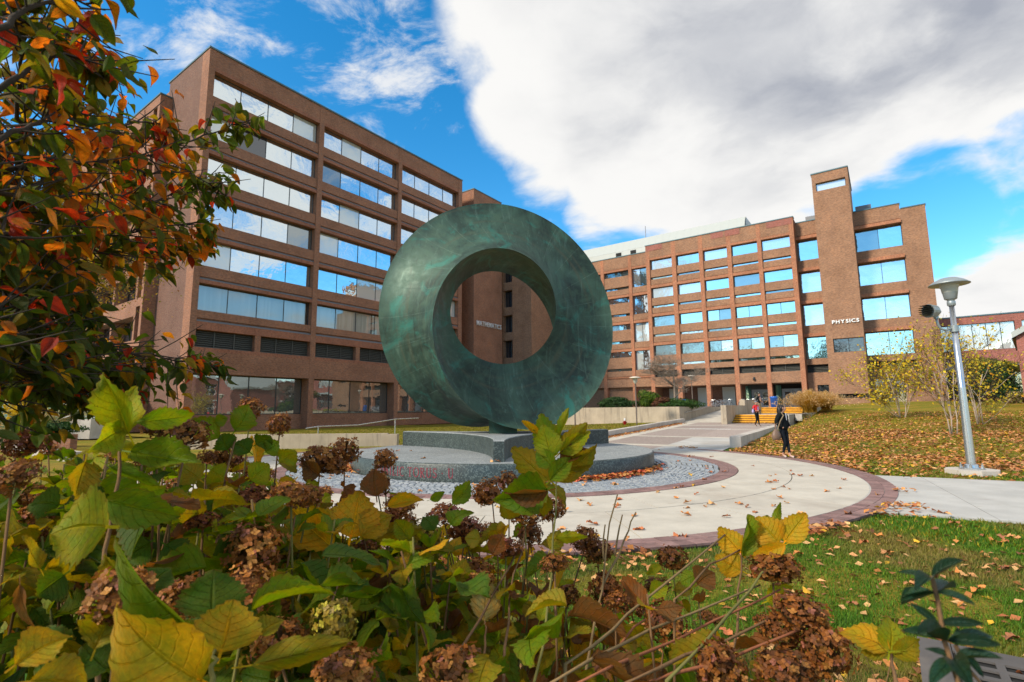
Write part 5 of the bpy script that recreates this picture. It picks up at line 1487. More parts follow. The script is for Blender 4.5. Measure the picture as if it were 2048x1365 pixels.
def cloud(n, c, r, lumps=9, shell=.55, flat=.15):
    """Points in lumpy clusters over an ellipsoid, denser towards the surface."""
    lc = rand_unit(lumps) * nrng.uniform(.35, .75, (lumps, 1)); lr = nrng.uniform(.32, .55, lumps)
    k = nrng.integers(0, lumps, n); u = rand_unit(n); rr = nrng.uniform(shell, 1, (n, 1)) ** .6
    p = lc[k] + u * rr * lr[k][:, None]
    lo = -1 + flat
    p[:, 2] = np.maximum(p[:, 2], lo + nrng.uniform(0, .1, n))
    return np.array(c) + p * np.array(r), u
def shrub(name, label, cat, c, r, n, size, cols, zb, stems=5, group=None):
    o = thing(name, label, cat, (c[0], c[1], zb), 0, group)
    P, U = cloud(n, (0, 0, c[2] - zb), r, 14)
    nor = U + rand_unit(n) * .7; nor /= np.linalg.norm(nor, axis=1)[:, None]
    f = link('foliage', quads(P, nor, nrng.uniform(.6, 1.3, n) * size, .55, palette(n, cols), 'foliage'), o); stuff(f)
    for k in range(stems):
        a = rng.uniform(0, 6.28); mb = MB(); mb.tube([(.1 * math.cos(a), .1 * math.sin(a), -.05), (r[0] * .25 * math.cos(a), r[1] * .25 * math.sin(a), (c[2] - zb) * .6), (r[0] * .5 * math.cos(a), r[1] * .5 * math.sin(a), (c[2] - zb) * 1.2)], [.04, .03, .012], 5); mb.build('stem', 'bark_dark', o)
    return o
def cpos(wv, d): p = CW(wv, d); return p.x, p.y
x, y = cpos(-16.9, 44.2); shrub('yew_ball', 'clipped bright green evergreen ball above the retaining wall', 'shrub', (x, y, 2.55), (1.2, 1.1, 1.05), 5200, .15, [(.07, .13, .012, 3), (.11, .17, .012, 2), (.03, .07, .01, 1)], 1.66)
x, y = cpos(-19.6, 43.6); shrub('juniper', 'spreading dark green juniper left of the evergreen ball', 'shrub', (x, y, 2.0), (2.3, 1.4, .62), 5000, .15, [(.02, .055, .015, 3), (.04, .09, .02, 2)], 1.66)
x, y = cpos(-15.6, 43.4); shrub('barberry', 'low reddish brown shrub at the foot of the bare tree', 'shrub', (x, y, 2.05), (1.1, .8, .6), 3200, .12, [(.16, .055, .03, 3), (.10, .05, .03, 2), (.2, .09, .03, 1)], 1.66)
x, y = cpos(-13.9, 45.0); shrub('juniper', 'low green juniper mat right of the bare tree', 'shrub', (x - 1.2, y - .4, 1.95), (2.6, 1.3, .5), 5200, .14, [(.025, .07, .012, 3), (.05, .11, .015, 2)], 1.66)
x, y = 40.8, 44.2; shrub('yew_bush', 'large dark green yew bush in front of the low hall', 'shrub', (x, y, 3.1), (2.6, 2.2, 1.75), 12000, .19, [(.012, .045, .012, 3), (.025, .075, .015, 2), (.05, .10, .02, 1)], 1.95, 7)
x, y = 38.6, 40.8; shrub('flowering_shrub', 'low shrub with pale faded flowers in front of the yew', 'shrub', (x + 1.4, y, 2.1), (1.5, 1.0, .6), 3200, .13, [(.14, .14, .02, 3), (.35, .27, .16, 2), (.25, .13, .05, 1)], 1.8)
x, y = 43.5, 47.0; shrub('small_tree', 'spreading olive green small tree between the lamp and the annex', 'tree', (x, y, 5.0), (3.2, 2.6, 1.0), 4200, .22, [(.13, .15, .01, 3), (.20, .17, .015, 2), (.09, .10, .015, 1)], 1.9, 6)

def tree(name, label, loc, H, trunks, depth, spread, twig_r, mats, leaf=None, group=None, seed=1, first=.35, lean=.15):
    r = random.Random(seed); o = thing(name, label, 'tree', loc, 0, group)
    tips = []; br = []; tw = MB()
    def grow(p, d, ln, rd, lev):
        pts = [p]; dd = d.copy(); n = 4
        for i in range(n):
            dd = (dd + Vector((r.uniform(-1, 1), r.uniform(-1, 1), r.uniform(-.5, .9))) * .16).normalized(); pts.append(pts[-1] + dd * ln / n)
        rs = [rd * (1 - .5 * i / n) for i in range(n + 1)]
        if lev <= 1:
            mb = MB(); mb.tube(pts, rs, 7 if lev == 0 else 5); br.append((lev, mb))
        else: tw.tube(pts, rs, 4 if lev < 4 else 3, cap=False)
        tips.extend(pts[2:] if lev >= depth - 2 else [])
        if lev >= depth: return
        nb = 3 if lev < 2 else r.choice((2, 3, 3))
        for k in range(nb + (2 if lev == 0 else 1)):
            t = r.uniform(first if lev == 0 else .3, 1.0); q = pts[min(n, int(t * n))]
            side = Vector((r.uniform(-1, 1), r.uniform(-1, 1), r.uniform(-.1, .5))).normalized()
            nd = (dd * (1 - spread) + side * spread).normalized()
            grow(q, nd, ln * r.uniform(.52, .78), max(twig_r, rd * r.uniform(.42, .6)), lev + 1)
    for k in range(trunks):
        a = r.uniform(0, 6.28); base = Vector((.12 * math.cos(a), .12 * math.sin(a), -.1)) if trunks > 1 else Vector((0, 0, -.1))
        d = Vector((lean * math.cos(a), lean * math.sin(a), 1)).normalized()
        grow(base, d, H * .55, H * (.015 if trunks == 1 else .0058), 0)
    for lev, mb in br: mb.build('trunk' if lev == 0 else 'branch', mats[0], o, smooth=True)
    if tw.f: stuff(tw.build('twigs', mats[1], o))
    if leaf:
        n, size, cols, jit = leaf
        T = np.array([tuple(t) for t in tips]); P = T[nrng.integers(0, len(T), n)] + nrng.normal(0, jit, (n, 3))
        f = link('crown', quads(P, rand_unit(n), nrng.uniform(.6, 1.3, n) * size, .7, palette(n, cols), 'crown'), o); stuff(f)
    return o
p = CW(-15.0, 44.9, 1.64)
tree('bare_tree', 'bare pale grey tree with spreading branches on the terrace', tuple(p), 7.2, 1, 6, .74, .007, ('twig_grey', 'twig_grey'), seed=5, first=.35)
BL = [(.66, .46, .02, 4), (.56, .45, .04, 2), (.40, .38, .03, 2), (.55, .26, .02, 1)]
tree('young_birch', 'slender multi stemmed birch with sparse yellow leaves beside the lamp post', (18.5, 22.0, .44), 4.9, 3, 4, .40, .004, ('bark_pale', 'bark_dark'), (1300, .12, BL, .18), 'young birches on the lawn', 12, .12, .07)
tree('young_birch', 'fuller young birch with yellow leaves in front of the tower foot', (23.3, 31.2, .98), 5.2, 3, 4, .42, .005, ('bark_pale', 'bark_dark'), (2400, .14, BL, .26), 'young birches on the lawn', 23, .1, .1)
tree('young_birch', 'thin young birch half hidden behind the lamp post', (22.9, 25.6, .75), 4.6, 3, 4, .45, .004, ('bark_pale', 'bark_dark'), (900, .12, BL, .2), 'young birches on the lawn', 31, .1, .1)
def tuft(name, label, loc, n, h, sp, cols, w_=.012, cat='ornamental grass', plume=True):
    o = thing(name, label, cat, loc)
    a = nrng.uniform(0, 2 * np.pi, n); lean = np.abs(nrng.normal(0, .95, n)) * sp; hh = h * nrng.uniform(.55, 1.05, n)
    V = []; base = nrng.normal(0, .09 * sp * h, (n, 2)); dirs = np.c_[np.cos(a), np.sin(a)]
    sd = np.c_[-np.sin(a), np.cos(a)] * w_
    P = [np.c_[base + dirs * lean[:, None] * t ** 1.8 * hh[:, None], hh * t * (1 - .25 * lean * t)] for t in (0, .4, .75, 1.0)]
    rows = []
    for i, q in enumerate(P):
        ww = (1, .9, .7, .12)[i]; z = np.zeros((n, 1))
        rows += [q + np.c_[sd * ww, z], q - np.c_[sd * ww, z]]
    V = np.stack(rows, 1).reshape(-1, 3); i0 = np.arange(n)[:, None] * 8
    F = np.concatenate([i0 + [[2 * k, 2 * k + 1, 2 * k + 3, 2 * k + 2]] for k in range(3)], 1).reshape(-1, 4)
    stuff(link('blades', np_mesh('blades', V, F, 'foliage', np.repeat(palette(n, cols), 3, axis=0)), o))
    if plume:
        m = n // 3; T = P[3][:m]; C = np.repeat(T, 5, axis=0) + nrng.normal(0, .07, (m * 5, 3)) - np.array([0, 0, .08])
        stuff(link('plumes', quads(C, rand_unit(m * 5), .10, .4, palette(m * 5, [(.62, .42, .20, 2), (.55, .32, .12, 1)]), 'plumes'), o))
    return o
GC = [(.58, .32, .035, 3), (.66, .42, .08, 2), (.42, .27, .03, 1)]
q = CW(-4.9, 45.3, 1.2); tuft('golden_grass', 'big rounded clump of golden ornamental grass beside the steps', tuple(q), 2600, 1.75, .95, GC, .012)
q = CW(-3.9, 46.6, 1.35); tuft('golden_grass', 'smaller clump of golden grass right behind the big one', tuple(q), 1300, 1.5, .9, GC, .012)
# far left planting
tree('yellow_tree', 'small bright yellow tree in front of the glass pavilion', (-31.5, 34.0, 0), 3.4, 2, 4, .5, .006, ('bark_dark', 'bark_dark'), (1500, .2, [(.62, .40, .01, 3), (.5, .36, .02, 1)], .22), None, 41, .2, .2)
tuft('fountain_grass', 'pale green fountain grass clump under the yellow tree', (-28.6, 30.5, 0), 500, 1.5, .9, [(.26, .30, .06, 2), (.4, .36, .16, 1)], .018)
tuft('fountain_grass', 'fountain grass clump halfway up the planted steps', (-29.6, 33.0, .4), 500, 1.5, .9, [(.22, .24, .06, 2), (.4, .34, .18, 1)], .018)
tuft('fountain_grass', 'fountain grass clump at the top of the planted steps', (-30.2, 35.5, .9), 500, 1.4, .9, [(.24, .27, .06, 2), (.42, .36, .18, 1)], .018)
shrub('hedge', 'low dark green hedge behind the brick garden wall', 'hedge', (-23.4, 26.2, .75), (2.2, .9, .45), 4500, .13, [(.02, .06, .01, 3), (.05, .11, .015, 1)], 0)
st = thing('garden_stair', 'white stone stair with thin rails rising under the tree', 'stairs', (-29.6, 33.5, 0), rad(-8))
st.scale = (.55, .8, .8)
for k in range(9):
    mb = MB(); mb.box(-4.5 + k * .9, 5.2, 0, 2.5, k * .17, (k + 1) * .17); mb.build('step', 'kerb_concrete', st)
for yy in (-.1, 2.6):
    mb = MB(); mb.tube([(-4.8, yy, .8), (4.6, yy, 2.5)], .04, 5); mb.tube([(-4.8, yy, .5), (4.6, yy, 2.2)], .03, 5); mb.build('rail', 'white_paint', st)
# honey locust behind the dogwood, its fine yellow crown against the sky
tree('honey_locust', 'tall fine leaved yellowing tree behind the near branches', (-15.4, 13.6, 0), 11.5, 1, 6, .6, .004, ('bark_dark', 'bark_dark'), (24000, .085, [(.42, .24, .015, 3), (.24, .20, .02, 2), (.36, .14, .02, 1)], .42), None, 52, .5)
# trees behind the camera, mirrored in the physics building's lower glass
for k, (wv, d, h) in enumerate(((-27, -34, 19), (-16, -40, 22), (-38, -44, 24), (-6, -46, 17))):
    p = CW(wv, d, 0)
    tree('oak_tree', ['broad oak mirrored in the middle of the physics glass', 'tall oak mirrored beside the stair tower', 'tallest oak mirrored at the left of the physics glass', 'shorter oak mirrored in the right hand glass'][k], tuple(p), h, 1, 4, .6, .02, ('bark_dark', 'bark_dark'), (5200, .62, [(.05, .08, .015, 3), (.09, .09, .02, 2), (.14, .09, .02, 1)], .75), 'oaks across the court', 70 + k, .3)

# ------------------------------------------------------------------ grass blades and fallen leaves
def blades(name, n, sampler, hmin, hmax, wd, cols, zf):
    P = []
    while len(P) < n:
        x, y = sampler()
        if on_lawn(x, y, .03): P.append((x, y, zf(x, y)))
    P = np.array(P); a = nrng.uniform(0, 2 * np.pi, n); h = nrng.uniform(hmin, hmax, n); ln = nrng.uniform(.2, 1.1, n) * h
    pt = np.array([mnoise.noise((x * .8, y * .8, 7)) for x, y, _ in P])
    dst = np.hypot(P[:, 0], P[:, 1]); wv = wd * np.clip(dst / 5, .8, 3)
    sd = np.c_[-np.sin(a), np.cos(a), np.zeros(n)] * wv[:, None]; tip = P + np.c_[np.cos(a) * ln, np.sin(a) * ln, h]
    V = np.stack([P - sd, P + sd, tip], 1).reshape(-1, 3); F = np.arange(3 * n).reshape(-1, 3)
    c = palette(n, cols, .25); dry = palette(n, [(.20, .17, .03, 2), (.27, .19, .06, 1)], .2)
    m = np.clip((pt - .05) * 2.2 + .25 + nrng.normal(0, .15, n), 0, 1)[:, None]
    return stuff(link(name, np_mesh(name, V, F, 'grass_blade', c * (1 - m) + dry * m)))
def near_s():
    t = rng.random(); y = 3.0 * (13.5 / 3.0) ** t; x = rng.uniform(-.25, 1.3) * y
    return x, y
GR = [(.06, .17, .008, 4), (.10, .22, .012, 3), (.15, .21, .014, 2)]
blades('grass', 145000, near_s, .018, .05, .0032, GR, zlawn)
def right_s():
    t = rng.random(); d = 8 + 38 * t ** 1.3; wv = rng.uniform(-5.2, 18); p = CW(wv, d); return p.x, p.y
blades('grass', 60000, right_s, .03, .07, .008, [(.18, .20, .012, 3), (.27, .23, .015, 2), (.34, .25, .02, 2)], zlawn)
def left_s():
    p = CW(rng.uniform(-40, -13.5), rng.uniform(17, 41)); return p.x, p.y
blades('grass', 30000, left_s, .03, .07, .012, [(.16, .17, .012, 3), (.22, .19, .015, 2)], lambda x, y: zlawn(x, y) + .0)
LC = [(.47, .19, .05, 4), (.52, .25, .10, 3), (.38, .13, .05, 3), (.56, .32, .13, 2), (.27, .11, .05, 2), (.58, .34, .03, 1)]
def leaf_grid(wf, nseg, ncol, serr=0.0, fold=.1, curl=.1, wav=.03, seed=0, petiole=0.0, twist=0.0, rag=0.0):
    """A leaf of unit length along +x and unit full width along y: verts, quads, uv."""
    r = random.Random(seed); V = []; UV = []; F = []; ph = r.uniform(0, 6)
    if petiole: V += [(-petiole, -.012, -.02), (-petiole, .012, -.02)]; UV += [(0, 0), (0, 0)]
    b0 = len(V)
    for i in range(nseg + 1):
        t = i / nseg; hw = max(.006, wf(t)) * .5; rg = 1 + rag * r.uniform(-1, 1); lg = 1 + rag * r.uniform(-1, 1); bend = .10 * rag * math.sin(t * 3 + ph)
        for j in range(ncol + 1):
            s = -1 + 2 * j / ncol; y = s * hw * (rg if s > 0 else lg); x = t
            if abs(s) == 1 and serr and 0 < i < nseg: y += (serr if i % 2 else -serr * .6) * s; x += serr * .5 if i % 2 else 0
            z = -curl * t * t + fold * abs(y) * 2 + wav * math.sin(t * 9 + ph + s * 1.2) * abs(s)
            ca, sa = math.cos(twist * t), math.sin(twist * t)
            V.append((x, y * ca - z * sa + bend, z * ca + y * sa)); UV.append((t, s))
    for i in range(nseg):
        for j in range(ncol):
            a = b0 + i * (ncol + 1) + j; F.append((a, a + ncol + 1, a + ncol + 2, a + 1))
    if petiole: m = b0 + ncol // 2; F.append((0, m, m, 1)) if False else None
    return np.array(V), np.array(F), np.array(UV)
def grid_to_mesh(name, G, mat):
    V, F, UV = G; return np_mesh(name, V, F, mat, None, UV[F.ravel()])
oak = lambda t: max(.02, math.sin(math.pi * min(1, t ** .85)) * (.42 + .55 * abs(math.sin(math.pi * 3.5 * t))))
maple = lambda t: max(.03, math.sin(math.pi * min(1, t ** .7)) * (.75 + .35 * math.cos(math.pi * 6 * t)))
OAK = [leaf_grid(oak, 14, 2, 0, .18, .18 * (k - 1), .10, k) for k in range(3)] + [leaf_grid(maple, 12, 2, 0, .25, .15, .12, 9)]
oak_me = [grid_to_mesh('fallen_leaf', g_, 'fallen') for g_ in OAK]
def put_fallen(x, y, z, label, group, sz=None):
    o = link('fallen_leaf', oak_me[rng.randrange(4)])
    L = sz or rng.uniform(.10, .17); wd = L * rng.uniform(.62, .85)
    o.matrix_world = Matrix.Translation((x, y, z + .012)) @ Matrix.Rotation(rng.uniform(0, 6.28), 4, 'Z') @ Matrix.Rotation(rng.uniform(-.25, .25), 4, 'X') @ Matrix.Rotation(rng.uniform(-.2, .2), 4, 'Y') @ Matrix.Diagonal((L, wd, L, 1))
    c = rng.choices(LC, [q_[3] for q_ in LC])[0]; j = rng.uniform(.8, 1.2); o.color = (c[0] * j, c[1] * j, c[2] * j, 1)
    tag(o, label, 'leaf', group)
n = 0
while n < 150:
    y = 6.2 * (24 / 6.2) ** rng.random(); x = rng.uniform(-.55, .75) * y + rng.gauss(0, .3)
    rr = math.hypot(x - C_IN.x, y - C_IN.y)
    if rr < R_DISC + .1: continue
    wv, d = to_campus(x, y)
    if in_plaza(x, y, -.1) or in_right_path(x, y) : put_fallen(x, y, .006, 'dry oak leaf fallen flat on the pale plaza paving', 'dry leaves on the plaza'); n += 1
n = 0
while n < 120:
    x, y = near_s()
    if y < 11 and on_lawn(x, y, .02): put_fallen(x, y, zlawn(x, y) + .02, 'dry oak leaf fallen on the green grass in front of the plaza', 'dry leaves on the near grass', rng.uniform(.08, .14)); n += 1
for k in range(14):
    a = rng.uniform(0, 6.28); r_ = rng.uniform(2.2, 4.1); x, y = C_IN.x + r_ * math.cos(a), C_IN.y - abs(r_ * math.sin(a))
    put_fallen(x, y, .402, 'dry oak leaf lying on top of the granite disc', 'dry leaves on the granite')
def litter(name, n, sampler, zf, size, cols, mat='litter', test=None):
    P = []
    while len(P) < n:
        x, y = sampler()
        if test is None or test(x, y): P.append((x, y, zf(x, y)))
    P = np.array(P); nor = np.c_[nrng.normal(0, .35, (n, 2)), np.ones(n)]; nor /= np.linalg.norm(nor, axis=1)[:, None]
    return stuff(link(name, quads(P, nor, nrng.uniform(.6, 1.35, n) * size, .62, palette(n, cols, .25), name, mat)))
def lawn_litter():
    while True:
        t = rng.random(); d = 13 + 32 * t ** 1.25; wv = rng.uniform(-5.0, 17); p = CW(wv, d)
        dens = 1.0 if 16 < d < 31 else .4
        dens *= .35 + .65 * sm(-.25, .3, mnoise.noise((p.x * .33, p.y * .33, 2)))
        if rng.random() < dens and on_lawn(p.x, p.y, .0): return p.x, p.y
litter('leaf_litter', 34000, lawn_litter, lambda x, y: zlawn(x, y) + rng.uniform(.02, .06), .118, LC)
def curb_litter():
    d = rng.uniform(22, 40); wv = curb_w(d) + abs(rng.gauss(0, .22)) + .02; p = CW(wv, d); return p.x, p.y
litter('leaf_litter', 1500, curb_litter, lambda x, y: path_z(to_campus(x, y)[1]) + rng.uniform(.01, .06), .13, LC)
def base_litter():
    a = rad(rng.gauss(-52, 14)) if rng.random() < .7 else rad(rng.gauss(-165, 9)); r_ = R_DISC + abs(rng.gauss(0, .16)) + .03
    return C_IN.x + r_ * math.cos(a), C_IN.y + r_ * math.sin(a)
litter('leaf_litter', 750, base_litter, lambda x, y: rng.uniform(.012, .09), .13, [(.50, .17, .04, 3), (.45, .10, .05, 2), (.52, .26, .08, 2)])
def near_litter():
    while True:
        x, y = near_s()
        if on_lawn(x, y, .02): return x, y
litter('leaf_litter', 1100, near_litter, lambda x, y: zlawn(x, y) + rng.uniform(.01, .04), .075, LC)
def step_litter():
    p = CW(rng.uniform(-9.4, -6.3), 40.9 + rng.uniform(-.35, .02)); return p.x, p.y
litter('leaf_litter', 160, step_litter, lambda x, y: .50 + rng.uniform(.0, .05), .11, LC)
def edge_litter():
    while True:
        a = rad(rng.uniform(-115, 40)); r_ = R_OUT + abs(rng.gauss(0, .3)) - .06
        x, y = C_OUT.x + r_ * math.cos(a), C_OUT.y + r_ * math.sin(a)
        if mnoise.noise((x * .7, y * .7, 5)) > -.05: return x, y
litter('leaf_litter', 700, edge_litter, lambda x, y: max(.015, zlawn(x, y)) + rng.uniform(.01, .04), .10, LC)

# measured positions of the near leaves, heads, stalks and limbs (metres)
HERO_LEAVES={'upper_left':[(-0.68,0.927,1.515,-0.709,0.903,1.623,0.061,30,'l'),
(-0.714,0.964,1.516,-0.709,0.966,1.604,0.038,35,'l'),
(-0.674,0.932,1.534,-0.61,1.01,1.55,0.037,35,'g'),
(-0.69,0.92,1.524,-0.699,0.847,1.489,0.053,20,'l'),
(-0.674,0.929,1.483,-0.553,0.946,1.45,0.061,30,'g'),
(-0.727,0.95,1.456,-0.664,0.99,1.411,0.029,50,'g'),
(-0.692,0.852,1.474,-0.699,0.839,1.417,0.047,45,'o'),
(-0.665,0.865,1.412,-0.562,0.894,1.376,0.067,20,'g'),
(-0.722,0.957,1.503,-0.702,0.969,1.462,0.038,20,'l'),
(-0.583,0.771,1.389,-0.632,0.734,1.4,0.107,5,'l'),
(-0.644,0.736,1.342,-0.668,0.726,1.386,0.024,40,'o'),
(-0.656,0.721,1.326,-0.636,0.716,1.263,0.023,40,'b'),
(-0.773,0.977,1.444,-0.782,0.965,1.41,0.047,30,'d'),
(-0.747,0.901,1.286,-0.77,0.875,1.263,0.062,20,'d'),
(-0.66,0.975,1.319,-0.691,0.948,1.296,0.068,30,'d'),
(-0.666,1.028,1.302,-0.625,1.043,1.261,0.065,30,'d'),
(-0.836,0.982,1.385,-0.868,0.956,1.399,0.061,40,'d'),
(-0.594,0.825,1.286,-0.619,0.822,1.341,0.034,30,'o')],'front':[(-0.378,0.71,1.245,-0.375,0.733,1.302,0.087,8,'y'),
(-0.423,0.766,1.266,-0.432,0.781,1.327,0.092,10,'d'),
(-0.396,0.708,1.264,-0.472,0.618,1.363,0.048,25,'g'),
(-0.371,0.66,1.235,-0.443,0.6,1.322,0.087,10,'y'),
(-0.37,0.772,1.273,-0.286,0.82,1.314,0.027,30,'g'),
(-0.341,0.72,1.225,-0.227,0.765,1.23,0.044,25,'o'),
(-0.54,0.599,1.282,-0.514,0.631,1.306,0.048,25,'y'),
(-0.545,0.717,1.247,-0.538,0.744,1.305,0.059,30,'o'),
(-0.495,0.568,1.28,-0.452,0.598,1.27,0.045,35,'o'),
(-0.375,0.81,1.226,-0.354,0.828,1.247,0.036,30,'o'),
(-0.454,0.771,1.229,-0.471,0.773,1.262,0.045,20,'l'),
(-0.537,0.803,1.292,-0.528,0.818,1.323,0.056,20,'d'),
(-0.577,0.693,1.251,-0.603,0.684,1.285,0.045,30,'d'),
(-0.458,0.751,1.191,-0.489,0.743,1.216,0.054,20,'d'),
(-0.351,0.797,1.171,-0.389,0.785,1.183,0.045,20,'d'),
(-0.555,0.756,1.204,-0.586,0.748,1.24,0.056,20,'d'),
(-0.423,0.846,1.226,-0.427,0.856,1.259,0.056,20,'d')],'yellow':[(-0.44,1.448,1.214,-0.422,1.476,1.334,0.137,12,'y'),
(-0.479,1.43,1.192,-0.61,1.405,1.313,0.105,15,'y'),
(-0.477,1.44,1.233,-0.521,1.437,1.29,0.09,20,'y'),
(-0.412,1.455,1.212,-0.345,1.487,1.279,0.093,18,'y'),
(-0.391,1.461,1.212,-0.251,1.496,1.231,0.061,30,'o'),
(-0.382,1.484,1.315,-0.398,1.49,1.391,0.076,20,'b'),
(-0.351,1.487,1.288,-0.255,1.511,1.315,0.044,20,'y'),
(-0.479,1.413,1.13,-0.398,1.433,1.114,0.055,30,'l'),
(-0.4,1.425,1.09,-0.319,1.458,1.133,0.061,30,'b'),
(-0.581,1.399,1.222,-0.545,1.391,1.138,0.052,35,'l'),
(-0.35,1.413,1.018,-0.252,1.419,0.98,0.035,25,'g'),
(-0.531,1.382,1.091,-0.587,1.365,1.109,0.073,30,'o'),
(-0.506,1.411,1.156,-0.556,1.403,1.196,0.058,30,'d'),
(-0.305,1.451,1.098,-0.242,1.471,1.124,0.073,30,'d'),
(-0.425,1.411,1.069,-0.431,1.394,1.027,0.087,20,'o'),
(-0.606,1.392,1.236,-0.652,1.377,1.265,0.073,30,'o'),
(-0.286,1.482,1.199,-0.329,1.485,1.252,0.058,20,'l')],'centre':[(0.105,1.441,1.426,0.166,1.44,1.552,0.041,35,'l'),
(0.108,1.441,1.429,0.08,1.448,1.542,0.084,12,'g'),
(0.102,1.391,1.426,0.082,1.397,1.512,0.079,10,'l'),
(0.129,1.44,1.433,0.209,1.434,1.512,0.055,25,'o'),
(0.126,1.44,1.433,0.214,1.433,1.493,0.046,30,'l'),
(0.07,1.447,1.486,0.024,1.449,1.52,0.022,30,'y'),
(0.098,1.434,1.362,-0.004,1.447,1.45,0.087,15,'o'),
(0.104,1.388,1.403,0.059,1.395,1.448,0.055,10,'g'),
(0.097,1.385,1.369,0.154,1.386,1.431,0.055,10,'g'),
(0.149,1.434,1.395,0.24,1.425,1.436,0.068,20,'o'),
(0.128,1.437,1.409,0.199,1.433,1.457,0.052,25,'b'),
(0.116,1.433,1.362,0.21,1.427,1.398,0.038,30,'o'),
(0.09,1.432,1.34,-0.034,1.37,1.319,0.107,20,'g'),
(0.088,1.362,1.345,-0.021,1.361,1.324,0.057,40,'b'),
(0.108,1.407,1.218,0.193,1.399,1.221,0.035,30,'l'),
(0.062,1.354,1.035,0.08,1.369,1.079,0.03,10,'l'),
(0.085,1.431,1.331,0.064,1.422,1.275,0.068,20,'o'),
(0.094,1.402,1.19,0.122,1.411,1.238,0.046,30,'o')],'right':[(0.712,1.445,1.193,0.669,1.479,1.253,0.09,15,'y'),
(0.731,1.492,1.189,0.718,1.512,1.252,0.07,15,'g'),
(0.709,1.456,1.234,0.731,1.457,1.295,0.025,20,'g'),
(0.724,1.44,1.195,0.781,1.427,1.273,0.071,18,'y'),
(0.703,1.394,1.2,0.624,1.42,1.159,0.042,30,'y'),
(0.703,1.446,1.18,0.626,1.483,1.19,0.047,30,'o'),
(0.622,1.478,1.159,0.578,1.51,1.221,0.074,18,'y'),
(0.62,1.476,1.149,0.642,1.492,1.26,0.025,20,'g'),
(0.617,1.467,1.114,0.558,1.499,1.146,0.074,20,'y'),
(0.66,1.427,1.05,0.725,1.407,1.084,0.071,12,'l'),
(0.379,1.522,1.037,0.428,1.518,1.065,0.053,30,'l'),
(0.502,1.504,1.094,0.461,1.511,1.073,0.053,20,'g'),
(0.504,1.496,1.071,0.547,1.493,1.11,0.074,20,'b'),
(0.398,1.533,1.087,0.388,1.543,1.111,0.053,25,'l')],'low_right':[(0.688,1.012,1.11,0.63,1.061,1.139,0.059,15,'y'),
(0.684,1.011,1.104,0.708,1.018,1.161,0.051,10,'l'),
(0.688,1.008,1.102,0.732,0.989,1.131,0.042,25,'o'),
(0.682,1.013,1.103,0.647,1.035,1.103,0.032,30,'o')],'middle':[(-0.076,1.4,1.018,-0.071,1.434,1.116,0.082,10,'p'),
(-0.148,1.423,1.099,-0.131,1.442,1.159,0.068,20,'o'),
(-0.118,1.427,1.104,-0.11,1.437,1.133,0.039,10,'l'),
(-0.172,1.366,0.954,-0.212,1.378,0.996,0.085,20,'d'),
(-0.049,1.382,0.969,-0.069,1.398,1.01,0.062,20,'g'),
(-0.024,1.366,0.93,-0.055,1.382,0.969,0.056,30,'l'),
(-0.213,1.45,1.232,-0.241,1.454,1.271,0.056,20,'d'),
(-0.173,1.458,1.243,-0.134,1.472,1.293,0.056,20,'g'),
(-0.168,1.468,1.294,-0.114,1.483,1.352,0.048,30,'g'),
(-0.229,1.463,1.309,-0.189,1.471,1.327,0.028,30,'g'),
(-0.057,1.449,1.167,-0.024,1.462,1.215,0.056,30,'b'),
(-0.037,1.477,1.292,0.018,1.47,1.252,0.056,20,'o'),
(0.046,1.477,1.291,0.019,1.483,1.324,0.062,25,'y'),
(-0.091,1.457,1.204,-0.132,1.455,1.211,0.051,20,'o')],'mid_left':[(-0.867,1.633,1.495,-0.828,1.654,1.572,0.087,12,'g'),
(-0.902,1.614,1.475,-0.981,1.568,1.534,0.077,20,'g'),
(-0.881,1.623,1.437,-0.902,1.614,1.484,0.07,20,'d'),
(-0.826,1.651,1.427,-0.865,1.633,1.467,0.07,20,'d'),
(-0.812,1.659,1.45,-0.778,1.677,1.48,0.07,20,'d'),
(-0.917,1.607,1.522,-0.888,1.623,1.537,0.042,30,'g'),
(-0.787,1.67,1.425,-0.75,1.689,1.455,0.063,20,'g'),
(-0.745,1.686,1.392,-0.707,1.705,1.43,0.07,20,'l'),
(-0.818,1.646,1.344,-0.771,1.674,1.386,0.087,20,'l'),
(-0.7,1.699,1.336,-0.736,1.678,1.293,0.077,20,'y'),
(-0.669,1.706,1.296,-0.628,1.724,1.316,0.07,20,'l'),
(-0.936,1.583,1.353,-0.984,1.559,1.4,0.087,25,'o'),
(-0.887,1.606,1.313,-0.835,1.627,1.272,0.087,20,'o'),
(-0.917,1.598,1.38,-0.879,1.615,1.348,0.077,20,'l'),
(-0.631,1.727,1.347,-0.69,1.708,1.382,0.07,20,'b'),
(-0.973,1.553,1.3,-1.007,1.536,1.324,0.077,20,'d')]}
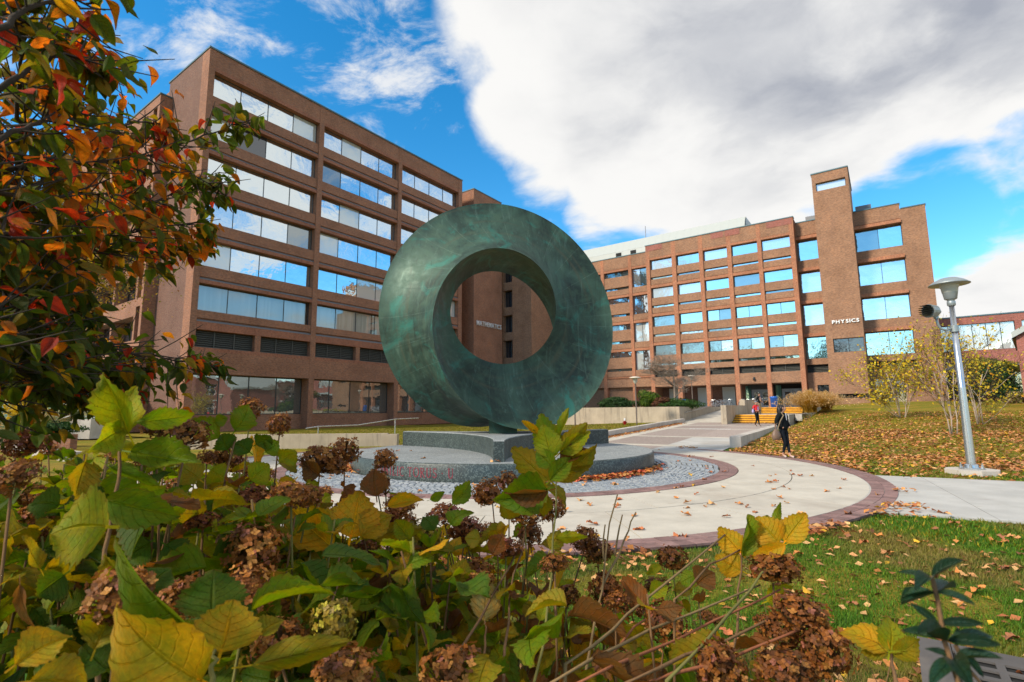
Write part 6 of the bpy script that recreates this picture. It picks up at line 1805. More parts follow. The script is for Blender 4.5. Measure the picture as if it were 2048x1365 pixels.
HEADS=[(-0.538,0.744,1.305,0.057,'r'),
(-0.791,1.273,1.498,0.061,'r'),
(-0.532,1.097,1.274,0.075,'r'),
(-0.444,0.906,1.258,0.067,'r'),
(-0.691,1.424,1.319,0.07,'k'),
(-0.651,1.778,1.391,0.085,'r'),
(-0.607,1.9,1.406,0.07,'r'),
(-0.47,1.936,1.375,0.062,'r'),
(-0.31,0.936,1.19,0.059,'n'),
(-0.254,0.83,1.164,0.061,'r'),
(-0.111,0.99,1.083,0.075,'r'),
(0.096,1.694,1.448,0.033,'r'),
(-0.015,1.884,1.306,0.048,'r'),
(0.034,1.571,1.246,0.062,'r'),
(-0.219,1.705,1.222,0.068,'k'),
(0.115,1.569,1.26,0.053,'b'),
(0.05,1.656,1.17,0.059,'b'),
(0.267,1.722,1.099,0.07,'b'),
(0.544,1.855,1.038,0.07,'b'),
(0.665,1.396,1.138,0.081,'b'),
(0.593,1.138,1.13,0.102,'b'),
(0.618,1.101,1.072,0.092,'b'),
(0.483,0.994,1.082,0.072,'b'),
(-0.277,1.632,1.164,0.076,'n'),
(-0.492,1.922,1.296,0.066,'r'),
(-0.074,1.877,1.264,0.081,'r'),
(-0.814,1.826,1.508,0.058,'r'),
(-0.946,1.875,1.561,0.057,'r'),
(-0.895,1.326,1.522,0.053,'r'),
(-0.951,1.753,1.404,0.058,'b'),
(-0.89,0.941,1.44,0.05,'r'),
(-0.39,1.832,1.232,0.07,'r'),
(-0.548,1.79,1.225,0.066,'b'),
(0.23,1.736,1.135,0.059,'b'),
(0.334,1.576,1.006,0.072,'b'),
(0.397,1.447,0.994,0.071,'b'),
(0.282,1.689,0.997,0.07,'b'),
(0.381,1.032,1.07,0.07,'b'),
(-0.131,1.816,1.006,0.074,'b'),
(-0.661,1.65,1.266,0.063,'r'),
(-0.384,0.902,1.174,0.051,'r'),
(-0.546,0.905,1.244,0.053,'r'),
(-0.491,1.779,1.099,0.063,'b'),
(-0.159,1.751,1.166,0.07,'k')]
STALKS=[[(0.047,1.169,0.984),
(0.095,1.338,1.148),
(0.116,1.433,1.363)],
[(0.152,1.252,0.943),
(0.237,1.504,1.057),
(0.332,1.697,1.281)],
[(0.237,1.504,1.057),
(0.335,1.621,1.161),
(0.384,1.677,1.23)],
[(0.257,1.571,1.118),
(0.28,1.64,1.201)],
[(0.299,1.597,1.124),
(0.337,1.655,1.227)],
[(0.057,0.899,1.115),
(0.29,1.178,1.082),
(0.632,1.399,1.1)],
[(0.097,0.896,1.116),
(0.337,1.16,1.069),
(0.673,1.379,1.095)],
[(0.184,0.93,1.099),
(0.396,1.092,1.088),
(0.64,1.225,1.113)],
[(0.234,0.967,1.081),
(0.392,1.035,1.085),
(0.604,1.124,1.11)],
[(0.375,1.275,1.109),
(0.526,1.453,1.135),
(0.62,1.48,1.166)],
[(0.09,0.998,1.096),
(0.262,1.242,1.089),
(0.59,1.501,1.201)],
[(-0.331,0.945,1.095),
(-0.406,1.219,1.135),
(-0.46,1.436,1.19)],
[(-0.367,0.681,1.223),
(-0.376,0.695,1.237),
(-0.384,0.708,1.249)],
[(-0.619,0.82,1.158),
(-0.65,0.861,1.335),
(-0.673,0.901,1.439),
(-0.685,0.923,1.505)],
[(-0.073,1.169,0.985),
(-0.072,1.289,1.008),
(-0.073,1.354,1.035)],
[(0.267,0.96,1.084),
(0.57,1.318,1.115),
(0.718,1.441,1.188)],
[(0.627,0.919,1.1),
(0.687,1.009,1.103)],
[(0.426,1.104,1.012),
(0.54,1.315,1.071),
(0.622,1.476,1.154)],
[(-0.029,1.08,1.028),
(-0.011,1.419,1.063),
(0.033,1.562,1.206)],
[(-0.144,1.073,1.032),
(-0.05,1.422,1.074),
(0.051,1.662,1.198)],
[(-0.427,1.011,1.065),
(-0.488,1.242,1.127),
(-0.607,1.672,1.277)],
[(-0.591,1.044,1.05),
(-0.71,1.267,1.176),
(-0.865,1.633,1.467)],
[(0.12,1.029,1.051),
(0.225,1.18,1.052),
(0.304,1.277,1.065)],
[(-0.292,1.049,1.045),
(-0.298,1.372,1.022),
(-0.283,1.625,1.137)]]
RHODO={'stem':[(0.36,0.453,1.328),
(0.367,0.471,1.351),
(0.378,0.488,1.379),
(0.379,0.493,1.398)],'stem2':[(0.42,0.503,1.303),
(0.415,0.512,1.314),
(0.414,0.519,1.328)],'leaves':[(0.379,0.493,1.397,0.363,0.505,1.4,0.011,40,'r'),
(0.379,0.493,1.397,0.397,0.483,1.411,0.008,55,'r'),
(0.379,0.493,1.397,0.352,0.474,1.396,0.011,30,'r'),
(0.378,0.489,1.385,0.36,0.501,1.379,0.01,45,'r'),
(0.378,0.489,1.385,0.371,0.514,1.367,0.008,55,'r'),
(0.378,0.489,1.385,0.395,0.475,1.382,0.01,45,'r'),
(0.378,0.489,1.385,0.407,0.506,1.386,0.01,50,'r'),
(0.371,0.48,1.362,0.36,0.492,1.372,0.013,25,'r'),
(0.371,0.48,1.362,0.391,0.466,1.368,0.011,45,'r'),
(0.371,0.48,1.362,0.345,0.462,1.368,0.009,40,'r'),
(0.369,0.471,1.352,0.348,0.486,1.352,0.009,50,'r'),
(0.369,0.471,1.352,0.343,0.455,1.362,0.01,40,'r'),
(0.369,0.471,1.352,0.405,0.471,1.358,0.012,40,'r'),
(0.369,0.471,1.352,0.392,0.454,1.357,0.013,35,'r'),
(0.369,0.466,1.34,0.357,0.476,1.343,0.011,40,'r'),
(0.369,0.466,1.34,0.39,0.452,1.348,0.011,45,'r'),
(0.369,0.466,1.34,0.348,0.428,1.342,0.014,20,'r'),
(0.369,0.466,1.34,0.338,0.448,1.338,0.012,30,'r'),
(0.414,0.518,1.326,0.419,0.52,1.34,0.011,20,'r'),
(0.414,0.518,1.326,0.422,0.505,1.311,0.013,30,'r')]}
DOG_BRANCHES=[[(-1.158,0.897,1.875),
(-1.043,1.027,2.061),
(-1.056,1.129,2.127),
(-1.053,1.296,2.221),
(-1.042,1.406,2.289),
(-0.988,1.517,2.399),
(-0.918,1.581,2.478),
(-0.886,1.627,2.539)],
[(-1.243,0.973,1.812),
(-1.113,1.081,1.941),
(-1.133,1.243,2.035),
(-1.134,1.416,2.116),
(-1.13,1.523,2.187),
(-1.073,1.642,2.3),
(-1.037,1.743,2.402)],
[(-1.09,0.86,1.729),
(-1.024,1.014,1.968),
(-1.034,1.096,2.089),
(-1.042,1.221,2.247),
(-1.034,1.363,2.378),
(-1.025,1.435,2.382)],
[(-1.402,1.109,1.759),
(-1.251,1.297,1.969),
(-1.232,1.493,2.053),
(-1.217,1.679,2.118),
(-1.169,1.936,2.188)],
[(-1.247,0.994,1.678),
(-1.194,1.178,1.828),
(-1.198,1.312,1.84),
(-1.213,1.431,1.854)],
[(-1.323,1.067,1.583),
(-1.195,1.267,1.722),
(-1.186,1.472,1.748),
(-1.172,1.732,1.743),
(-1.122,1.942,1.725)],
[(-1.321,1.07,1.553),
(-1.2,1.272,1.621),
(-1.194,1.412,1.619),
(-1.198,1.598,1.642)],
[(-0.875,0.687,2),
(-0.773,0.712,2.129),
(-0.767,0.746,2.196),
(-0.755,0.791,2.253),
(-0.743,0.845,2.296)],
[(-1.005,0.802,1.96),
(-0.882,0.84,2.132),
(-0.882,0.918,2.244),
(-0.9,1.016,2.298),
(-0.917,1.07,2.307)],
[(-0.979,0.79,1.877),
(-0.9,0.869,2.057),
(-0.955,0.988,2.152),
(-0.985,1.128,2.244)],
[(-1.087,1.093,1.977),
(-1.065,1.05,2.118),
(-1.013,0.988,2.183),
(-0.95,0.921,2.256),
(-0.857,0.8,2.315)],
[(-1.082,0.839,1.845),
(-0.982,0.908,1.963),
(-1.001,1.023,1.999),
(-1.024,1.181,2.079),
(-1.041,1.344,2.141),
(-1.032,1.471,2.168)],
[(-1.169,0.926,1.715),
(-1.096,1.054,1.853),
(-1.12,1.167,1.878),
(-1.157,1.332,1.906)],
[(-1.169,0.936,1.634),
(-1.137,1.108,1.745),
(-1.16,1.224,1.765),
(-1.182,1.338,1.781)],
[(-1.053,1.296,2.221),
(-1.05,1.422,2.247),
(-1.026,1.539,2.311),
(-1.009,1.673,2.319),
(-1.005,1.746,2.3)],
[(-1.133,1.243,2.035),
(-1.16,1.419,2.05),
(-1.127,1.548,2.127),
(-1.108,1.724,2.2),
(-1.091,1.8,2.19)],
[(-0.934,0.725,2.091),
(-0.892,0.818,2.254),
(-0.926,0.916,2.294),
(-0.945,0.997,2.371),
(-0.986,1.087,2.407)],
[(-1.188,0.924,2.093),
(-1.144,1.053,2.238),
(-1.142,1.147,2.337),
(-1.178,1.295,2.408)],
[(-1.013,0.81,1.638),
(-1,0.964,1.729),
(-1.032,1.059,1.8),
(-1.063,1.16,1.841)],
[(-1.012,0.815,1.591),
(-0.969,0.932,1.668),
(-1.011,1.025,1.725),
(-1.079,1.163,1.756)],
[(-1.088,0.88,1.561),
(-1.066,1.051,1.637),
(-1.074,1.18,1.669),
(-1.108,1.349,1.672),
(-1.13,1.584,1.676)],
[(-0.999,0.769,1.869),
(-0.953,0.9,1.874),
(-0.989,1.001,1.899),
(-1.049,1.146,1.931)],
[(-1.164,0.946,1.525),
(-1.1,1.091,1.592),
(-1.106,1.223,1.614),
(-1.145,1.388,1.602)],
[(-1.467,1.136,1.961),
(-1.365,1.303,2.213),
(-1.329,1.411,2.359),
(-1.313,1.553,2.388),
(-1.317,1.689,2.387)]]

# ------------------------------------------------------------------ hydrangeas, rhododendron and dogwood close to the camera
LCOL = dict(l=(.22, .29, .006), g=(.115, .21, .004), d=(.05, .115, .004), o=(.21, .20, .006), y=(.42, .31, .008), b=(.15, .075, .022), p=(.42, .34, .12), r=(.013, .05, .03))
hyd_w = lambda t: (math.sin(math.pi * min(1, t ** .80)) ** .82) * (1 - .12 * t)
hyd_n = lambda t: (math.sin(math.pi * min(1, t ** .88)) ** .95)
HG = [leaf_grid((hyd_w, hyd_n)[k % 2], 20, 6, (.030, .022, .034)[k % 3], (.10, .26, -.08, .18, .34, .05, .22, -.15, .30, .12)[k], (.16, .34, .05, -.14, .55, .26, .75, .12, -.2, .42)[k], (.03, .07, .045, .09, .05, .07, .10, .06, .08, .04)[k], k, 0, (.1, -.5, .25, .7, -.3, .5, -.8, .3, -.2, .9)[k], (.04, .08, .06, .10, .05, .08, .12, .07, .06, .1)[k]) for k in range(10)]
def with_petiole(G, ln=.2):
    V, F, UV = G; n = len(V)
    V2 = np.vstack([V, [(-ln, -.022, -.05), (-ln, .022, -.05), (.06, .022, .012), (.06, -.022, .012)]]); UV2 = np.vstack([UV, [(0, 0)] * 4])
    return V2, np.vstack([F, [(n, n + 3, n + 2, n + 1)]]), UV2
HGP = [with_petiole(g_) for g_ in HG]
hyd_me = [grid_to_mesh('leaf', g_, 'leaf') for g_ in HGP]
for me in hyd_me: me.polygons.foreach_set('use_smooth', [True] * len(me.polygons))
def leaf_matrix(b, t, wd, nrm, roll=0.0):
    b = Vector(b); t = Vector(t); X = t - b; L = X.length; X.normalize()
    Z = Vector(nrm) - X * Vector(nrm).dot(X)
    if Z.length < 1e-4: Z = X.orthogonal()
    Z.normalize(); Z = Matrix.Rotation(roll, 3, X) @ Z; Y = Z.cross(X)
    m = Matrix((X * L, Y * wd, Z * L)).transposed().to_4x4(); m.translation = b
    return m
EYE = Vector((0, 0, 1.55))
SH = {}
def shrub_root(key, label, x, y): SH[key] = (thing('hydrangea_shrub', label, 'shrub', (x, y, 0)), Vector((x, y, 0)), [])
shrub_root('upper_left', 'tallest hydrangea with large lime leaves under the dogwood branches', -1.0, 1.25)
shrub_root('front', 'hydrangea closest to the viewer with broad yellow edged leaves and rust heads', -.55, .95)
shrub_root('yellow', 'hydrangea topped by a spread of bright yellow leaves', -.55, 1.75)
shrub_root('mid_left', 'hydrangea with a small round green leaf rosette below the office windows', -1.15, 2.1)
shrub_root('middle', 'sparse hydrangea of bare stalks with one pale cream leaf', -.02, 1.7)
shrub_root('centre', 'hydrangea whose tall upright green rosette stands before the granite base', .15, 1.55)
shrub_root('right', 'leaning hydrangea with yellow leaf tips over the red brick ring', .75, 1.7)
shrub_root('low_right', 'low hydrangea of brown flower heads beside the drain', 1.05, 1.45)
def place_leaf(key, b, t, wd, nrm, roll, col, k=None, jit=.12):
    root, org, lst = SH[key]
    o = link('leaf', hyd_me[rng.randrange(10) if k is None else k], root)
    o.matrix_local = Matrix.Translation(-org) @ leaf_matrix(b, t, wd, nrm, roll)
    j = 1 + rng.uniform(-jit, jit); c = LCOL[col] if isinstance(col, str) else col
    o.color = (c[0] * j * rng.uniform(.9, 1.1), c[1] * j, c[2] * j, 1); lst.append(o)
    return o
for key, items in HERO_LEAVES.items():
    for (bx, by, bz, tx, ty, tz, wd, roll, col) in items:
        b = Vector((bx, by, bz)); sgn = rng.choice((-1, 1))
        # the slim, turned leaves are real leaves seen from the side: give them full width and turn them
        full = max(wd, (Vector((tx, ty, tz)) - b).length * .36); turn = math.acos(min(1, wd / full)) * .9
        place_leaf(key, b, (tx, ty, tz), full, EYE - b, sgn * max(rad(roll) * .5, turn), col, rng.choice((0, 2, 2, 5, 1)) if full > .07 and turn < .3 else None)
def stalk(key, pts, r, mat):
    root, org, _ = SH[key]; mb = MB(); mb.tube(pts, r, 6); return mb.build('stem', mat, root, tuple(org), smooth=True)
STK = ['centre', 'centre', 'centre', 'centre', 'centre', 'right', 'right', 'low_right', 'low_right', 'right', 'right', 'yellow', 'front', 'upper_left', 'middle', 'right', 'low_right', 'right', 'middle', 'middle', 'mid_left', 'mid_left', 'right', 'yellow']
for i, p in enumerate(STALKS):
    pts = [Vector(q) for q in p]; d = pts[0] - pts[1]
    if pts[0].z > .3 and i not in (2, 3, 4):
        g0 = Vector((pts[0].x + d.x * .3, pts[0].y + d.y * .3 + .05, 0)); pts = [g0] + pts
    smooth = []
    for a, b in zip(pts, pts[1:]):
        for q in range(3): smooth.append(a.lerp(b, q / 3) + Vector((rng.gauss(0, .003), rng.gauss(0, .003), 0)))
    smooth.append(pts[-1]); n = len(smooth)
    r0 = .0042 if i not in (2, 3, 4, 9) else .0035
    stalk(STK[i], smooth, [r0 * (1 - .5 * q / n) for q in range(n)], 'stem_grey' if i in (1, 2, 3, 4, 5, 10) else ('stem_red' if i in (6, 8, 22) else rng.choice(('stem_brown', 'stem_brown', 'stem_green'))))
# flower heads
PC = [(.34, .125, .022, 4), (.24, .085, .02, 4), (.42, .20, .05, 2.5), (.40, .16, .12, .6), (.15, .06, .02, 3)]
def head_mesh(seed, N=190):
    r = np.random.default_rng(seed); V = []; F = []; T = []
    for i in range(N):
        z = 1 - 1.75 * (i + .5) / N; ph = i * 2.39996 + r.normal(0, .2); s = math.sqrt(max(0, 1 - z * z))
        n = Vector((s * math.cos(ph), s * math.sin(ph), z)); c = n * r.uniform(.74, 1.0) * (1 + .32 * mnoise.noise(n * 1.7 + Vector((seed * 7.1, 0, 0))))
        n = (n + Vector(r.normal(0, .28, 3).tolist())).normalized(); a = n.orthogonal().normalized(); a = Matrix.Rotation(r.uniform(0, 6.28), 3, n) @ a; b = n.cross(a)
        base = PC[r.choice(5, p=np.array([q[3] for q in PC]) / sum(q[3] for q in PC))][:3]
        sz = r.uniform(.125, .19); j0 = r.uniform(.75, 1.25)
        for k in range(4):
            an = k * math.pi / 2; d = a * math.cos(an) + b * math.sin(an); e = n.cross(d); cup = r.uniform(.0, .55); v0 = len(V)
            V += [tuple(c), tuple(c + d * sz * .55 + e * sz * .46 + n * sz * cup * .3), tuple(c + d * sz + e * sz * .12 + n * sz * cup), tuple(c + d * sz - e * sz * .16 + n * sz * cup), tuple(c + d * sz * .55 - e * sz * .46 + n * sz * cup * .3)]
            j = j0 * r.uniform(.85, 1.15); F += [(v0, v0 + 1, v0 + 2), (v0, v0 + 2, v0 + 3), (v0, v0 + 3, v0 + 4)]; T += [tuple(min(.8, q * j) for q in base)] * 3
    core = len(V)                                                     # woody centre with its stalklets
    for i in range(60):
        z = 1 - 1.9 * (i + .5) / 60; ph = i * 2.39996; s = math.sqrt(max(0, 1 - z * z)); n = np.array([s * math.cos(ph), s * math.sin(ph), z]); o = np.array([0, 0, -.75]); q = n * .8; tt = np.cross(n, [0.3, .5, .8]); tt /= np.linalg.norm(tt); v0 = len(V)
        V += [tuple(o), tuple(q + tt * .05), tuple(q - tt * .05)]; F.append((v0, v0 + 1, v0 + 2)); T.append((.10, .06, .025))
    return np_mesh('flower_head', np.array(V), np.array(F), 'petal', np.array(T))
head_me = [head_mesh(k) for k in range(7)]
HC = dict(r=(1.05, 1, .9), b=(.82, .74, .62), k=(.85, .66, .75), n=(.95, 1.75, .75))
def put_head(key, c, r, kind):
    root, org, _ = SH[key]; o = link('flower_head', head_me[rng.randrange(7)], root)
    o.matrix_local = Matrix.Translation(Vector(c) - org) @ Matrix.Rotation(rng.uniform(0, 6.28), 4, 'Z') @ Matrix.Rotation(rng.uniform(-.5, .5), 4, 'X') @ Matrix.Diagonal((r * rng.uniform(.85, 1.2), r * rng.uniform(.85, 1.1), r * rng.uniform(.62, .95), 1))
    q = HC[kind]; j = rng.uniform(.85, 1.15); o.color = (q[0] * j, q[1] * j, q[2] * j, 1)
    if kind == 'n': o['label'] = 'yellow green flower head not yet faded'
def nearest(x, y): return min(SH, key=lambda k: (SH[k][1].x - x) ** 2 + (SH[k][1].y - y) ** 2)
for (x, y, z, r, kind) in HEADS:
    key = nearest(x, y); put_head(key, (x, y, z), min(.058, r * .78), kind)
    if r > .075:
        for q in range(1): put_head(key, (x + rng.uniform(-.05, .05), y + rng.uniform(0, .05), z + rng.uniform(-.06, 0)), rng.uniform(.04, .058), kind)
    g0 = Vector((x + rng.uniform(-.1, .1), y + rng.uniform(.0, .15), 0)); c = Vector((x, y, z))
    stalk(key, [g0, g0.lerp(c, .5) + Vector((rng.gauss(0, .03), rng.gauss(0, .02), 0)), g0.lerp(c, .8) + Vector((rng.gauss(0, .022), rng.gauss(0, .02), 0)), c - Vector((0, 0, r * .4))], [.0042, .0036, .003, .0022], rng.choice(('stem_brown', 'stem_brown', 'stem_green')))
    for q in range(rng.choice((2, 3, 4))):
        a = rng.uniform(0, 6.28); b = g0.lerp(c, rng.uniform(.72, .93)); L = rng.uniform(.07, .12)
        t = b + Vector((math.cos(a), math.sin(a), rng.uniform(-.9, .15))) * L
        place_leaf(key, b, t, L * rng.uniform(.45, .65), (0, 0, 1), rng.uniform(-.5, .5), rng.choice('oobgyld' if x < 0 else 'oobgy'))
# filling stems: the bed falls from chest height on the left to knee height beside the drain
def bed_top(a):                                  # drop below eye height per metre of distance, by bearing
    pts = [(-1.2, .03), (-.8, .055), (-.55, .075), (-.37, .14), (-.17, .195), (0, .235), (.17, .285), (.36, .325), (.56, .36), (.66, .45), (.8, .52)]
    for (a0, k0), (a1, k1) in zip(pts, pts[1:]):
        if a <= a1: return k0 + (k1 - k0) * max(0, (a - a0)) / (a1 - a0)
    return .55
count = 0
while count < 270:
    y = rng.uniform(1.15, 3.1); a = rng.triangular(-1.08, .66, -.7); x = a * y
    if x < -2.6 or (a > .1 and rng.random() < .45) or (-.05 < a < .18 and y > 2.4): continue
    top = 1.55 - y * bed_top(a); z = top - abs(rng.gauss(0, .14)) - .02
    if z < .18: continue
    key = nearest(x, y); tip = Vector((x, y, z)); lean = Vector((rng.gauss(0, .10), rng.gauss(.06, .10), 0)); g0 = Vector((x, y, 0)) + lean
    mid = g0.lerp(tip, .55) + Vector((rng.gauss(0, .03), rng.gauss(0, .03), .03))
    stalk(key, [g0, mid, mid.lerp(tip, .55) + Vector((rng.gauss(0, .018), rng.gauss(0, .018), 0)), tip], [.0045, .0038, .003, .0022], rng.choice(('stem_brown', 'stem_brown', 'stem_green', 'stem_grey')))
    has = rng.random() < (.22 if a < .1 else .5)
    if has: put_head(key, tip + Vector((0, 0, .02)), rng.uniform(.026, .044), rng.choice('rrbk' if a < 0 else 'rbbb'))
    nl = 5 if a < -.1 else 3
    for lev in range(2 if a < .1 else 1):
        for q in range(nl):
            if rng.random() < (.12 if a < 0 else .4): continue
            an = 2 * math.pi * q / nl + lev * .7 + rng.uniform(-.35, .35); fr = (.97 if not has else .90) - lev * rng.uniform(.10, .2)
            b = g0.lerp(tip, fr); L = rng.uniform(.06, .112) * (.85 if lev == 0 and not has else 1)
            up = rng.uniform(.1, .9) if (lev == 0 and not has) else rng.uniform(-.8, .25)
            t = b + Vector((math.cos(an), math.sin(an), up)).normalized() * L
            cols = 'gglldog' if a < -.55 else ('ggoylllob' if a < -.1 else 'oylgob')
            place_leaf(key, b + (t - b) * .12, t, L * rng.uniform(.48, .66), (0, 0, 1), rng.uniform(-.5, .5), rng.choice(cols))
    count += 1
# thin dead twigs and stems low in the bed
for key in SH:
    root, org, lst = SH[key]
    tw = MB()
    for k in range({'centre': 80, 'middle': 80, 'right': 60, 'low_right': 40}.get(key, 34)):
        x = org.x + rng.gauss(0, .32); y = max(1.2, org.y + rng.gauss(.35, .4)); h = rng.uniform(.3, .85) * (1.1 if x < 0 else .75)
        p0 = Vector((x, y, 0)); p1 = p0 + Vector((rng.gauss(0, .16), rng.gauss(0, .12), h)); pm = p0.lerp(p1, .5) + Vector((rng.gauss(0, .02), rng.gauss(0, .02), 0))
        tw.tube([p0, pm, pm.lerp(p1, .5) + Vector((rng.gauss(0, .012), rng.gauss(0, .012), 0)), p1], [.003, .0024, .0018, .0011], 4, cap=False)
        if rng.random() < .6: tw.tube([pm, pm + Vector((rng.gauss(0, .08), rng.gauss(0, .08), rng.uniform(.1, .3)))], [.002, .001], 3, cap=False)
    stuff(tw.build('twig', 'stem_grey' if key in ('centre', 'middle') else 'stem_brown', root, tuple(org)))
    # leaves deep inside the bush
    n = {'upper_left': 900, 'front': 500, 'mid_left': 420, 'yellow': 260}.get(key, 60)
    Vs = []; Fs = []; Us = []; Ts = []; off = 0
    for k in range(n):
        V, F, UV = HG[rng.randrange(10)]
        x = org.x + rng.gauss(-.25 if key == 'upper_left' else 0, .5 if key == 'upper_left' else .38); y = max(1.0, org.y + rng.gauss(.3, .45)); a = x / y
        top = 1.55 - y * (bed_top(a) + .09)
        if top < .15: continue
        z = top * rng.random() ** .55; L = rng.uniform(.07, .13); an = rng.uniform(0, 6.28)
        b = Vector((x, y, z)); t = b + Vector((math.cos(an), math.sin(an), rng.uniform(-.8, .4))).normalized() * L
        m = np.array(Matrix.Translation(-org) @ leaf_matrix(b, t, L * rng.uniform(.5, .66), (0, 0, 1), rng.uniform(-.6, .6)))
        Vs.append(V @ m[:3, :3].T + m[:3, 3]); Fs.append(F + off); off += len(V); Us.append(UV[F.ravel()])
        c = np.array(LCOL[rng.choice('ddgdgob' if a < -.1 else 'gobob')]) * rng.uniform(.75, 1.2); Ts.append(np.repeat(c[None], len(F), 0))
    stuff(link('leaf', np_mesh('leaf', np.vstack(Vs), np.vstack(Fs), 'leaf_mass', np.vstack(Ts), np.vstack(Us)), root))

# rhododendron sprig
rh = thing('rhododendron', 'dark glossy leaved young rhododendron stem standing in front of the drain', 'shrub', (.60, .62, 0)); ro = Vector((.60, .62, 0))
lan = lambda t: math.sin(math.pi * min(1, t ** .95)) ** .9
RG = [with_petiole(leaf_grid(lan, 12, 4, 0, (.2, .05, .3)[k], (.1, .2, -.05)[k], .02, k), .1) for k in range(3)]
rh_me = [grid_to_mesh('leaf', g_, 'leaf_glossy') for g_ in RG]
for me in rh_me: me.polygons.foreach_set('use_smooth', [True] * len(me.polygons))
for key, r0 in (('stem', .0019), ('stem2', .0018)):
    pts = [Vector(p) for p in RHODO[key]]; pts = [Vector((pts[0].x + .02, pts[0].y + .02, 0))] + pts
    mb = MB(); mb.tube(pts, r0, 6); mb.build('stem', 'stem_brown', rh, tuple(ro), smooth=True)
for (bx, by, bz, tx, ty, tz, wd, roll, col) in RHODO['leaves']:
    b = Vector((bx, by, bz)); t = b + (Vector((tx, ty, tz)) - b) * 1.22; L = (t - b).length; full = L * .29
    o = link('leaf', rh_me[rng.randrange(3)], rh); o.matrix_local = Matrix.Translation(-ro) @ leaf_matrix(b, t, full, EYE - b + Vector((0, 0, .6)), rad(rng.uniform(-25, 25)))
    j = rng.uniform(.8, 1.3); o.color = (.013 * j, .05 * j, .032 * j, 1)
mb = MB(); mb.ellipsoid(tuple(Vector(RHODO['stem'][-1]) - ro + Vector((.004, 0, .002))), (.0022, .0022, .004), 8, 6); mb.build('bud', 'stem_red', rh, smooth=True)

# dogwood: trunk outside the view on the left, limbs reaching across
dg = thing('dogwood_tree', 'near dogwood tree with drooping green and orange leaves at the upper left', 'tree', (-2.35, 1.15, 0)); do = Vector((-2.35, 1.15, 0))
mb = MB(); mb.tube([(0, 0, -.1), (.03, .02, .8), (.0, .05, 1.8), (.08, .0, 2.8), (.05, .1, 3.8)], [.09, .075, .065, .05, .03], 10); mb.build('trunk', 'bark_dark', dg, smooth=True)
dog_w = lambda t: (math.sin(math.pi * min(1, t ** .78)) ** .9) * (1 - .1 * t)
DG = [with_petiole(leaf_grid(dog_w, 9, 4, 0, (.18, .30, .05, .22)[k], (.18, .34, .08, .45)[k], (.03, .05, .02, .06)[k], 20 + k), .14) for k in range(4)]
dog_me = [grid_to_mesh('leaf', g_, 'leaf') for g_ in DG]
for me in dog_me: me.polygons.foreach_set('use_smooth', [True] * len(me.polygons))
DL = []; tw = MB()
DC = dict(g=(.066, .112, .009), d=(.036, .072, .010), o=(.17, .145, .012), a=(.43, .155, .016), r=(.36, .04, .018), y=(.46, .30, .02))
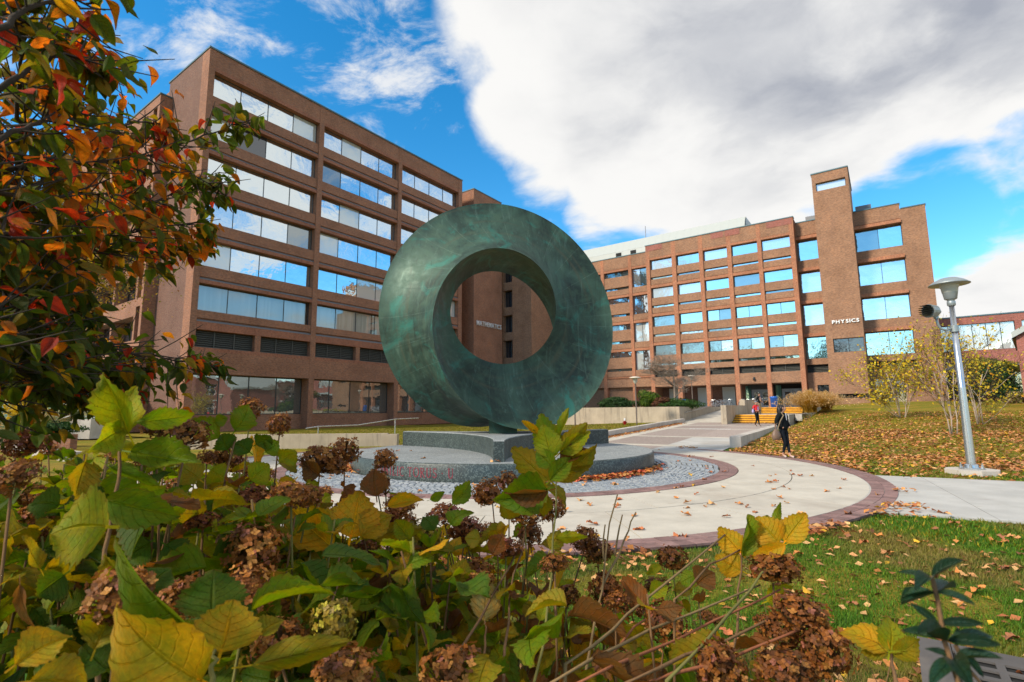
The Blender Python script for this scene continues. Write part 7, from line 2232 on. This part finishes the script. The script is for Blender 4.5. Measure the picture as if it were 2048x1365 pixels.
for bi, p in enumerate(DOG_BRANCHES):
    pts = [Vector(q) for q in p]
    fine = []
    for a, b in zip(pts, pts[1:]):
        for q in range(4): fine.append(a.lerp(b, q / 4) + Vector((rng.gauss(0, .004), rng.gauss(0, .004), rng.gauss(0, .004))))
    fine.append(pts[-1]); n = len(fine)
    r0 = .0062 if bi not in (14, 15) else .004
    mb = MB(); mb.tube([q - do for q in fine], [r0 * (1 - .82 * (i / n)) for i in range(n)], 6); mb.build('branch', 'bark_dark', dg, smooth=True)
    ln = sum((b - a).length for a, b in zip(fine, fine[1:])); m = int(ln / (.0165 if bi not in (3, 4, 5, 6, 12, 13, 18, 19, 20, 21, 22) else .0085))
    for k in range(m):
        f = (k + rng.random()) / m
        i = min(n - 2, int(f * (n - 1))); q = fine[i].lerp(fine[i + 1], f * (n - 1) - i); tg = (fine[i + 1] - fine[i]).normalized()
        if q.x / max(.2, q.y) < -1.12: continue
        side = Vector((rng.gauss(0, 1), rng.gauss(0, 1), rng.gauss(.1, .8))).normalized()
        tl = rng.uniform(.04, .19) * (1.0 if f < .8 else .45); e = q + (tg * .9 + side).normalized() * tl
        tw.tube([q - do, q.lerp(e, .5) - do + Vector((0, 0, -.004)), e - do], [.0022, .0018, .001], 4, cap=False)
        for c in range(rng.choice((2, 3, 3, 4))):
            L = rng.uniform(.030, .054); d = (tg * .5 + Vector((rng.gauss(0, .6), rng.gauss(0, .6), rng.uniform(-1.5, .1)))).normalized()
            b = e.lerp(q, rng.uniform(0, .6)) + d * .012; el = (b.z - 1.55) / max(.3, b.y)
            warm = .52 if .30 < el < .62 and b.x / b.y < -.42 else (.30 if el < .62 else .34)
            if b.x / b.y > -.66 and el > .40: warm = .06
            if el < .27: warm = .16
            col = rng.choice('aaaarroy') if rng.random() < warm else rng.choice('ggdgog' if el > .3 else 'gddgod')
            DL.append((b, b + d * L, L * rng.uniform(.50, .64), (rng.gauss(0, .5), rng.gauss(-.3, .5), 1), rng.uniform(-.6, .6), col))
tw.f and stuff(tw.build('twig', 'bark_dark', dg))
DL.sort(key=lambda q: (q[0] - EYE).length / q[2] if -1.0 < q[0].x / q[0].y and (q[0].z - 1.55) / q[0].y < .85 else 1e6)
Vs = []; Fs = []; Us = []; Ts = []; off = 0
for k, (b, t, wd, nr, roll, col) in enumerate(DL):
    c = DC[col]; j = rng.uniform(.75, 1.3); c = (c[0] * j * rng.uniform(.85, 1.15), c[1] * j * rng.uniform(.85, 1.15), c[2] * j)
    m4 = Matrix.Translation(-do) @ leaf_matrix(b, t, wd, nr, roll)
    if k < 300:
        o = link('leaf', dog_me[k % 4], dg); o.matrix_local = m4; o.color = (*c, 1)
    else:
        V, F, UV = DG[k % 4]; m = np.array(m4)
        Vs.append(V @ m[:3, :3].T + m[:3, 3]); Fs.append(F + off); off += len(V); Us.append(UV[F.ravel()]); Ts.append(np.repeat(np.array(c)[None], len(F), 0))
stuff(link('leaf', np_mesh('leaf', np.vstack(Vs), np.vstack(Fs), 'leaf_mass', np.vstack(Ts), np.vstack(Us)), dg))
print('dogwood leaves', len(DL), 'objects', len(bpy.data.objects))
